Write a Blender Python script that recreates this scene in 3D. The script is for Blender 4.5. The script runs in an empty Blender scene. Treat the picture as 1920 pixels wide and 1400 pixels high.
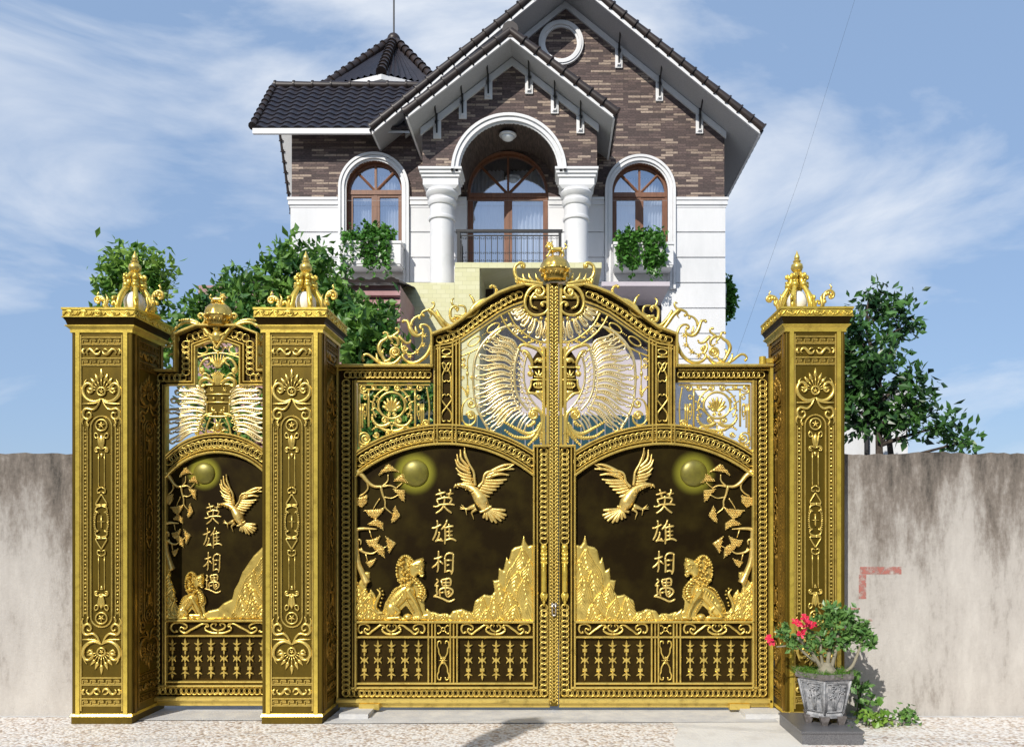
import bpy, math, random
import numpy as np
from mathutils import Vector, geometry
S = bpy.context.scene
C = S.collection
F = 1500.0            # focal length in photo pixels
PX, PY, EYE = 1040.0, 985.0, 1.75
# ------------------------------------------------------------------ camera
cd = bpy.data.cameras.new("camera"); cam = bpy.data.objects.new("camera", cd); C.objects.link(cam)
cd.sensor_width = 36.0; cd.lens = F/1920*36.0
cd.shift_x = (960-PX)/1920; cd.shift_y = (PY-700)/1920
cd.clip_start = 0.05; cd.clip_end = 3000
cam.location = (0, 0, EYE); cam.rotation_euler = (math.radians(90), 0, 0)
S.camera = cam
# ------------------------------------------------------------------ light
SUN = Vector((0.50, 1.0, -0.78)).normalized()       # direction the light travels
elev = math.asin(-SUN.z); az = math.atan2(-SUN.x, -SUN.y)
w = bpy.data.worlds.new("World"); S.world = w; w.use_nodes = True
nt = w.node_tree; nt.nodes.clear()
def N(t, k, **kw):
    n = t.nodes.new(k)
    for a, b in kw.items(): setattr(n, a, b)
    return n
out = N(nt, 'ShaderNodeOutputWorld'); bg = N(nt, 'ShaderNodeBackground')
sky = N(nt, 'ShaderNodeTexSky', sky_type='NISHITA', sun_disc=False)
sky.sun_elevation = elev; sky.sun_rotation = az; sky.air_density = 1.0; sky.dust_density = 0.6; sky.ozone_density = 2.5
tc = N(nt, 'ShaderNodeTexCoord'); mp = N(nt, 'ShaderNodeMapping'); mp.inputs['Scale'].default_value = (1.2, 1.2, 3.0)
mp.inputs['Location'].default_value = (4.1, 2.2, 0.9); mp.inputs['Rotation'].default_value = (0.15, 0.25, 0.3)
n1 = N(nt, 'ShaderNodeTexNoise'); n1.inputs['Scale'].default_value = 2.1; n1.inputs['Detail'].default_value = 9; n1.inputs['Roughness'].default_value = 0.56
n1.inputs['Distortion'].default_value = 0.4
r1 = N(nt, 'ShaderNodeValToRGB'); r1.color_ramp.elements[0].position = 0.475; r1.color_ramp.elements[0].color = (0.0, 0.0, 0.0, 1)
r1.color_ramp.elements[1].position = 0.71; r1.color_ramp.elements[1].color = (0.9, 0.9, 0.9, 1)
mx = N(nt, 'ShaderNodeMixRGB'); mx.inputs[2].default_value = (9.0, 9.4, 10.0, 1)
vl = N(nt, 'ShaderNodeMixRGB'); vl.inputs[0].default_value = 0.62; vl.inputs[2].default_value = (3.9, 5.7, 8.8, 1)      # thin high haze
L = nt.links.new
L(tc.outputs['Generated'], mp.inputs['Vector']); L(mp.outputs[0], n1.inputs['Vector']); L(n1.outputs['Fac'], r1.inputs[0])
L(r1.outputs[0], mx.inputs[0]); L(sky.outputs[0], vl.inputs[1]); L(vl.outputs[0], mx.inputs[1]); L(mx.outputs[0], bg.inputs[0]); L(bg.outputs[0], out.inputs[0])
bg.inputs[1].default_value = 0.1
sd = bpy.data.lights.new("sun", 'SUN'); sun = bpy.data.objects.new("sun", sd); C.objects.link(sun)
sd.energy = 4.4; sd.angle = math.radians(0.5); sd.color = (1, 0.95, 0.86)
sun.rotation_euler = SUN.to_track_quat('-Z', 'Y').to_euler(); sun.location = (-10, -20, 30)
S.view_settings.view_transform = 'Standard'; S.view_settings.look = 'None'; S.view_settings.exposure = 0.0; S.view_settings.gamma = 1.0
S.render.engine = 'CYCLES'; S.cycles.max_bounces = 6; S.cycles.transparent_max_bounces = 12
try: S.cycles.use_denoising = True
except Exception: pass
random.seed(7); rng = np.random.default_rng(7)
def W(px, py, Y): return ((px-PX)*Y/F, Y, EYE-(py-PY)*Y/F)
def WX(px, Y): return (px-PX)*Y/F
def WZ(py, Y): return EYE-(py-PY)*Y/F

# ------------------------------------------------------------------ materials
MAT = {}
def mat(name, col, rough=0.6, metal=0.0, noise=None, bump=None, spec=None, extra=None):
    m = bpy.data.materials.new(name); m.use_nodes = True; t = m.node_tree
    b = t.nodes['Principled BSDF']; b.inputs['Base Color'].default_value = (*col, 1)
    b.inputs['Roughness'].default_value = rough; b.inputs['Metallic'].default_value = metal
    if spec is not None: b.inputs['Specular IOR Level'].default_value = spec
    co = N(t, 'ShaderNodeTexCoord')
    if noise:        # (scale, colour2, lo, hi)
        sc, c2, lo, hi = noise[:4]
        n = N(t, 'ShaderNodeTexNoise'); n.inputs['Scale'].default_value = sc; n.inputs['Detail'].default_value = 6; n.inputs['Roughness'].default_value = 0.65
        r = N(t, 'ShaderNodeValToRGB'); r.color_ramp.elements[0].position = lo; r.color_ramp.elements[1].position = hi
        r.color_ramp.elements[0].color = (*col, 1); r.color_ramp.elements[1].color = (*c2, 1)
        if len(noise) > 4:
            mm = N(t, 'ShaderNodeMapping'); mm.inputs['Scale'].default_value = noise[4]
            t.links.new(co.outputs['Object'], mm.inputs[0]); t.links.new(mm.outputs[0], n.inputs['Vector'])
        else: t.links.new(co.outputs['Object'], n.inputs['Vector'])
        t.links.new(n.outputs['Fac'], r.inputs[0]); t.links.new(r.outputs[0], b.inputs['Base Color'])
    if bump:         # (scale, strength)
        n = N(t, 'ShaderNodeTexNoise'); n.inputs['Scale'].default_value = bump[0]; n.inputs['Detail'].default_value = 5
        bp = N(t, 'ShaderNodeBump'); bp.inputs['Strength'].default_value = bump[1]; bp.inputs['Distance'].default_value = 0.02
        t.links.new(co.outputs['Object'], n.inputs['Vector']); t.links.new(n.outputs['Fac'], bp.inputs['Height']); t.links.new(bp.outputs[0], b.inputs['Normal'])
    if extra: extra(m, t, b, co)
    MAT[name] = m
    return m
mat('gold', (0.80, 0.60, 0.155), 0.30, 0.64, noise=(13, (0.33, 0.225, 0.05), 0.50, 0.82), bump=(60, 0.06))
mat('gold_deep', (0.77, 0.575, 0.10), 0.30, 0.54, noise=(11, (0.34, 0.235, 0.04), 0.48, 0.85), bump=(50, 0.06))
mat('gold_shaded', (0.30, 0.175, 0.030), 0.36, 0.6, noise=(7, (0.14, 0.085, 0.018), 0.4, 0.7), bump=(50, 0.08), spec=0.2)  # darker copy of the gold, shade of the pillar sides put into the colour
mat('gold_silver', (0.93, 0.79, 0.45), 0.28, 0.70, noise=(12, (0.78, 0.60, 0.22), 0.42, 0.68))
mat('gold_pale', (0.88, 0.68, 0.23), 0.33, 0.62, noise=(30, (0.72, 0.47, 0.12), 0.4, 0.7), bump=(80, 0.10))
mat('bronze', (0.050, 0.031, 0.007), 0.42, 0.5, noise=(5, (0.026, 0.016, 0.004), 0.35, 0.7), bump=(140, 0.05), spec=0.12)
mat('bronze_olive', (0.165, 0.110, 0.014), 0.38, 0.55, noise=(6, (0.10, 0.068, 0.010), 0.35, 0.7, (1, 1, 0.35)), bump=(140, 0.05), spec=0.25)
mat('bronze_dark', (0.040, 0.028, 0.010), 0.42, 0.35, noise=(4, (0.060, 0.046, 0.014), 0.4, 0.75), bump=(120, 0.05))
mat('steel', (0.55, 0.50, 0.42), 0.25, 0.9)
mat('white_paint', (0.73, 0.73, 0.74), 0.55, noise=(3, (0.60, 0.61, 0.62), 0.5, 0.8), bump=(30, 0.04))
mat('plaster', (0.74, 0.74, 0.75), 0.7, noise=(1.3, (0.58, 0.59, 0.60), 0.45, 0.85, (1, 1, 0.3)), bump=(45, 0.08))
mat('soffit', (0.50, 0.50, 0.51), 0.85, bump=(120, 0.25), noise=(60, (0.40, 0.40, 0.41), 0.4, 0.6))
mat('tile_dark', (0.018, 0.016, 0.022), 0.42, noise=(2.5, (0.032, 0.027, 0.033), 0.4, 0.7), bump=(30, 0.1), spec=0.4)
mat('tile_cap', (0.038, 0.026, 0.022), 0.42, noise=(5, (0.020, 0.016, 0.017), 0.4, 0.7), spec=0.4)
mat('iron', (0.02, 0.02, 0.022), 0.5, 0.3)
mat('wood', (0.23, 0.098, 0.048), 0.5, noise=(6, (0.13, 0.052, 0.027), 0.35, 0.7, (6, 6, 0.5)), bump=(60, 0.05))
mat('curtain', (0.80, 0.80, 0.80), 0.9)
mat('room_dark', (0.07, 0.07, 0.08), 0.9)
mat('mauve', (0.60, 0.54, 0.58), 0.8, noise=(2, (0.50, 0.45, 0.50), 0.4, 0.7), bump=(40, 0.08))
mat('brown_dark', (0.06, 0.035, 0.028), 0.6)
mat('teal', (0.004, 0.055, 0.075), 0.5)
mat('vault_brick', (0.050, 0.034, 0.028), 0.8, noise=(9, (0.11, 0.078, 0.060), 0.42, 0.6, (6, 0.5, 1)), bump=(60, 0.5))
mat('crown_gold', (0.80, 0.55, 0.14), 0.24, 0.85, noise=(7, (0.55, 0.34, 0.06), 0.4, 0.75))
mat('pink_slat', (0.42, 0.25, 0.25), 0.6, noise=(4, (0.32, 0.17, 0.17), 0.4, 0.7))
mat('grey_block', (0.36, 0.36, 0.39), 0.8, noise=(2, (0.26, 0.26, 0.29), 0.4, 0.7))
mat('bark', (0.085, 0.065, 0.05), 0.9, noise=(14, (0.04, 0.03, 0.025), 0.4, 0.6), bump=(40, 0.5))
mat('pale_bark', (0.30, 0.27, 0.20), 0.8, noise=(14, (0.18, 0.17, 0.12), 0.4, 0.7), bump=(40, 0.3))
mat('granite', (0.10, 0.10, 0.11), 0.35, noise=(160, (0.17, 0.17, 0.18), 0.45, 0.6))
mat('soil', (0.06, 0.045, 0.03), 0.95)
mat('petal', (0.62, 0.010, 0.045), 0.5, noise=(25, (0.75, 0.05, 0.14), 0.4, 0.7))
mat('pot', (0.25, 0.26, 0.28), 0.42, noise=(22, (0.46, 0.46, 0.48), 0.45, 0.62), bump=(120, 0.35))
mat('pot_dark', (0.13, 0.115, 0.11), 0.4, noise=(30, (0.24, 0.22, 0.22), 0.45, 0.7), bump=(60, 0.2))
mat('cable', (0.03, 0.03, 0.03), 0.6)
mat('globe', (0.86, 0.88, 0.90), 0.18, spec=0.6)
mat('porcelain', (0.70, 0.72, 0.78), 0.15, noise=(20, (0.05, 0.09, 0.40), 0.52, 0.56))
def leafmat(name, a, b_, sc=9.0, tr=0.25):
    m = bpy.data.materials.new(name); m.use_nodes = True; t = m.node_tree; b = t.nodes['Principled BSDF']
    co = N(t, 'ShaderNodeTexCoord'); n = N(t, 'ShaderNodeTexNoise'); n.inputs['Scale'].default_value = sc; n.inputs['Detail'].default_value = 3
    r = N(t, 'ShaderNodeValToRGB'); r.color_ramp.elements[0].position = 0.38; r.color_ramp.elements[1].position = 0.66
    r.color_ramp.elements[0].color = (*a, 1); r.color_ramp.elements[1].color = (*b_, 1)
    t.links.new(co.outputs['Object'], n.inputs['Vector']); t.links.new(n.outputs['Fac'], r.inputs[0]); t.links.new(r.outputs[0], b.inputs['Base Color'])
    b.inputs['Roughness'].default_value = 0.38
    tr_ = N(t, 'ShaderNodeBsdfTranslucent'); mi = N(t, 'ShaderNodeMixShader'); mi.inputs[0].default_value = tr
    t.links.new(r.outputs[0], tr_.inputs[0]); t.links.new(b.outputs[0], mi.inputs[1]); t.links.new(tr_.outputs[0], mi.inputs[2])
    t.links.new(mi.outputs[0], t.nodes['Material Output'].inputs[0]); MAT[name] = m
leafmat('leaf_ivy', (0.035, 0.12, 0.015), (0.13, 0.34, 0.05))
leafmat('leaf_vine', (0.035, 0.12, 0.022), (0.24, 0.44, 0.08), 4)
leafmat('leaf_dark', (0.016, 0.055, 0.020), (0.10, 0.24, 0.05), 4)
leafmat('leaf_wood', (0.010, 0.030, 0.010), (0.030, 0.075, 0.020), 2)
leafmat('leaf_light', (0.09, 0.22, 0.03), (0.34, 0.52, 0.09), 4)
leafmat('leaf_rose', (0.07, 0.18, 0.045), (0.22, 0.40, 0.11), 14)
leafmat('grass_green', (0.06, 0.16, 0.015), (0.15, 0.30, 0.04), 20)
def brickx(m, t, b, co):
    sp = N(t, 'ShaderNodeSeparateXYZ'); ad = N(t, 'ShaderNodeMath', operation='ADD'); cb = N(t, 'ShaderNodeCombineXYZ')
    t.links.new(co.outputs['Object'], sp.inputs[0]); t.links.new(sp.outputs[0], ad.inputs[0]); t.links.new(sp.outputs[1], ad.inputs[1])
    t.links.new(ad.outputs[0], cb.inputs[0]); t.links.new(sp.outputs[2], cb.inputs[1])
    br = N(t, 'ShaderNodeTexBrick'); br.offset = 0.37; br.inputs['Scale'].default_value = 1.0
    br.inputs['Brick Width'].default_value = 0.26; br.inputs['Row Height'].default_value = 0.053; br.inputs['Mortar Size'].default_value = 0.005
    br.inputs['Color1'].default_value = (0, 0, 0, 1); br.inputs['Color2'].default_value = (1, 1, 1, 1); br.inputs['Mortar'].default_value = (0.05, 0.05, 0.05, 1)
    br.inputs['Bias'].default_value = 0.0; br.inputs['Mortar Smooth'].default_value = 0.3
    t.links.new(cb.outputs[0], br.inputs['Vector'])
    r = N(t, 'ShaderNodeValToRGB'); cr = r.color_ramp; cr.interpolation = 'LINEAR'
    cr.elements[0].position = 0.0; cr.elements[0].color = (0.070, 0.052, 0.049, 1); cr.elements[1].position = 1.0; cr.elements[1].color = (0.36, 0.28, 0.225, 1)
    for p, c in ((0.30, (0.085, 0.060, 0.057, 1)), (0.62, (0.13, 0.092, 0.085, 1)), (0.76, (0.17, 0.125, 0.105, 1)), (0.82, (0.28, 0.215, 0.17, 1))):
        e = cr.elements.new(p); e.color = c
    t.links.new(br.outputs['Color'], r.inputs[0])
    n = N(t, 'ShaderNodeTexNoise'); n.inputs['Scale'].default_value = 34; n.inputs['Detail'].default_value = 8; n.inputs['Roughness'].default_value = 0.7
    mpn = N(t, 'ShaderNodeMapping'); mpn.inputs['Scale'].default_value = (0.6, 2.2, 1)
    t.links.new(cb.outputs[0], mpn.inputs[0]); t.links.new(mpn.outputs[0], n.inputs['Vector'])
    rr = N(t, 'ShaderNodeMapRange'); rr.inputs[1].default_value = 0.3; rr.inputs[2].default_value = 0.7; rr.inputs[3].default_value = 0.42; rr.inputs[4].default_value = 1.75
    t.links.new(n.outputs['Fac'], rr.inputs[0])
    mu = N(t, 'ShaderNodeVectorMath', operation='SCALE'); t.links.new(r.outputs[0], mu.inputs[0]); t.links.new(rr.outputs[0], mu.inputs['Scale'])
    t.links.new(mu.outputs[0], b.inputs['Base Color'])
    bp = N(t, 'ShaderNodeBump'); bp.inputs['Strength'].default_value = 0.7; bp.inputs['Distance'].default_value = 0.015
    am = N(t, 'ShaderNodeMath', operation='MULTIPLY_ADD'); t.links.new(n.outputs['Fac'], am.inputs[0]); am.inputs[1].default_value = 0.5; t.links.new(br.outputs['Color'], am.inputs[2])
    t.links.new(am.outputs[0], bp.inputs['Height']); t.links.new(bp.outputs[0], b.inputs['Normal'])
mat('brick', (0.1, 0.08, 0.07), 0.85, extra=brickx)
def ytile(m, t, b, co):
    sp = N(t, 'ShaderNodeSeparateXYZ'); ad = N(t, 'ShaderNodeMath', operation='ADD'); cb = N(t, 'ShaderNodeCombineXYZ')
    t.links.new(co.outputs['Object'], sp.inputs[0]); t.links.new(sp.outputs[0], ad.inputs[0]); t.links.new(sp.outputs[1], ad.inputs[1])
    t.links.new(ad.outputs[0], cb.inputs[0]); t.links.new(sp.outputs[2], cb.inputs[1])
    br = N(t, 'ShaderNodeTexBrick'); br.inputs['Scale'].default_value = 1; br.inputs['Brick Width'].default_value = 0.15; br.inputs['Row Height'].default_value = 0.075
    br.inputs['Mortar Size'].default_value = 0.003; br.inputs['Color1'].default_value = (0.66, 0.64, 0.36, 1); br.inputs['Color2'].default_value = (0.72, 0.70, 0.44, 1)
    br.inputs['Mortar'].default_value = (0.54, 0.52, 0.30, 1); t.links.new(cb.outputs[0], br.inputs['Vector']); t.links.new(br.outputs['Color'], b.inputs['Base Color'])
mat('yellow_tile', (0.6, 0.6, 0.2), 0.35, extra=ytile)
def concx(m, t, b, co):
    # weathered render: dark rain streaks from the top, plus a faded mark of red spray paint
    mp = N(t, 'ShaderNodeMapping'); mp.inputs['Scale'].default_value = (1.7, 1.7, 0.5); t.links.new(co.outputs['Object'], mp.inputs[0])
    n = N(t, 'ShaderNodeTexNoise'); n.inputs['Scale'].default_value = 2.6; n.inputs['Detail'].default_value = 9; n.inputs['Roughness'].default_value = 0.7
    t.links.new(mp.outputs[0], n.inputs['Vector'])
    n2 = N(t, 'ShaderNodeTexNoise'); n2.inputs['Scale'].default_value = 28; n2.inputs['Detail'].default_value = 8; n2.inputs['Roughness'].default_value = 0.8; t.links.new(co.outputs['Object'], n2.inputs['Vector'])
    sp = N(t, 'ShaderNodeSeparateXYZ'); t.links.new(co.outputs['Object'], sp.inputs[0])
    zr = N(t, 'ShaderNodeMapRange'); zr.inputs[1].default_value = 1.1; zr.inputs[2].default_value = 2.4; zr.inputs[3].default_value = -0.05; zr.inputs[4].default_value = 0.27
    t.links.new(sp.outputs[2], zr.inputs[0])
    a1 = N(t, 'ShaderNodeMath', operation='ADD'); t.links.new(n.outputs['Fac'], a1.inputs[0]); t.links.new(zr.outputs[0], a1.inputs[1])
    a2 = N(t, 'ShaderNodeMath', operation='MULTIPLY_ADD'); t.links.new(n2.outputs['Fac'], a2.inputs[0]); a2.inputs[1].default_value = 0.22; t.links.new(a1.outputs[0], a2.inputs[2])
    r = N(t, 'ShaderNodeValToRGB'); cr = r.color_ramp; cr.elements[0].position = 0.42; cr.elements[0].color = (0.56, 0.53, 0.495, 1); cr.elements[1].position = 1.0; cr.elements[1].color = (0.05, 0.044, 0.038, 1)
    e = cr.elements.new(0.62); e.color = (0.47, 0.44, 0.41, 1); e = cr.elements.new(0.82); e.color = (0.21, 0.18, 0.155, 1)
    t.links.new(a2.outputs[0], r.inputs[0])
    t.links.new(r.outputs[0], b.inputs['Base Color'])
    bp = N(t, 'ShaderNodeBump'); bp.inputs['Strength'].default_value = 0.4; bp.inputs['Distance'].default_value = 0.02
    t.links.new(n2.outputs['Fac'], bp.inputs['Height']); t.links.new(bp.outputs[0], b.inputs['Normal'])
mat('old_concrete', (0.5, 0.45, 0.4), 0.9, extra=concx)
def sprayx(m, t, b, co):
    n = N(t, 'ShaderNodeTexNoise'); n.inputs['Scale'].default_value = 30; n.inputs['Detail'].default_value = 6; t.links.new(co.outputs['Object'], n.inputs['Vector'])
    r = N(t, 'ShaderNodeValToRGB'); r.color_ramp.elements[0].position = 0.30; r.color_ramp.elements[1].position = 0.62; r.color_ramp.elements[1].color = (0.75, 0.75, 0.75, 1)
    t.links.new(n.outputs['Fac'], r.inputs[0]); t.links.new(r.outputs[0], b.inputs['Alpha'])
mat('red_spray', (0.50, 0.17, 0.14), 0.8, extra=sprayx)
def pebx(m, t, b, co):
    v = N(t, 'ShaderNodeTexVoronoi'); v.inputs['Scale'].default_value = 38; v.inputs['Randomness'].default_value = 1.0; t.links.new(co.outputs['Object'], v.inputs['Vector'])
    sp = N(t, 'ShaderNodeSeparateXYZ'); t.links.new(v.outputs['Color'], sp.inputs[0])
    r = N(t, 'ShaderNodeValToRGB'); cr = r.color_ramp; cr.elements[0].color = (0.56, 0.51, 0.47, 1); cr.elements[1].color = (0.90, 0.89, 0.87, 1)
    for p, c in ((0.10, (0.46, 0.34, 0.26, 1)), (0.18, (0.74, 0.65, 0.54, 1)), (0.34, (0.82, 0.74, 0.68, 1)), (0.48, (0.87, 0.84, 0.80, 1))):
        e = cr.elements.new(p); e.color = c
    t.links.new(sp.outputs[0], r.inputs[0])
    d = N(t, 'ShaderNodeValToRGB'); d.color_ramp.elements[0].position = 0.42; d.color_ramp.elements[0].color = (1, 1, 1, 1); d.color_ramp.elements[1].position = 0.75; d.color_ramp.elements[1].color = (0.72, 0.66, 0.61, 1)
    ve = N(t, 'ShaderNodeTexVoronoi'); ve.inputs['Scale'].default_value = 38; t.links.new(co.outputs['Object'], ve.inputs['Vector'])
    t.links.new(ve.outputs['Distance'], d.inputs[0])
    mu = N(t, 'ShaderNodeMixRGB', blend_type='MULTIPLY'); mu.inputs[0].default_value = 1; t.links.new(r.outputs[0], mu.inputs[1]); t.links.new(d.outputs[0], mu.inputs[2])
    n = N(t, 'ShaderNodeTexNoise'); n.inputs['Scale'].default_value = 1.6; n.inputs['Detail'].default_value = 6; t.links.new(co.outputs['Object'], n.inputs['Vector'])
    r2 = N(t, 'ShaderNodeMapRange'); r2.inputs[1].default_value = 0.45; r2.inputs[2].default_value = 0.75; r2.inputs[3].default_value = 0.0; r2.inputs[4].default_value = 0.55; t.links.new(n.outputs['Fac'], r2.inputs[0])
    m2 = N(t, 'ShaderNodeMixRGB'); m2.inputs[2].default_value = (0.76, 0.74, 0.71, 1); t.links.new(r2.outputs[0], m2.inputs[0]); t.links.new(mu.outputs[0], m2.inputs[1]); t.links.new(m2.outputs[0], b.inputs['Base Color'])
    bp = N(t, 'ShaderNodeBump'); bp.inputs['Strength'].default_value = 0.6; bp.inputs['Distance'].default_value = 0.012; bp.invert = True
    t.links.new(ve.outputs['Distance'], bp.inputs['Height']); t.links.new(bp.outputs[0], b.inputs['Normal'])
mat('pebbles', (0.8, 0.7, 0.6), 0.7, extra=pebx)
mat('pale_concrete', (0.74, 0.72, 0.68), 0.85, noise=(4, (0.60, 0.57, 0.53), 0.5, 0.8), bump=(50, 0.3))
mat('concrete', (0.52, 0.52, 0.53), 0.85, noise=(6, (0.66, 0.65, 0.63), 0.35, 0.65), bump=(60, 0.3))
mat('earth', (0.30, 0.28, 0.25), 0.9, noise=(1.2, (0.22, 0.20, 0.18), 0.4, 0.6), bump=(12, 0.3))
def glassmat():
    m = bpy.data.materials.new('glass_pane'); m.use_nodes = True; t = m.node_tree; t.nodes.clear()
    o = N(t, 'ShaderNodeOutputMaterial'); g = N(t, 'ShaderNodeBsdfGlossy'); g.inputs['Roughness'].default_value = 0.02; g.inputs['Color'].default_value = (0.80, 0.88, 1, 1)
    tr = N(t, 'ShaderNodeBsdfTransparent'); tr.inputs[0].default_value = (0.80, 0.85, 0.93, 1); mi = N(t, 'ShaderNodeMixShader'); mi.inputs[0].default_value = 0.50
    t.links.new(tr.outputs[0], mi.inputs[1]); t.links.new(g.outputs[0], mi.inputs[2]); t.links.new(mi.outputs[0], o.inputs[0]); MAT['glass'] = m
glassmat()

# ------------------------------------------------------------------ mesh builder
class MB:
    def __init__(s): s.v = []; s.f = []; s.n = 0
    def add(s, vs, fs):
        b = s.n; s.v.extend(vs); s.n += len(vs); s.f.extend([tuple(i+b for i in f) for f in fs])
    def box(s, x0, x1, y0, y1, z0, z1, b=0.0):
        x0, x1 = sorted((x0, x1)); y0, y1 = sorted((y0, y1)); z0, z1 = sorted((z0, z1))
        s.add([(x0,y0,z0),(x1,y0,z0),(x1,y1,z0),(x0,y1,z0),(x0,y0,z1),(x1,y0,z1),(x1,y1,z1),(x0,y1,z1)],
              [(0,3,2,1),(4,5,6,7),(0,1,5,4),(1,2,6,5),(2,3,7,6),(3,0,4,7)])
    def frustum(s, r0, r1, z0, z1):     # rect (x0,x1,y0,y1) bottom and top
        vs = [(r0[0],r0[2],z0),(r0[1],r0[2],z0),(r0[1],r0[3],z0),(r0[0],r0[3],z0),(r1[0],r1[2],z1),(r1[1],r1[2],z1),(r1[1],r1[3],z1),(r1[0],r1[3],z1)]
        s.add(vs, [(0,3,2,1),(4,5,6,7),(0,1,5,4),(1,2,6,5),(2,3,7,6),(3,0,4,7)])
    def lathe(s, prof, c=(0,0,0), n=24, sx=1.0, sy=1.0, flute=None):
        vs = []; fs = []; cx, cy, cz = c
        for (r, z) in prof:
            for i in range(n):
                a = 2*math.pi*i/n; rr = r*(flute(a, z) if flute else 1); vs.append((cx+rr*sx*math.cos(a), cy+rr*sy*math.sin(a), cz+z))
        m = len(prof)
        for j in range(m-1):
            for i in range(n):
                i2 = (i+1) % n; fs.append((j*n+i, j*n+i2, (j+1)*n+i2, (j+1)*n+i))
        fs.append(tuple(range(n))[::-1]); fs.append(tuple((m-1)*n+i for i in range(n)))
        s.add(vs, fs)
    def tube3(s, pts, r, n=8, cap=True):
        P = [Vector(p) for p in pts]; m = len(P)
        R = [r]*m if not hasattr(r, '__len__') else list(r)
        vs = []; fs = []; up = None
        for i in range(m):
            t = (P[min(i+1, m-1)]-P[max(i-1, 0)])
            if t.length < 1e-9: t = Vector((0, 0, 1))
            t.normalize()
            if up is None:
                up = Vector((0, 0, 1)) if abs(t.z) < 0.9 else Vector((0, 1, 0))
            a = t.cross(up)
            if a.length < 1e-6: a = t.cross(Vector((1, 0.3, 0.1)))
            a.normalize(); b = a.cross(t).normalized(); up = b
            for k in range(n):
                q = 2*math.pi*k/n; vs.append(tuple(P[i]+a*(R[i]*math.cos(q))+b*(R[i]*math.sin(q))))
        for i in range(m-1):
            for k in range(n):
                k2 = (k+1) % n; fs.append((i*n+k, i*n+k2, (i+1)*n+k2, (i+1)*n+k))
        if cap: fs.append(tuple(range(n))[::-1]); fs.append(tuple((m-1)*n+k for k in range(n)))
        s.add(vs, fs)
    def sphere(s, c, r, n=10, m=7, sz=1.0):
        prof = [(max(1e-4, r*math.sin(math.pi*j/m)), -r*sz*math.cos(math.pi*j/m)) for j in range(m+1)]
        s.lathe(prof, c, n)
    def poly_holes(s, outer, holes, Y, flip=False):      # polygon in XZ at Y with holes
        loops = [[Vector((x, z, 0)) for x, z in lp] for lp in [outer]+holes]
        tris = geometry.tessellate_polygon(loops); pts = [p for lp in loops for p in lp]
        s.add([(p.x, Y, p.y) for p in pts], [tuple(t) for t in tris])
    def prism_xz(s, outer, y0, y1):
        loops = [[Vector((x, z, 0)) for x, z in outer]]; tris = geometry.tessellate_polygon(loops); n = len(outer)
        vs = [(x, y0, z) for x, z in outer]+[(x, y1, z) for x, z in outer]
        fs = [tuple(t) for t in tris]+[tuple(i+n for i in t[::-1]) for t in tris]+[(i, (i+1) % n, (i+1) % n+n, i+n) for i in range(n)]
        s.add(vs, fs)
    def leaves(s, cen, size, up=0.5, asp=0.55, droop=0.0, seed=None):
        g = np.random.default_rng(seed) if seed is not None else rng
        n = len(cen)
        d = g.normal(size=(n, 3)); d[:, 2] -= droop; d /= np.linalg.norm(d, axis=1)[:, None]
        q = g.normal(size=(n, 3)); q[:, 2] += up; q[:, 1] -= up*0.5; q -= (q*d).sum(1)[:, None]*d; q /= np.linalg.norm(q, axis=1)[:, None]
        sd_ = np.cross(d, q); L_ = (size*g.uniform(0.6, 1.3, n))[:, None]
        a = cen; b = cen+d*L_*0.5+sd_*L_*asp*0.5-q*L_*0.08; c = cen+d*L_; e = cen+d*L_*0.5-sd_*L_*asp*0.5-q*L_*0.08
        V = np.stack([a, b, c, e], 1).reshape(-1, 3); b0 = s.n
        s.v.extend(map(tuple, V.tolist())); s.n += len(V)
        s.f.extend([f for i in range(n) for f in ((b0+4*i, b0+4*i+1, b0+4*i+2), (b0+4*i, b0+4*i+2, b0+4*i+3))])
    def build(s, name, m, parent=None, smooth=False, autos=None):
        me = bpy.data.meshes.new(name); me.from_pydata(s.v, [], s.f); me.update()
        if smooth: me.polygons.foreach_set('use_smooth', [True]*len(me.polygons))
        if autos is not None and smooth: me.set_sharp_from_angle(angle=math.radians(autos))
        me.materials.append(MAT[m] if isinstance(m, str) else m)
        o = bpy.data.objects.new(name, me); C.objects.link(o)
        if parent is not None:
            o.parent = parent
            off = Vector((0, 0, 0)); q = parent
            while q is not None: off += q.location; q = q.parent
            o.location = -off
        return o
def tag(o, label=None, cat=None, group=None, kind=None):
    if label: o['label'] = label
    if cat: o['category'] = cat
    if group: o['group'] = group
    if kind: o['kind'] = kind
    return o
def thing(name, label, cat, loc=(0, 0, 0), group=None):
    o = bpy.data.objects.new(name, None); C.objects.link(o); o.location = loc; o.empty_display_size = 0.2
    return tag(o, label, cat, group)
def kids(o): return [c for c in bpy.data.objects if c.parent == o]
def copy_tree(o, loc, label=None, scale=None):
    ks = {}
    for c in bpy.data.objects:
        if c.parent: ks.setdefault(c.parent.name, []).append(c)
    def rec(x, par):
        c = x.copy(); C.objects.link(c); c.parent = par
        for ch in ks.get(x.name, []): rec(ch, c)
        return c
    r = rec(o, None); r.location = loc
    if scale: r.scale = scale
    if label: r['label'] = label
    return r

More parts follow.
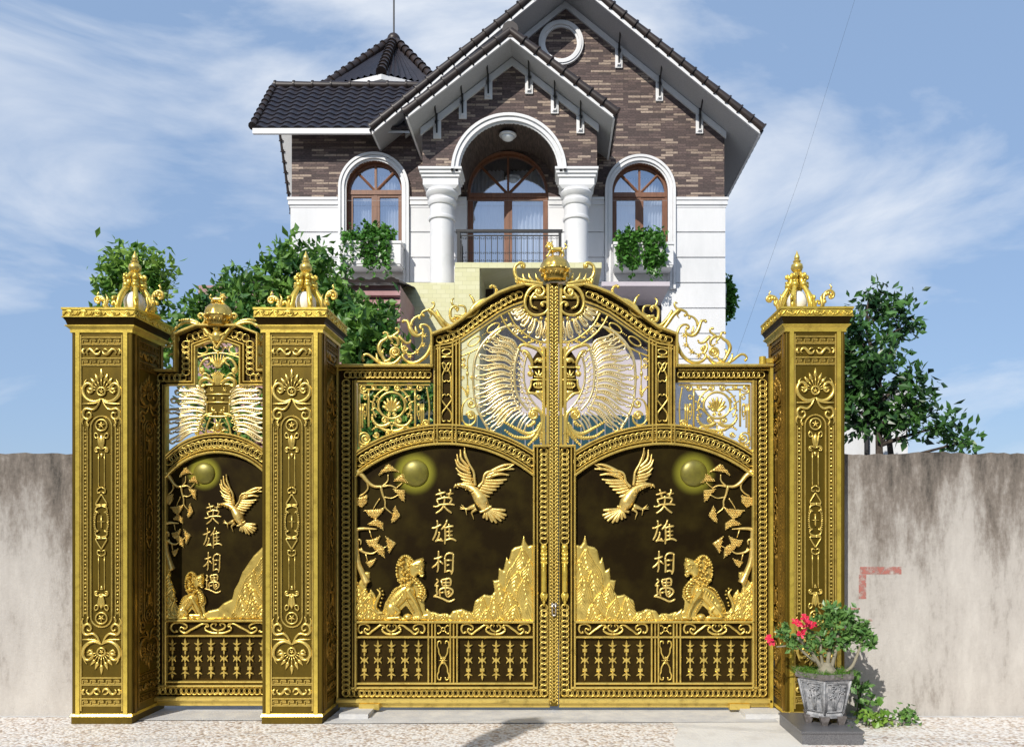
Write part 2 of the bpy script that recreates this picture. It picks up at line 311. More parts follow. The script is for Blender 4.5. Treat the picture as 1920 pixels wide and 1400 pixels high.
# ------------------------------------------------------------------ strokes drawn on a plane (u right, v down, t out) in px
def smooth(pts, step=2.2, closed=False):
    P = np.array(pts, float)
    if len(P) < 3 and not closed:
        n = max(1, int(np.linalg.norm(P[1]-P[0])/12)); return [tuple(P[0]+(P[1]-P[0])*i/n) for i in range(n+1)]
    if closed: Q = np.vstack([P[-1], P, P[0], P[1]])
    else: Q = np.vstack([2*P[0]-P[1], P, 2*P[-1]-P[-2]])
    o = []
    for i in range(1, len(Q)-2):
        a, b, c, d = Q[i-1], Q[i], Q[i+1], Q[i+2]; n = max(1, int(np.linalg.norm(c-b)/step))
        for k in range(n):
            t = k/n; o.append(0.5*((2*b)+(-a+c)*t+(2*a-5*b+4*c-d)*t*t+(-a+3*b-3*c+d)*t**3))
    if not closed: o.append(P[-1])
    return [tuple(x) for x in o]
class Art(MB):
    """strokes, reliefs and bars in photo pixels, mapped to the world by T(u, v, t)"""
    def __init__(s, T, g=1.0): super().__init__(); s.T = T; s.g = g
    def put(s, vs, fs): s.add([s.T(*p) for p in vs], fs)
    def st(s, pts, r=1.6, t=1.5, flat=1.0, sides=6, closed=False, raw=False, step=2.2):
        r = [x*s.g for x in r] if hasattr(r, '__len__') else r*s.g
        P = pts if raw else smooth(pts, step, closed); m = len(P)
        R = [r]*m if not hasattr(r, '__len__') else list(np.interp(np.linspace(0, 1, m), np.linspace(0, 1, len(r)), r))
        vs = []; fs = []
        for i in range(m):
            if closed: a, b = P[(i-1) % m], P[(i+1) % m]
            else: a, b = P[max(i-1, 0)], P[min(i+1, m-1)]
            du, dv = b[0]-a[0], b[1]-a[1]; l = math.hypot(du, dv) or 1; nu, nv = -dv/l, du/l
            for k in range(sides):
                q = 2*math.pi*k/sides; vs.append((P[i][0]+nu*R[i]*math.cos(q), P[i][1]+nv*R[i]*math.cos(q), t+R[i]*flat*math.sin(q)))
        for i in range(m if closed else m-1):
            j = (i+1) % m
            for k in range(sides):
                k2 = (k+1) % sides; fs.append((i*sides+k, i*sides+k2, j*sides+k2, j*sides+k))
        if not closed: fs.append(tuple(range(sides))[::-1]); fs.append(tuple((m-1)*sides+k for k in range(sides)))
        s.put(vs, fs)
    def ball(s, u, v, r, t=1.5, fu=1.0, fv=1.0, n=8, m=4, ft=1.0):
        r = r*(1+(s.g-1)*.6)
        vs = []; fs = []
        for j in range(m+1):
            a = math.pi*0.5*j/m; rr = r*math.cos(a) if j < m else 0.02; tt = t+r*ft*math.sin(a)
            for k in range(n):
                q = 2*math.pi*k/n; vs.append((u+fu*rr*math.cos(q), v+fv*rr*math.sin(q), tt))
        for j in range(m):
            for k in range(n):
                k2 = (k+1) % n; fs.append((j*n+k, j*n+k2, (j+1)*n+k2, (j+1)*n+k))
        fs.append(tuple(m*n+k for k in range(n))); fs.append(tuple(range(n))[::-1]); s.put(vs, fs)
    def ring(s, u, v, ru, rv, r=1.2, t=1.5, rot=0.0, n=16, flat=1.0, sides=5):
        P = []
        for i in range(n):
            a = 2*math.pi*i/n; x, y = ru*math.cos(a), rv*math.sin(a); P.append((u+x*math.cos(rot)-y*math.sin(rot), v+x*math.sin(rot)+y*math.cos(rot)))
        s.st(P, r, t, flat, sides, closed=True, raw=True)
    def bar(s, u0, v0, u1, v1, t0=0, t1=4, b=1.0):
        u0, u1 = sorted((u0, u1)); v0, v1 = sorted((v0, v1)); b = min(b, (u1-u0)*0.45, (v1-v0)*0.45)
        vs = [(u0,v0,t0),(u1,v0,t0),(u1,v1,t0),(u0,v1,t0),(u0,v0,t1-b),(u1,v0,t1-b),(u1,v1,t1-b),(u0,v1,t1-b),(u0+b,v0+b,t1),(u1-b,v0+b,t1),(u1-b,v1-b,t1),(u0+b,v1-b,t1)]
        s.put(vs, [(0,1,2,3),(0,4,5,1),(1,5,6,2),(2,6,7,3),(3,7,4,0),(4,8,9,5),(5,9,10,6),(6,10,11,7),(7,11,8,4),(8,11,10,9)])
    def strip(s, pts, w, t0=0, t1=4, b=1.0, raw=False, closed=False):      # bevelled flat bar along a path
        P = pts if raw else smooth(pts, 5); m = len(P); vs = []; fs = []; h = w/2
        prof = [(-h, t0), (-h, t1-b), (-h+b, t1), (h-b, t1), (h, t1-b), (h, t0)]; k_ = len(prof)
        for i in range(m):
            if closed: a, b_ = P[(i-1) % m], P[(i+1) % m]
            else: a, b_ = P[max(i-1, 0)], P[min(i+1, m-1)]
            p = P[i]
            d1 = np.array([p[0]-a[0], p[1]-a[1]]); d2 = np.array([b_[0]-p[0], b_[1]-p[1]])
            l1, l2 = np.linalg.norm(d1), np.linalg.norm(d2); d1 = d1/l1 if l1 > 1e-6 else d2/l2; d2 = d2/l2 if l2 > 1e-6 else d1
            d = d1+d2; d /= np.linalg.norm(d); mit = 1/max(0.5, float(d@d1)); nu, nv = -d[1], d[0]
            for (o, t) in prof: vs.append((p[0]+nu*o*mit, p[1]+nv*o*mit, t))
        for i in range(m if closed else m-1):
            j = (i+1) % m
            for k in range(k_): k2 = (k+1) % k_; fs.append((i*k_+k, i*k_+k2, j*k_+k2, j*k_+k))
        if not closed: fs.append(tuple(range(k_))[::-1]); fs.append(tuple((m-1)*k_+k for k in range(k_)))
        s.put(vs, fs)
    def vol(s, u, v, r, a0, turns=1.3, w=1.8, t=2, d=1, inner=0.22, lead=None, ball=True):
        """volute: spiral of outer radius r round (u, v), starting at angle a0 (deg, v down); lead = points before it"""
        n = max(8, int(14*turns)); P = list(lead) if lead else []
        for i in range(n+1):
            f = i/n; a = math.radians(a0)+d*turns*2*math.pi*f; rr = r*(1-(1-inner)*f); P.append((u+rr*math.cos(a), v+rr*math.sin(a)))
        s.st(P, [w*0.7, w, w, w*0.8], t)
        if ball: s.ball(u, v, w*1.5, t-0.3)
    def frond(s, pts, r=2.0, t=2, L_=6, gap=4.2, side=2, ang=40, start=0.05):
        P = smooth(pts, 1.5); s.st(pts, [r, r*1.15, r*0.9, r*0.35], t)
        acc = 0; tot = sum(math.dist(P[i], P[i+1]) for i in range(len(P)-1)); nxt = tot*start; k = 0
        for i in range(1, len(P)-1):
            acc += math.dist(P[i-1], P[i])
            if acc >= nxt:
                nxt += gap; du, dv = P[i+1][0]-P[i-1][0], P[i+1][1]-P[i-1][1]; a = math.atan2(dv, du); f = acc/tot; l = L_*(1.05-0.65*f)
                for sgn in ((1, -1) if side == 2 else (side,)):
                    b = a+sgn*math.radians(ang); b2 = a+sgn*math.radians(ang*0.35)
                    p0 = P[i]; p1 = (p0[0]+l*0.55*math.cos(b), p0[1]+l*0.55*math.sin(b)); p2 = (p1[0]+l*0.5*math.cos(b2), p1[1]+l*0.5*math.sin(b2))
                    s.st([p0, p1, p2], [r*0.75, r*0.6, r*0.15], t+0.3, sides=5)
    def fillp(s, pts, t0, t1, b=1.0):       # flat prism with bevelled front
        P = [tuple(p) for p in pts]; n = len(P); cx = sum(p[0] for p in P)/n; cy = sum(p[1] for p in P)/n
        ins = []
        for i in range(n):
            a, p, c = P[i-1], P[i], P[(i+1) % n]
            d1 = np.array([p[0]-a[0], p[1]-a[1]]); d2 = np.array([c[0]-p[0], c[1]-p[1]]); d = d1/(np.linalg.norm(d1)+1e-9)+d2/(np.linalg.norm(d2)+1e-9)
            l = np.linalg.norm(d)+1e-9; nu, nv = -d[1]/l, d[0]/l; ins.append((p[0]+nu*b, p[1]+nv*b))
        area = sum(P[i-1][0]*P[i][1]-P[i][0]*P[i-1][1] for i in range(n))
        if area < 0: ins = [(2*p[0]-q[0], 2*p[1]-q[1]) for p, q in zip(P, ins)]
        vs = [(*p, t0) for p in P]+[(*p, t1-b) for p in P]+[(*p, t1) for p in ins]
        tr = geometry.tessellate_polygon([[Vector((p[0], p[1], 0)) for p in ins]])
        fs = [(i, (i+1) % n, (i+1) % n+n, i+n) for i in range(n)]+[(i+n, (i+1) % n+n, (i+1) % n+2*n, i+2*n) for i in range(n)]+[tuple(k+2*n for k in q) for q in tr]
        s.put(vs, fs)
    def relief(s, poly, h, cell=1.2, base=0.0):
        """heightfield over a polygon: h(U, V, D) gives the height, D = distance to the outline"""
        P = np.array(poly, float); u0, v0 = P.min(0); u1, v1 = P.max(0)
        nu, nv = int((u1-u0)/cell)+2, int((v1-v0)/cell)+2
        U, V = np.meshgrid(u0+np.arange(nu)*cell, v0+np.arange(nv)*cell)
        ins = np.zeros(U.shape, bool); D = np.full(U.shape, 1e9); n = len(P)
        for i in range(n):
            x1, y1 = P[i-1]; x2, y2 = P[i]
            c = ((y1 > V) != (y2 > V)) & (U < (x2-x1)*(V-y1)/((y2-y1) if y2 != y1 else 1e-9)+x1); ins ^= c
            L2 = (x2-x1)**2+(y2-y1)**2+1e-9; tt = np.clip(((U-x1)*(x2-x1)+(V-y1)*(y2-y1))/L2, 0, 1)
            D = np.minimum(D, np.hypot(U-x1-tt*(x2-x1), V-y1-tt*(y2-y1)))
        keep = ins | (D < cell*0.75); H = np.where(ins, h(U, V, np.where(ins, D, 0)), base)
        idx = -np.ones(U.shape, int); idx[keep] = np.arange(keep.sum())
        vs = [s.T(a, b, c) for a, b, c in zip(U[keep], V[keep], H[keep])]
        q = np.stack([idx[:-1, :-1], idx[:-1, 1:], idx[1:, 1:], idx[1:, :-1]], -1).reshape(-1, 4); q = q[(q >= 0).all(1)]
        s.add(vs, [tuple(x) for x in q.tolist()])
    def chain(s, pts, gap=9.8, w=7.4, h=6.6, r=1.15, t=2.0, raw=False, lines=4.0):
        P = np.array(pts if raw else smooth(pts, 2)); seg = np.linalg.norm(np.diff(P, axis=0), axis=1); cum = np.concatenate([[0], np.cumsum(seg)]); tot = cum[-1]
        n = max(1, int(round((tot-2*h)/gap)))
        for i in range(n+1):
            d = h+(tot-2*h)*i/n; u = np.interp(d, cum, P[:, 0]); v = np.interp(d, cum, P[:, 1])
            u2 = np.interp(d+1, cum, P[:, 0]); v2 = np.interp(d+1, cum, P[:, 1]); u1 = np.interp(d-1, cum, P[:, 0]); v1 = np.interp(d-1, cum, P[:, 1]); a = math.atan2(v2-v1, u2-u1)
            s.ring(u, v, h, w, r, t+(0.5 if i % 2 else 0), a, n=12, sides=4)
        if lines:
            for o in (-lines, lines):
                Q = []
                for i in range(len(P)):
                    a_, b_ = P[max(i-1, 0)], P[min(i+1, len(P)-1)]; d = b_-a_; l = np.linalg.norm(d) or 1; Q.append((P[i][0]-d[1]/l*o, P[i][1]+d[0]/l*o))
                s.st(Q[::3]+[Q[-1]], 0.7, t-0.4, sides=4, raw=True)
# ------------------------------------------------------------------ ground
def sheet(name, m, x0, x1, y0, y1, z, kind='structure'):
    b = MB(); b.add([(x0, y0, z), (x1, y0, z), (x1, y1, z), (x0, y1, z)], [(0, 1, 2, 3)]); o = b.build(name, m); tag(o, kind=kind); return o
sheet('ground', 'earth', -900, 900, -900, 1500, 0.0)
sheet('courtyard', 'concrete', -12, 10, 7.3, 16.6, 0.004)
sheet('pavement', 'pebbles', -14, 14, -6, 7.28, 0.008)
b = MB(); b.add([(-3.95, 7.14, 0.016), (-2.6, 7.14, 0.016), (-2.6, 7.75, 0.016), (-3.95, 7.75, 0.016)], [(0, 1, 2, 3)])
b.add([(-2.03, 7.02, 0.016), (1.98, 7.08, 0.016), (1.98, 7.75, 0.016), (-2.03, 7.75, 0.016)], [(0, 1, 2, 3)])
tag(b.build('path', 'concrete'), kind='structure')
b = MB(); P_ = []
for (px_, py_) in ((1255, 1350), (1330, 1347), (1400, 1349), (1478, 1346), (1500, 1372), (1560, 1480), (1480, 1560), (1330, 1520), (1290, 1430), (1262, 1395), (1272, 1370)):
    Y_ = EYE*F/(py_-PY); P_.append((WX(px_, Y_), Y_, 0.012))
b.add(P_, [tuple(range(len(P_)))]); tag(b.build('path', 'pale_concrete'), kind='structure')
# ------------------------------------------------------------------ gate leaves
YG = 7.5; KG = 200.0; AX = 1039.5
def TG(u, v, t): return ((u-PX)/KG, YG-t/KG, EYE-(v-PY)/KG)
def TGm(u, v, t): return TG(2*AX-u, v, t)
def arc(cu, cv, R, u0, u1, n=40): return [(u0+(u1-u0)*i/n, cv-math.sqrt(max(0, R*R-(u0+(u1-u0)*i/n-cu)**2))) for i in range(n+1)]
CHARS = {}
def cv(pts, ox=800, oy=900, s=11.67): return [(ox+x/s, oy+y/s) for x, y in pts]
CHARS[0] = [cv(p) for p in ([(195,320),(300,292),(415,258)],[(275,195),(308,290),(322,370)],[(430,305),(590,288)],[(520,190),(530,240),(480,370)],[(225,430),(275,540)],[(215,425),(300,402),(400,378),(550,405),(500,515)],
   [(385,340),(395,430),(370,560),(310,650),(200,725)],[(145,570),(225,578),(300,535),(400,527),(520,522),(618,540)],[(380,570),(460,650),(550,715)])]
CHARS[1] = [cv(p) for p in ([(112,1048),(200,1032),(322,965)],[(230,875),(245,960),(225,1080),(190,1200),(132,1310)],[(262,1130),(287,1150),(245,1280),(190,1340)],[(190,1340),(270,1308),(370,1328)],[(298,1268),(350,1320)],
   [(450,860),(440,910),(395,1000),(322,1078)],[(405,1010),(408,1120),(412,1250),(400,1395)],[(490,950),(497,1100),(500,1275)],[(405,1050),(480,1015),(590,1000)],[(420,1132),(572,1110)],[(420,1215),(572,1198)],[(400,1315),(520,1280),(590,1290),(650,1325)])]
CHARS[2] = [cv(p, 800, 1020) for p in ([(160,315),(250,300),(345,262)],[(265,140),(262,260),(255,400),(255,540),(230,605)],[(255,370),(200,450),(120,510)],[(280,355),(365,432)],[(402,618),(410,450),(398,290)],[(398,290),(430,225),(500,190),(590,205)],
   [(590,205),(580,400),(572,580),(540,655)],[(420,350),(560,345)],[(440,460),(500,440)],[(425,600),(490,572),(560,605)])]
CHARS[3] = [cv(p, 800, 1020) for p in ([(212,755),(258,800),(190,900),(272,898)],[(238,900),(222,1000),(232,1090),(155,1135)],[(150,1135),(260,1152),(380,1200),(480,1245),(560,1230),(620,1193)],[(322,775),(348,905)],[(322,775),(420,760),(500,745),(535,790),(522,900)],
   [(350,838),(520,830)],[(350,905),(520,897)],[(428,750),(415,1000),(430,1110),(462,1150)],[(300,1135),(285,1010),(340,962),(480,952),(572,1000),(570,1060),(520,1120),(462,1158)],[(310,1062),(382,1042)],[(440,1045),(515,1010)],[(460,1100),(520,1040)])]
def aff(T, au, bu, av, bv, at=1.0, flip=None):       # design coordinates -> photo px before T
    if flip is None: return lambda u, v, t: T(au*u+bu, av*v+bv, at*t)
    return lambda u, v, t: T(au*(2*flip-u)+bu, av*v+bv, at*t)
def eagle(T, parent):
    T = aff(T, 1, 0, 1, 0, 1.5); a = Art(T)
    E = lambda x, y: (840+x/8.75, 830+y/8.75)
    tips = [(275,80),(205,110),(150,185),(120,270),(130,410),(160,505),(212,590),(238,650)]; bas = [(345,330),(345,400),(365,450),(375,500),(385,545),(395,590),(405,640),(415,680)]
    mids = [(285,210),(225,270),(190,340),(185,400),(220,500),(250,560),(290,620),(320,670)]
    for k in range(7, -1, -1): a.st([E(*bas[k]), E(*mids[k]), E(*tips[k])], [2.6, 2.9, 2.5, 1.2], 1.6+k*0.10, 0.75, 6)
    tips = [(1095,350),(1090,430),(1005,530),(970,600),(910,655),(850,712),(800,770),(738,822),(688,885),(610,905)]; bas = [(640,500),(640,540),(620,580),(600,620),(580,660),(560,700),(540,735),(520,770),(500,805),(480,850)]
    for k in range(9, -1, -1):
        bx, by = bas[k]; tx, ty = tips[k]; mxx, myy = (bx*0.42+tx*0.58, by*0.42+ty*0.58-(38 if k < 3 else 14)+(26 if k > 2 else 0)); a.st([E(bx, by), E(mxx, myy), E(tx, ty)], [2.8, 3.1, 2.8, 1.5], 1.6+k*0.10, 0.75, 6)
    a.st([E(*p) for p in ((275,80),(300,210),(355,350),(425,480),(440,600),(450,700))], [1.0, 1.6, 2.2, 2.6, 3], 3.0)
    a.st([E(*p) for p in ((1095,350),(950,430),(800,462),(680,470),(605,520),(575,640),(500,730))], [1.0, 1.6, 2.0, 2.4, 3], 3.0)
    for (x0, y0, x1, y1, n) in ((340,420,410,690,16),(620,540,760,520,10),(560,690,640,560,12)):
        for i in range(n):
            f = i/(n-1); a.ball(*E(x0+(x1-x0)*f+random.uniform(-25, 25), y0+(y1-y0)*f+random.uniform(-18, 18)), 1.7, 2.9, n=6, m=2)
    a.st([E(*p) for p in ((150,690),(230,690),(330,720),(430,780),(520,900),(580,1000),(640,1080))], [2.6, 5.2, 6.5, 9.5, 12.5, 12.5, 8], 1.4, 0.55, 10)      # body
    a.st([E(150, 690), E(125, 705), E(98, 742)], [3.2, 2.4, 0.4], 2.6); a.ball(*E(195, 680), 1.0, 4.6)
    a.st([E(150, 728), E(175, 742)], [1.2, 0.5], 2.2)
    for i in range(46):
        f = random.random(); P = [(230,700),(430,800),(540,930),(620,1060)]; x = np.interp(f, [0, .33, .66, 1], [p[0] for p in P]); y = np.interp(f, [0, .33, .66, 1], [p[1] for p in P])
        a.ball(*E(x+random.uniform(-60, 60)*(0.4+f*0.6), y+random.uniform(-45, 45)*(0.4+f*0.6)), 1.6, 5.2, n=6, m=2, ft=1.2)
    for (x, y) in ((580,1235),(640,1262),(730,1298),(800,1312),(880,1282),(930,1238),(962,1188),(948,1105)):
        a.st([E(640+(x-760)*0.12, 1085+(y-1200)*0.1), E(640+(x-640)*0.5, 1085+(y-1085)*0.5), E(x, y)], [1.8, 2.6, 3.2, 2.2], 2.0, 0.7)
    a.st([E(525, 1135), E(600, 1110), E(720, 1035)], [2.4, 2.8, 2.2], 3.4)
    a.st([E(450, 1040), E(380, 1060), E(310, 1085), E(240, 1060)], [5.5, 4.0, 2.2, 1.5], 2)
    for (x, y) in ((222,1010),(198,1045),(195,1080),(315,1190)): a.st([E(300, 1088), E((x+290)/2, (y+1070)/2+6), E(x, y)], [1.3, 1.1, 0.4], 2.6)
    a.st([E(470, 1080), E(395, 1140), E(410, 1200), E(425, 1255)], [4, 2.4, 1.2, 0.5], 2)
    return a.build('eagle_relief', 'gold_pale', parent, True)
def lion(T, parent):
    T = aff(T, 1, 0, 1, 0, 1.6); a = Art(T); E = lambda x, y: (660+x/8.75, 1020+y/8.75)
    body = [E(*p) for p in ((800,660),(700,740),(610,850),(545,960),(510,1080),(500,1235),(820,1238),(835,1195),(760,1150),(810,1070),(885,1000),(930,1060),(990,1150),(1000,1205),(1030,1240),(1290,1238),(1275,1150),(1200,1080),(1180,930),(1225,860),(1205,740),(1150,640),(1080,555),(1000,530),(900,640))]
    def h(U, V, D): return 0.5+0.9*(1-np.exp(-D/1.2))
    a.relief(body, h, 0.9)
    a.st([E(*p) for p in ((600,1110),(690,960),(790,850),(900,740),(960,660))], [10, 12.5, 13.5, 12.5, 8], 1.0, 0.34, 10)
    a.ball(*E(655, 1060), 12.5, 1.4, 0.95, 1.15, 14, 5, 0.42); a.ball(*E(955, 790), 10.5, 2.0, 1, 1.15, 14, 5, 0.45); a.ball(*E(590, 1150), 7, 1.4, 1, 1, 10, 4, .5)
    for i in range(7): f = i/6; a.st([E(1035+115*math.sin(f*2.4)-55, 600+255*f), E(1035+115*math.sin(f*2.4), 590+262*f), E(1035+118*math.sin(f*2.4)+38, 610+265*f)], [1.6, 3.0, 1.8], 1.8)
    for i in range(5): a.st([E(720+i*38, 840-i*32), E(745+i*38, 900-i*30), E(750+i*38, 960-i*36)], [.5, 1.1, .4], 6.0)
    a.st([E(*p) for p in ((930,740),(990,840),(1060,960),(1110,1080),(1140,1190))], [7, 5.8, 4.0, 3.0, 3.8], 3.4, 0.9, 8)
    a.st([E(*p) for p in ((860,800),(760,930),(660,1060),(570,1180))], [1.6, 3.4, 3.8, 3.0], 4.2, 0.8, 8)
    a.st([E(*p) for p in ((690,930),(700,1010),(780,1100),(700,1170))], [2, 4.5, 3.6, 2.2], 3.4, 0.8, 8)
    a.st([E(560, 1205), E(680, 1200), E(800, 1195)], [2.6, 3.4, 3.6], 2.6)
    a.st([E(1080, 1215), E(1160, 1190), E(1230, 1200)], [3.0, 3.8, 3.2], 2.6)
    for i in range(14): f = i/13; a.ball(*E(800-285*f, 700+500*f-150*math.sin(f*3.14)), 2.0, 3.6, n=6, m=3)
    for i in range(11): f = i/10; a.ball(*E(1060+150*math.sin(f*2.6), 560+350*f), 2.8, 3.6, n=7, m=3, fv=0.8)
    for i in range(9): f = i/8; a.ball(*E(870+140*f, 850+250*f), 1.9, 2.0, n=6, m=3)
    a.relief([E(*p) for p in ((960,300),(1060,250),(1170,215),(1195,330),(1180,440),(1150,490),(1080,500),(1050,545),(960,530),(930,400))], lambda U, V, D: 2+4*(1-np.exp(-D/2.5)), 0.9)
    a.st([E(1100, 420), E(1150, 440), E(1180, 470)], [2.6, 3, 2.4], 4); a.st([E(1090, 480), E(1170, 485)], [1.2, 1.6], 4.5); a.ball(*E(1085, 375), 2.3, 5.6); a.st([E(1000, 300), E(985, 340), E(1000, 380)], [1.5, 2.4, 1.2], 5); a.st([E(1120, 500), E(1160, 520), E(1190, 480)], [1.8, 2.4, 1.4], 3.5); a.ball(*E(1165, 395), 2.2, 5.2); a.st([E(1040, 330), E(1110, 320), E(1160, 350)], [1.2, 1.8, 1.2], 5.5)
    a.relief(smooth([E(890+158*math.cos(q*.3927), 432+252*math.sin(q*.3927)) for q in range(16)], 4, True), lambda U, V, D: .6+1.0*(1-np.exp(-D/1.5)), 1.0)
    g = random.Random(3)
    for i in range(74):
        x = g.uniform(740, 1060); y = g.uniform(190, 690)
        if ((x-890)/165)**2+((y-430)/265)**2 < 1 and not (x > 970 and 330 < y < 540): a.ball(*E(x, y), g.uniform(2.5, 3.5), 1.2+g.uniform(0, 1.2), n=8, m=4, ft=1.45)
    for (x, y) in ((1150,235),(1120,255),(1180,250),(1165,280)): a.ball(*E(x, y), 2.0, 4.4, n=6, m=3)
    for i in range(30):
        q = i/30*6.28; a.ball(*E(890+150*math.cos(q), 430+245*math.sin(q)), 2.6, 2.6, n=7, m=3)
    a.st([E(*p) for p in ((520,1120),(420,1110),(390,1010),(430,890),(470,800),(420,730))], [2.4, 3.2, 3.6, 3.4, 3.2, 1.5], 2)
    for (x, y) in ((510,760),(520,820),(500,880),(480,950),(470,1000),(470,720)): a.ball(*E(x, y), 2.2, 2.4, n=6, m=3)
    a.ball(*E(920, 1185), 9, 1.0, 1.0, 0.72, 12, 5, 0.6)
    return a.build('lion_relief', 'gold', parent, True)
def pine(T, parent):
    T = aff(T, 1, 0, 1, 0, 1.5); a = Art(T); E = lambda x, y: (640+x/3.685, 820+y/3.685)
    def bark(p, w): a.st([E(*q) for q in p], w, 1.6, 0.8, 8)
    bark([(108,232),(150,265),(190,312),(232,338),(285,338)], [5.5, 4.4, 3.6, 3.0, 2.2]); bark([(285,338),(340,332),(385,350)], [2.2, 1.6, 1.0]); bark([(178,300),(186,350),(160,385),(128,402)], [1.8, 1.6, 1.2])
    bark([(275,338),(288,392),(305,440),(308,485),(352,525)], [2.8, 2.2, 1.8, 1.4, 0.9]); bark([(285,338),(322,300),(325,255)], [1.8, 1.4, 1.0]); bark([(300,412),(350,418),(398,395)], [1.5, 1.1, 0.9])
    bark([(268,420),(240,462),(222,495)], [1.2, 1.0, 0.8]); bark([(306,480),(262,504)], [1.2, 0.8]); bark([(380,350),(410,325),(425,310)], [1, 1, .8])
    bark([(180,1005),(150,940),(122,870),(110,790),(108,720),(106,660),(112,635),(160,628),(248,632)], [8, 6, 5.5, 4.8, 4.4, 4.2, 3.6, 2.4, 1.0]); bark([(195,635),(212,690)], [1.3, 0.9])
    bark([(128,770),(160,792),(215,800),(262,775),(315,752)], [2.8, 2.2, 1.6, 1.2, 0.8]); bark([(170,795),(182,850)], [1.5, 1]); bark([(150,790),(140,760)], [2, 1]); bark([(118,700),(138,712),(135,740)], [2, 1.6, 1])
    F_ = [[(326,188),(392,238),(350,232),(300,240),(270,262),(290,225)],[(430,250),(462,318),(420,300),(372,300),(395,272)],[(362,360),(436,368),(432,440),(405,420),(390,392)],[(108,420),(176,404),(172,448),(142,480),(108,455)],
          [(170,504),(288,498),(262,535),(238,560),(206,546)],[(373,478),(402,540),(378,568),(349,586),(358,530)],[(190,600),(242,564),(285,592),(286,636),(250,612)],[(178,708),(214,706),(263,684),(240,742),(200,752)],
          [(314,690),(374,732),(352,762),(333,796),(322,745)],[(214,744),(262,742),(292,762),(296,826),(252,790)],[(174,862),(236,838),(222,870),(198,896)]]
    for p in F_:
        P = [E(*q) for q in p]; cx = sum(q[0] for q in P)/len(P); cy = sum(q[1] for q in P)/len(P)
        P = [(cx+(q[0]-cx)*1.2, cy+(q[1]-cy)*1.15) for q in P]
        a.relief(P, lambda U, V, D: 1.0+1.4*(1-np.exp(-D/1.2)), 0.8)
        g = random.Random(int(cx)); (ua, va), (ub, vb) = np.min(P, 0), np.max(P, 0); k = 0
        for kk in range(400):
            x, y = ua+(kk % 20)*3.3+(1.6 if (kk//20) % 2 else 0)+g.uniform(-.3, .3), va+(kk//20)*2.9+.8; ins = False
            for i in range(len(P)):
                (x1, y1), (x2, y2) = P[i-1], P[i]
                if (y1 > y) != (y2 > y) and x < (x2-x1)*(y-y1)/(y2-y1)+x1: ins = not ins
            if ins: a.st([(x-1.2, y+.5), (x, y-.7), (x+1.2, y+.5)], [.6, 1.15, .6], 2.6, 1.1, 5)
    return a.build('pine_tree_relief', 'gold_pale', parent, True)
def mounds(poly, seeds, T, name, parent, cell=1.0, m='gold'):
    T = aff(T, 1, 0, 1, 0, 1.5); a = Art(T); g = random.Random(seeds[0]); ms = seeds[1]
    P = np.array(poly)
    ms = [(x, y-3, w*1.25) for i, (x, y, w) in enumerate(ms) if len(ms) < 14 or i % 3 != 1]
    def h(U, V, D):
        H = 2.0+0*U
        for i, (x, y, w) in enumerate(ms):
            s_ = np.abs(U-x-3*np.sin((V-y)*0.10+i))/w
            line = y+w*1.9*s_**1.25+1.3*np.sin(U*0.42+i*2.1)
            d = V-line
            hh = 1.6+0.04*i+2.6*(1-np.exp(-d/1.6))*np.exp(-d/26)+1.15*np.sin(d*0.78-1.0)*np.exp(-d/40)
            H = np.where(d > 0, hh, H-1.2*np.exp(np.clip(d, -30, 0)/2.0))
        return 0.8+H*(1-np.exp(-(D+0.3)/1.6))
    a.relief(poly, h, cell); return a.build(name, m, parent, True)
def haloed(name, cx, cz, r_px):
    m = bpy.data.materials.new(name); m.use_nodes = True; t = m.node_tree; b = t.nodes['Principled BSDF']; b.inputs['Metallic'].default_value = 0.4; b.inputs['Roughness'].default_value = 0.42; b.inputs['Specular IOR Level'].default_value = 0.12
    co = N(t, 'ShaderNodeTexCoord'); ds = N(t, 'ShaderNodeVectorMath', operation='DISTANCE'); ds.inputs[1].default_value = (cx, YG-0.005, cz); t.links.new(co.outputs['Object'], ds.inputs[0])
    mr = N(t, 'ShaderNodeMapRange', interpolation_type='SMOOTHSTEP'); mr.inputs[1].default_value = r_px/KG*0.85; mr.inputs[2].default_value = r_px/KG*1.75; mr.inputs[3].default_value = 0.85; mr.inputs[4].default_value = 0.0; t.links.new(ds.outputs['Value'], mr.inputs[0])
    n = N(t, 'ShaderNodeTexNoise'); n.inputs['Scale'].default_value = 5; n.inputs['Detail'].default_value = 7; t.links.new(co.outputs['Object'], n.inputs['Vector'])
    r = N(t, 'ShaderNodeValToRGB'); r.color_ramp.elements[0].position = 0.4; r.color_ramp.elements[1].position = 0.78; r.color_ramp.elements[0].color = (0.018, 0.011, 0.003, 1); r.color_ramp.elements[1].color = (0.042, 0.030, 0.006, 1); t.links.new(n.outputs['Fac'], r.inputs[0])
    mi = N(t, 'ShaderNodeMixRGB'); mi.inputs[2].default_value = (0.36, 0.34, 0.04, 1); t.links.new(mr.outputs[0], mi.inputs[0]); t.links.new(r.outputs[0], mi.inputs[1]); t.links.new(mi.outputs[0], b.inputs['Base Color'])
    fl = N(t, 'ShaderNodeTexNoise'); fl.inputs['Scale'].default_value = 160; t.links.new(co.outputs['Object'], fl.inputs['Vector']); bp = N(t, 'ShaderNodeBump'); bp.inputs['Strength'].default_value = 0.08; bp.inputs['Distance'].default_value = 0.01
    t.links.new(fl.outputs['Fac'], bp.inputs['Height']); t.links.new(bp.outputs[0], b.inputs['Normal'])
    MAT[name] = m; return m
mat('moon_paint', (0.26, 0.23, 0.035), 0.38, 0.4, noise=(9, (0.15, 0.13, 0.03), 0.35, 0.7))
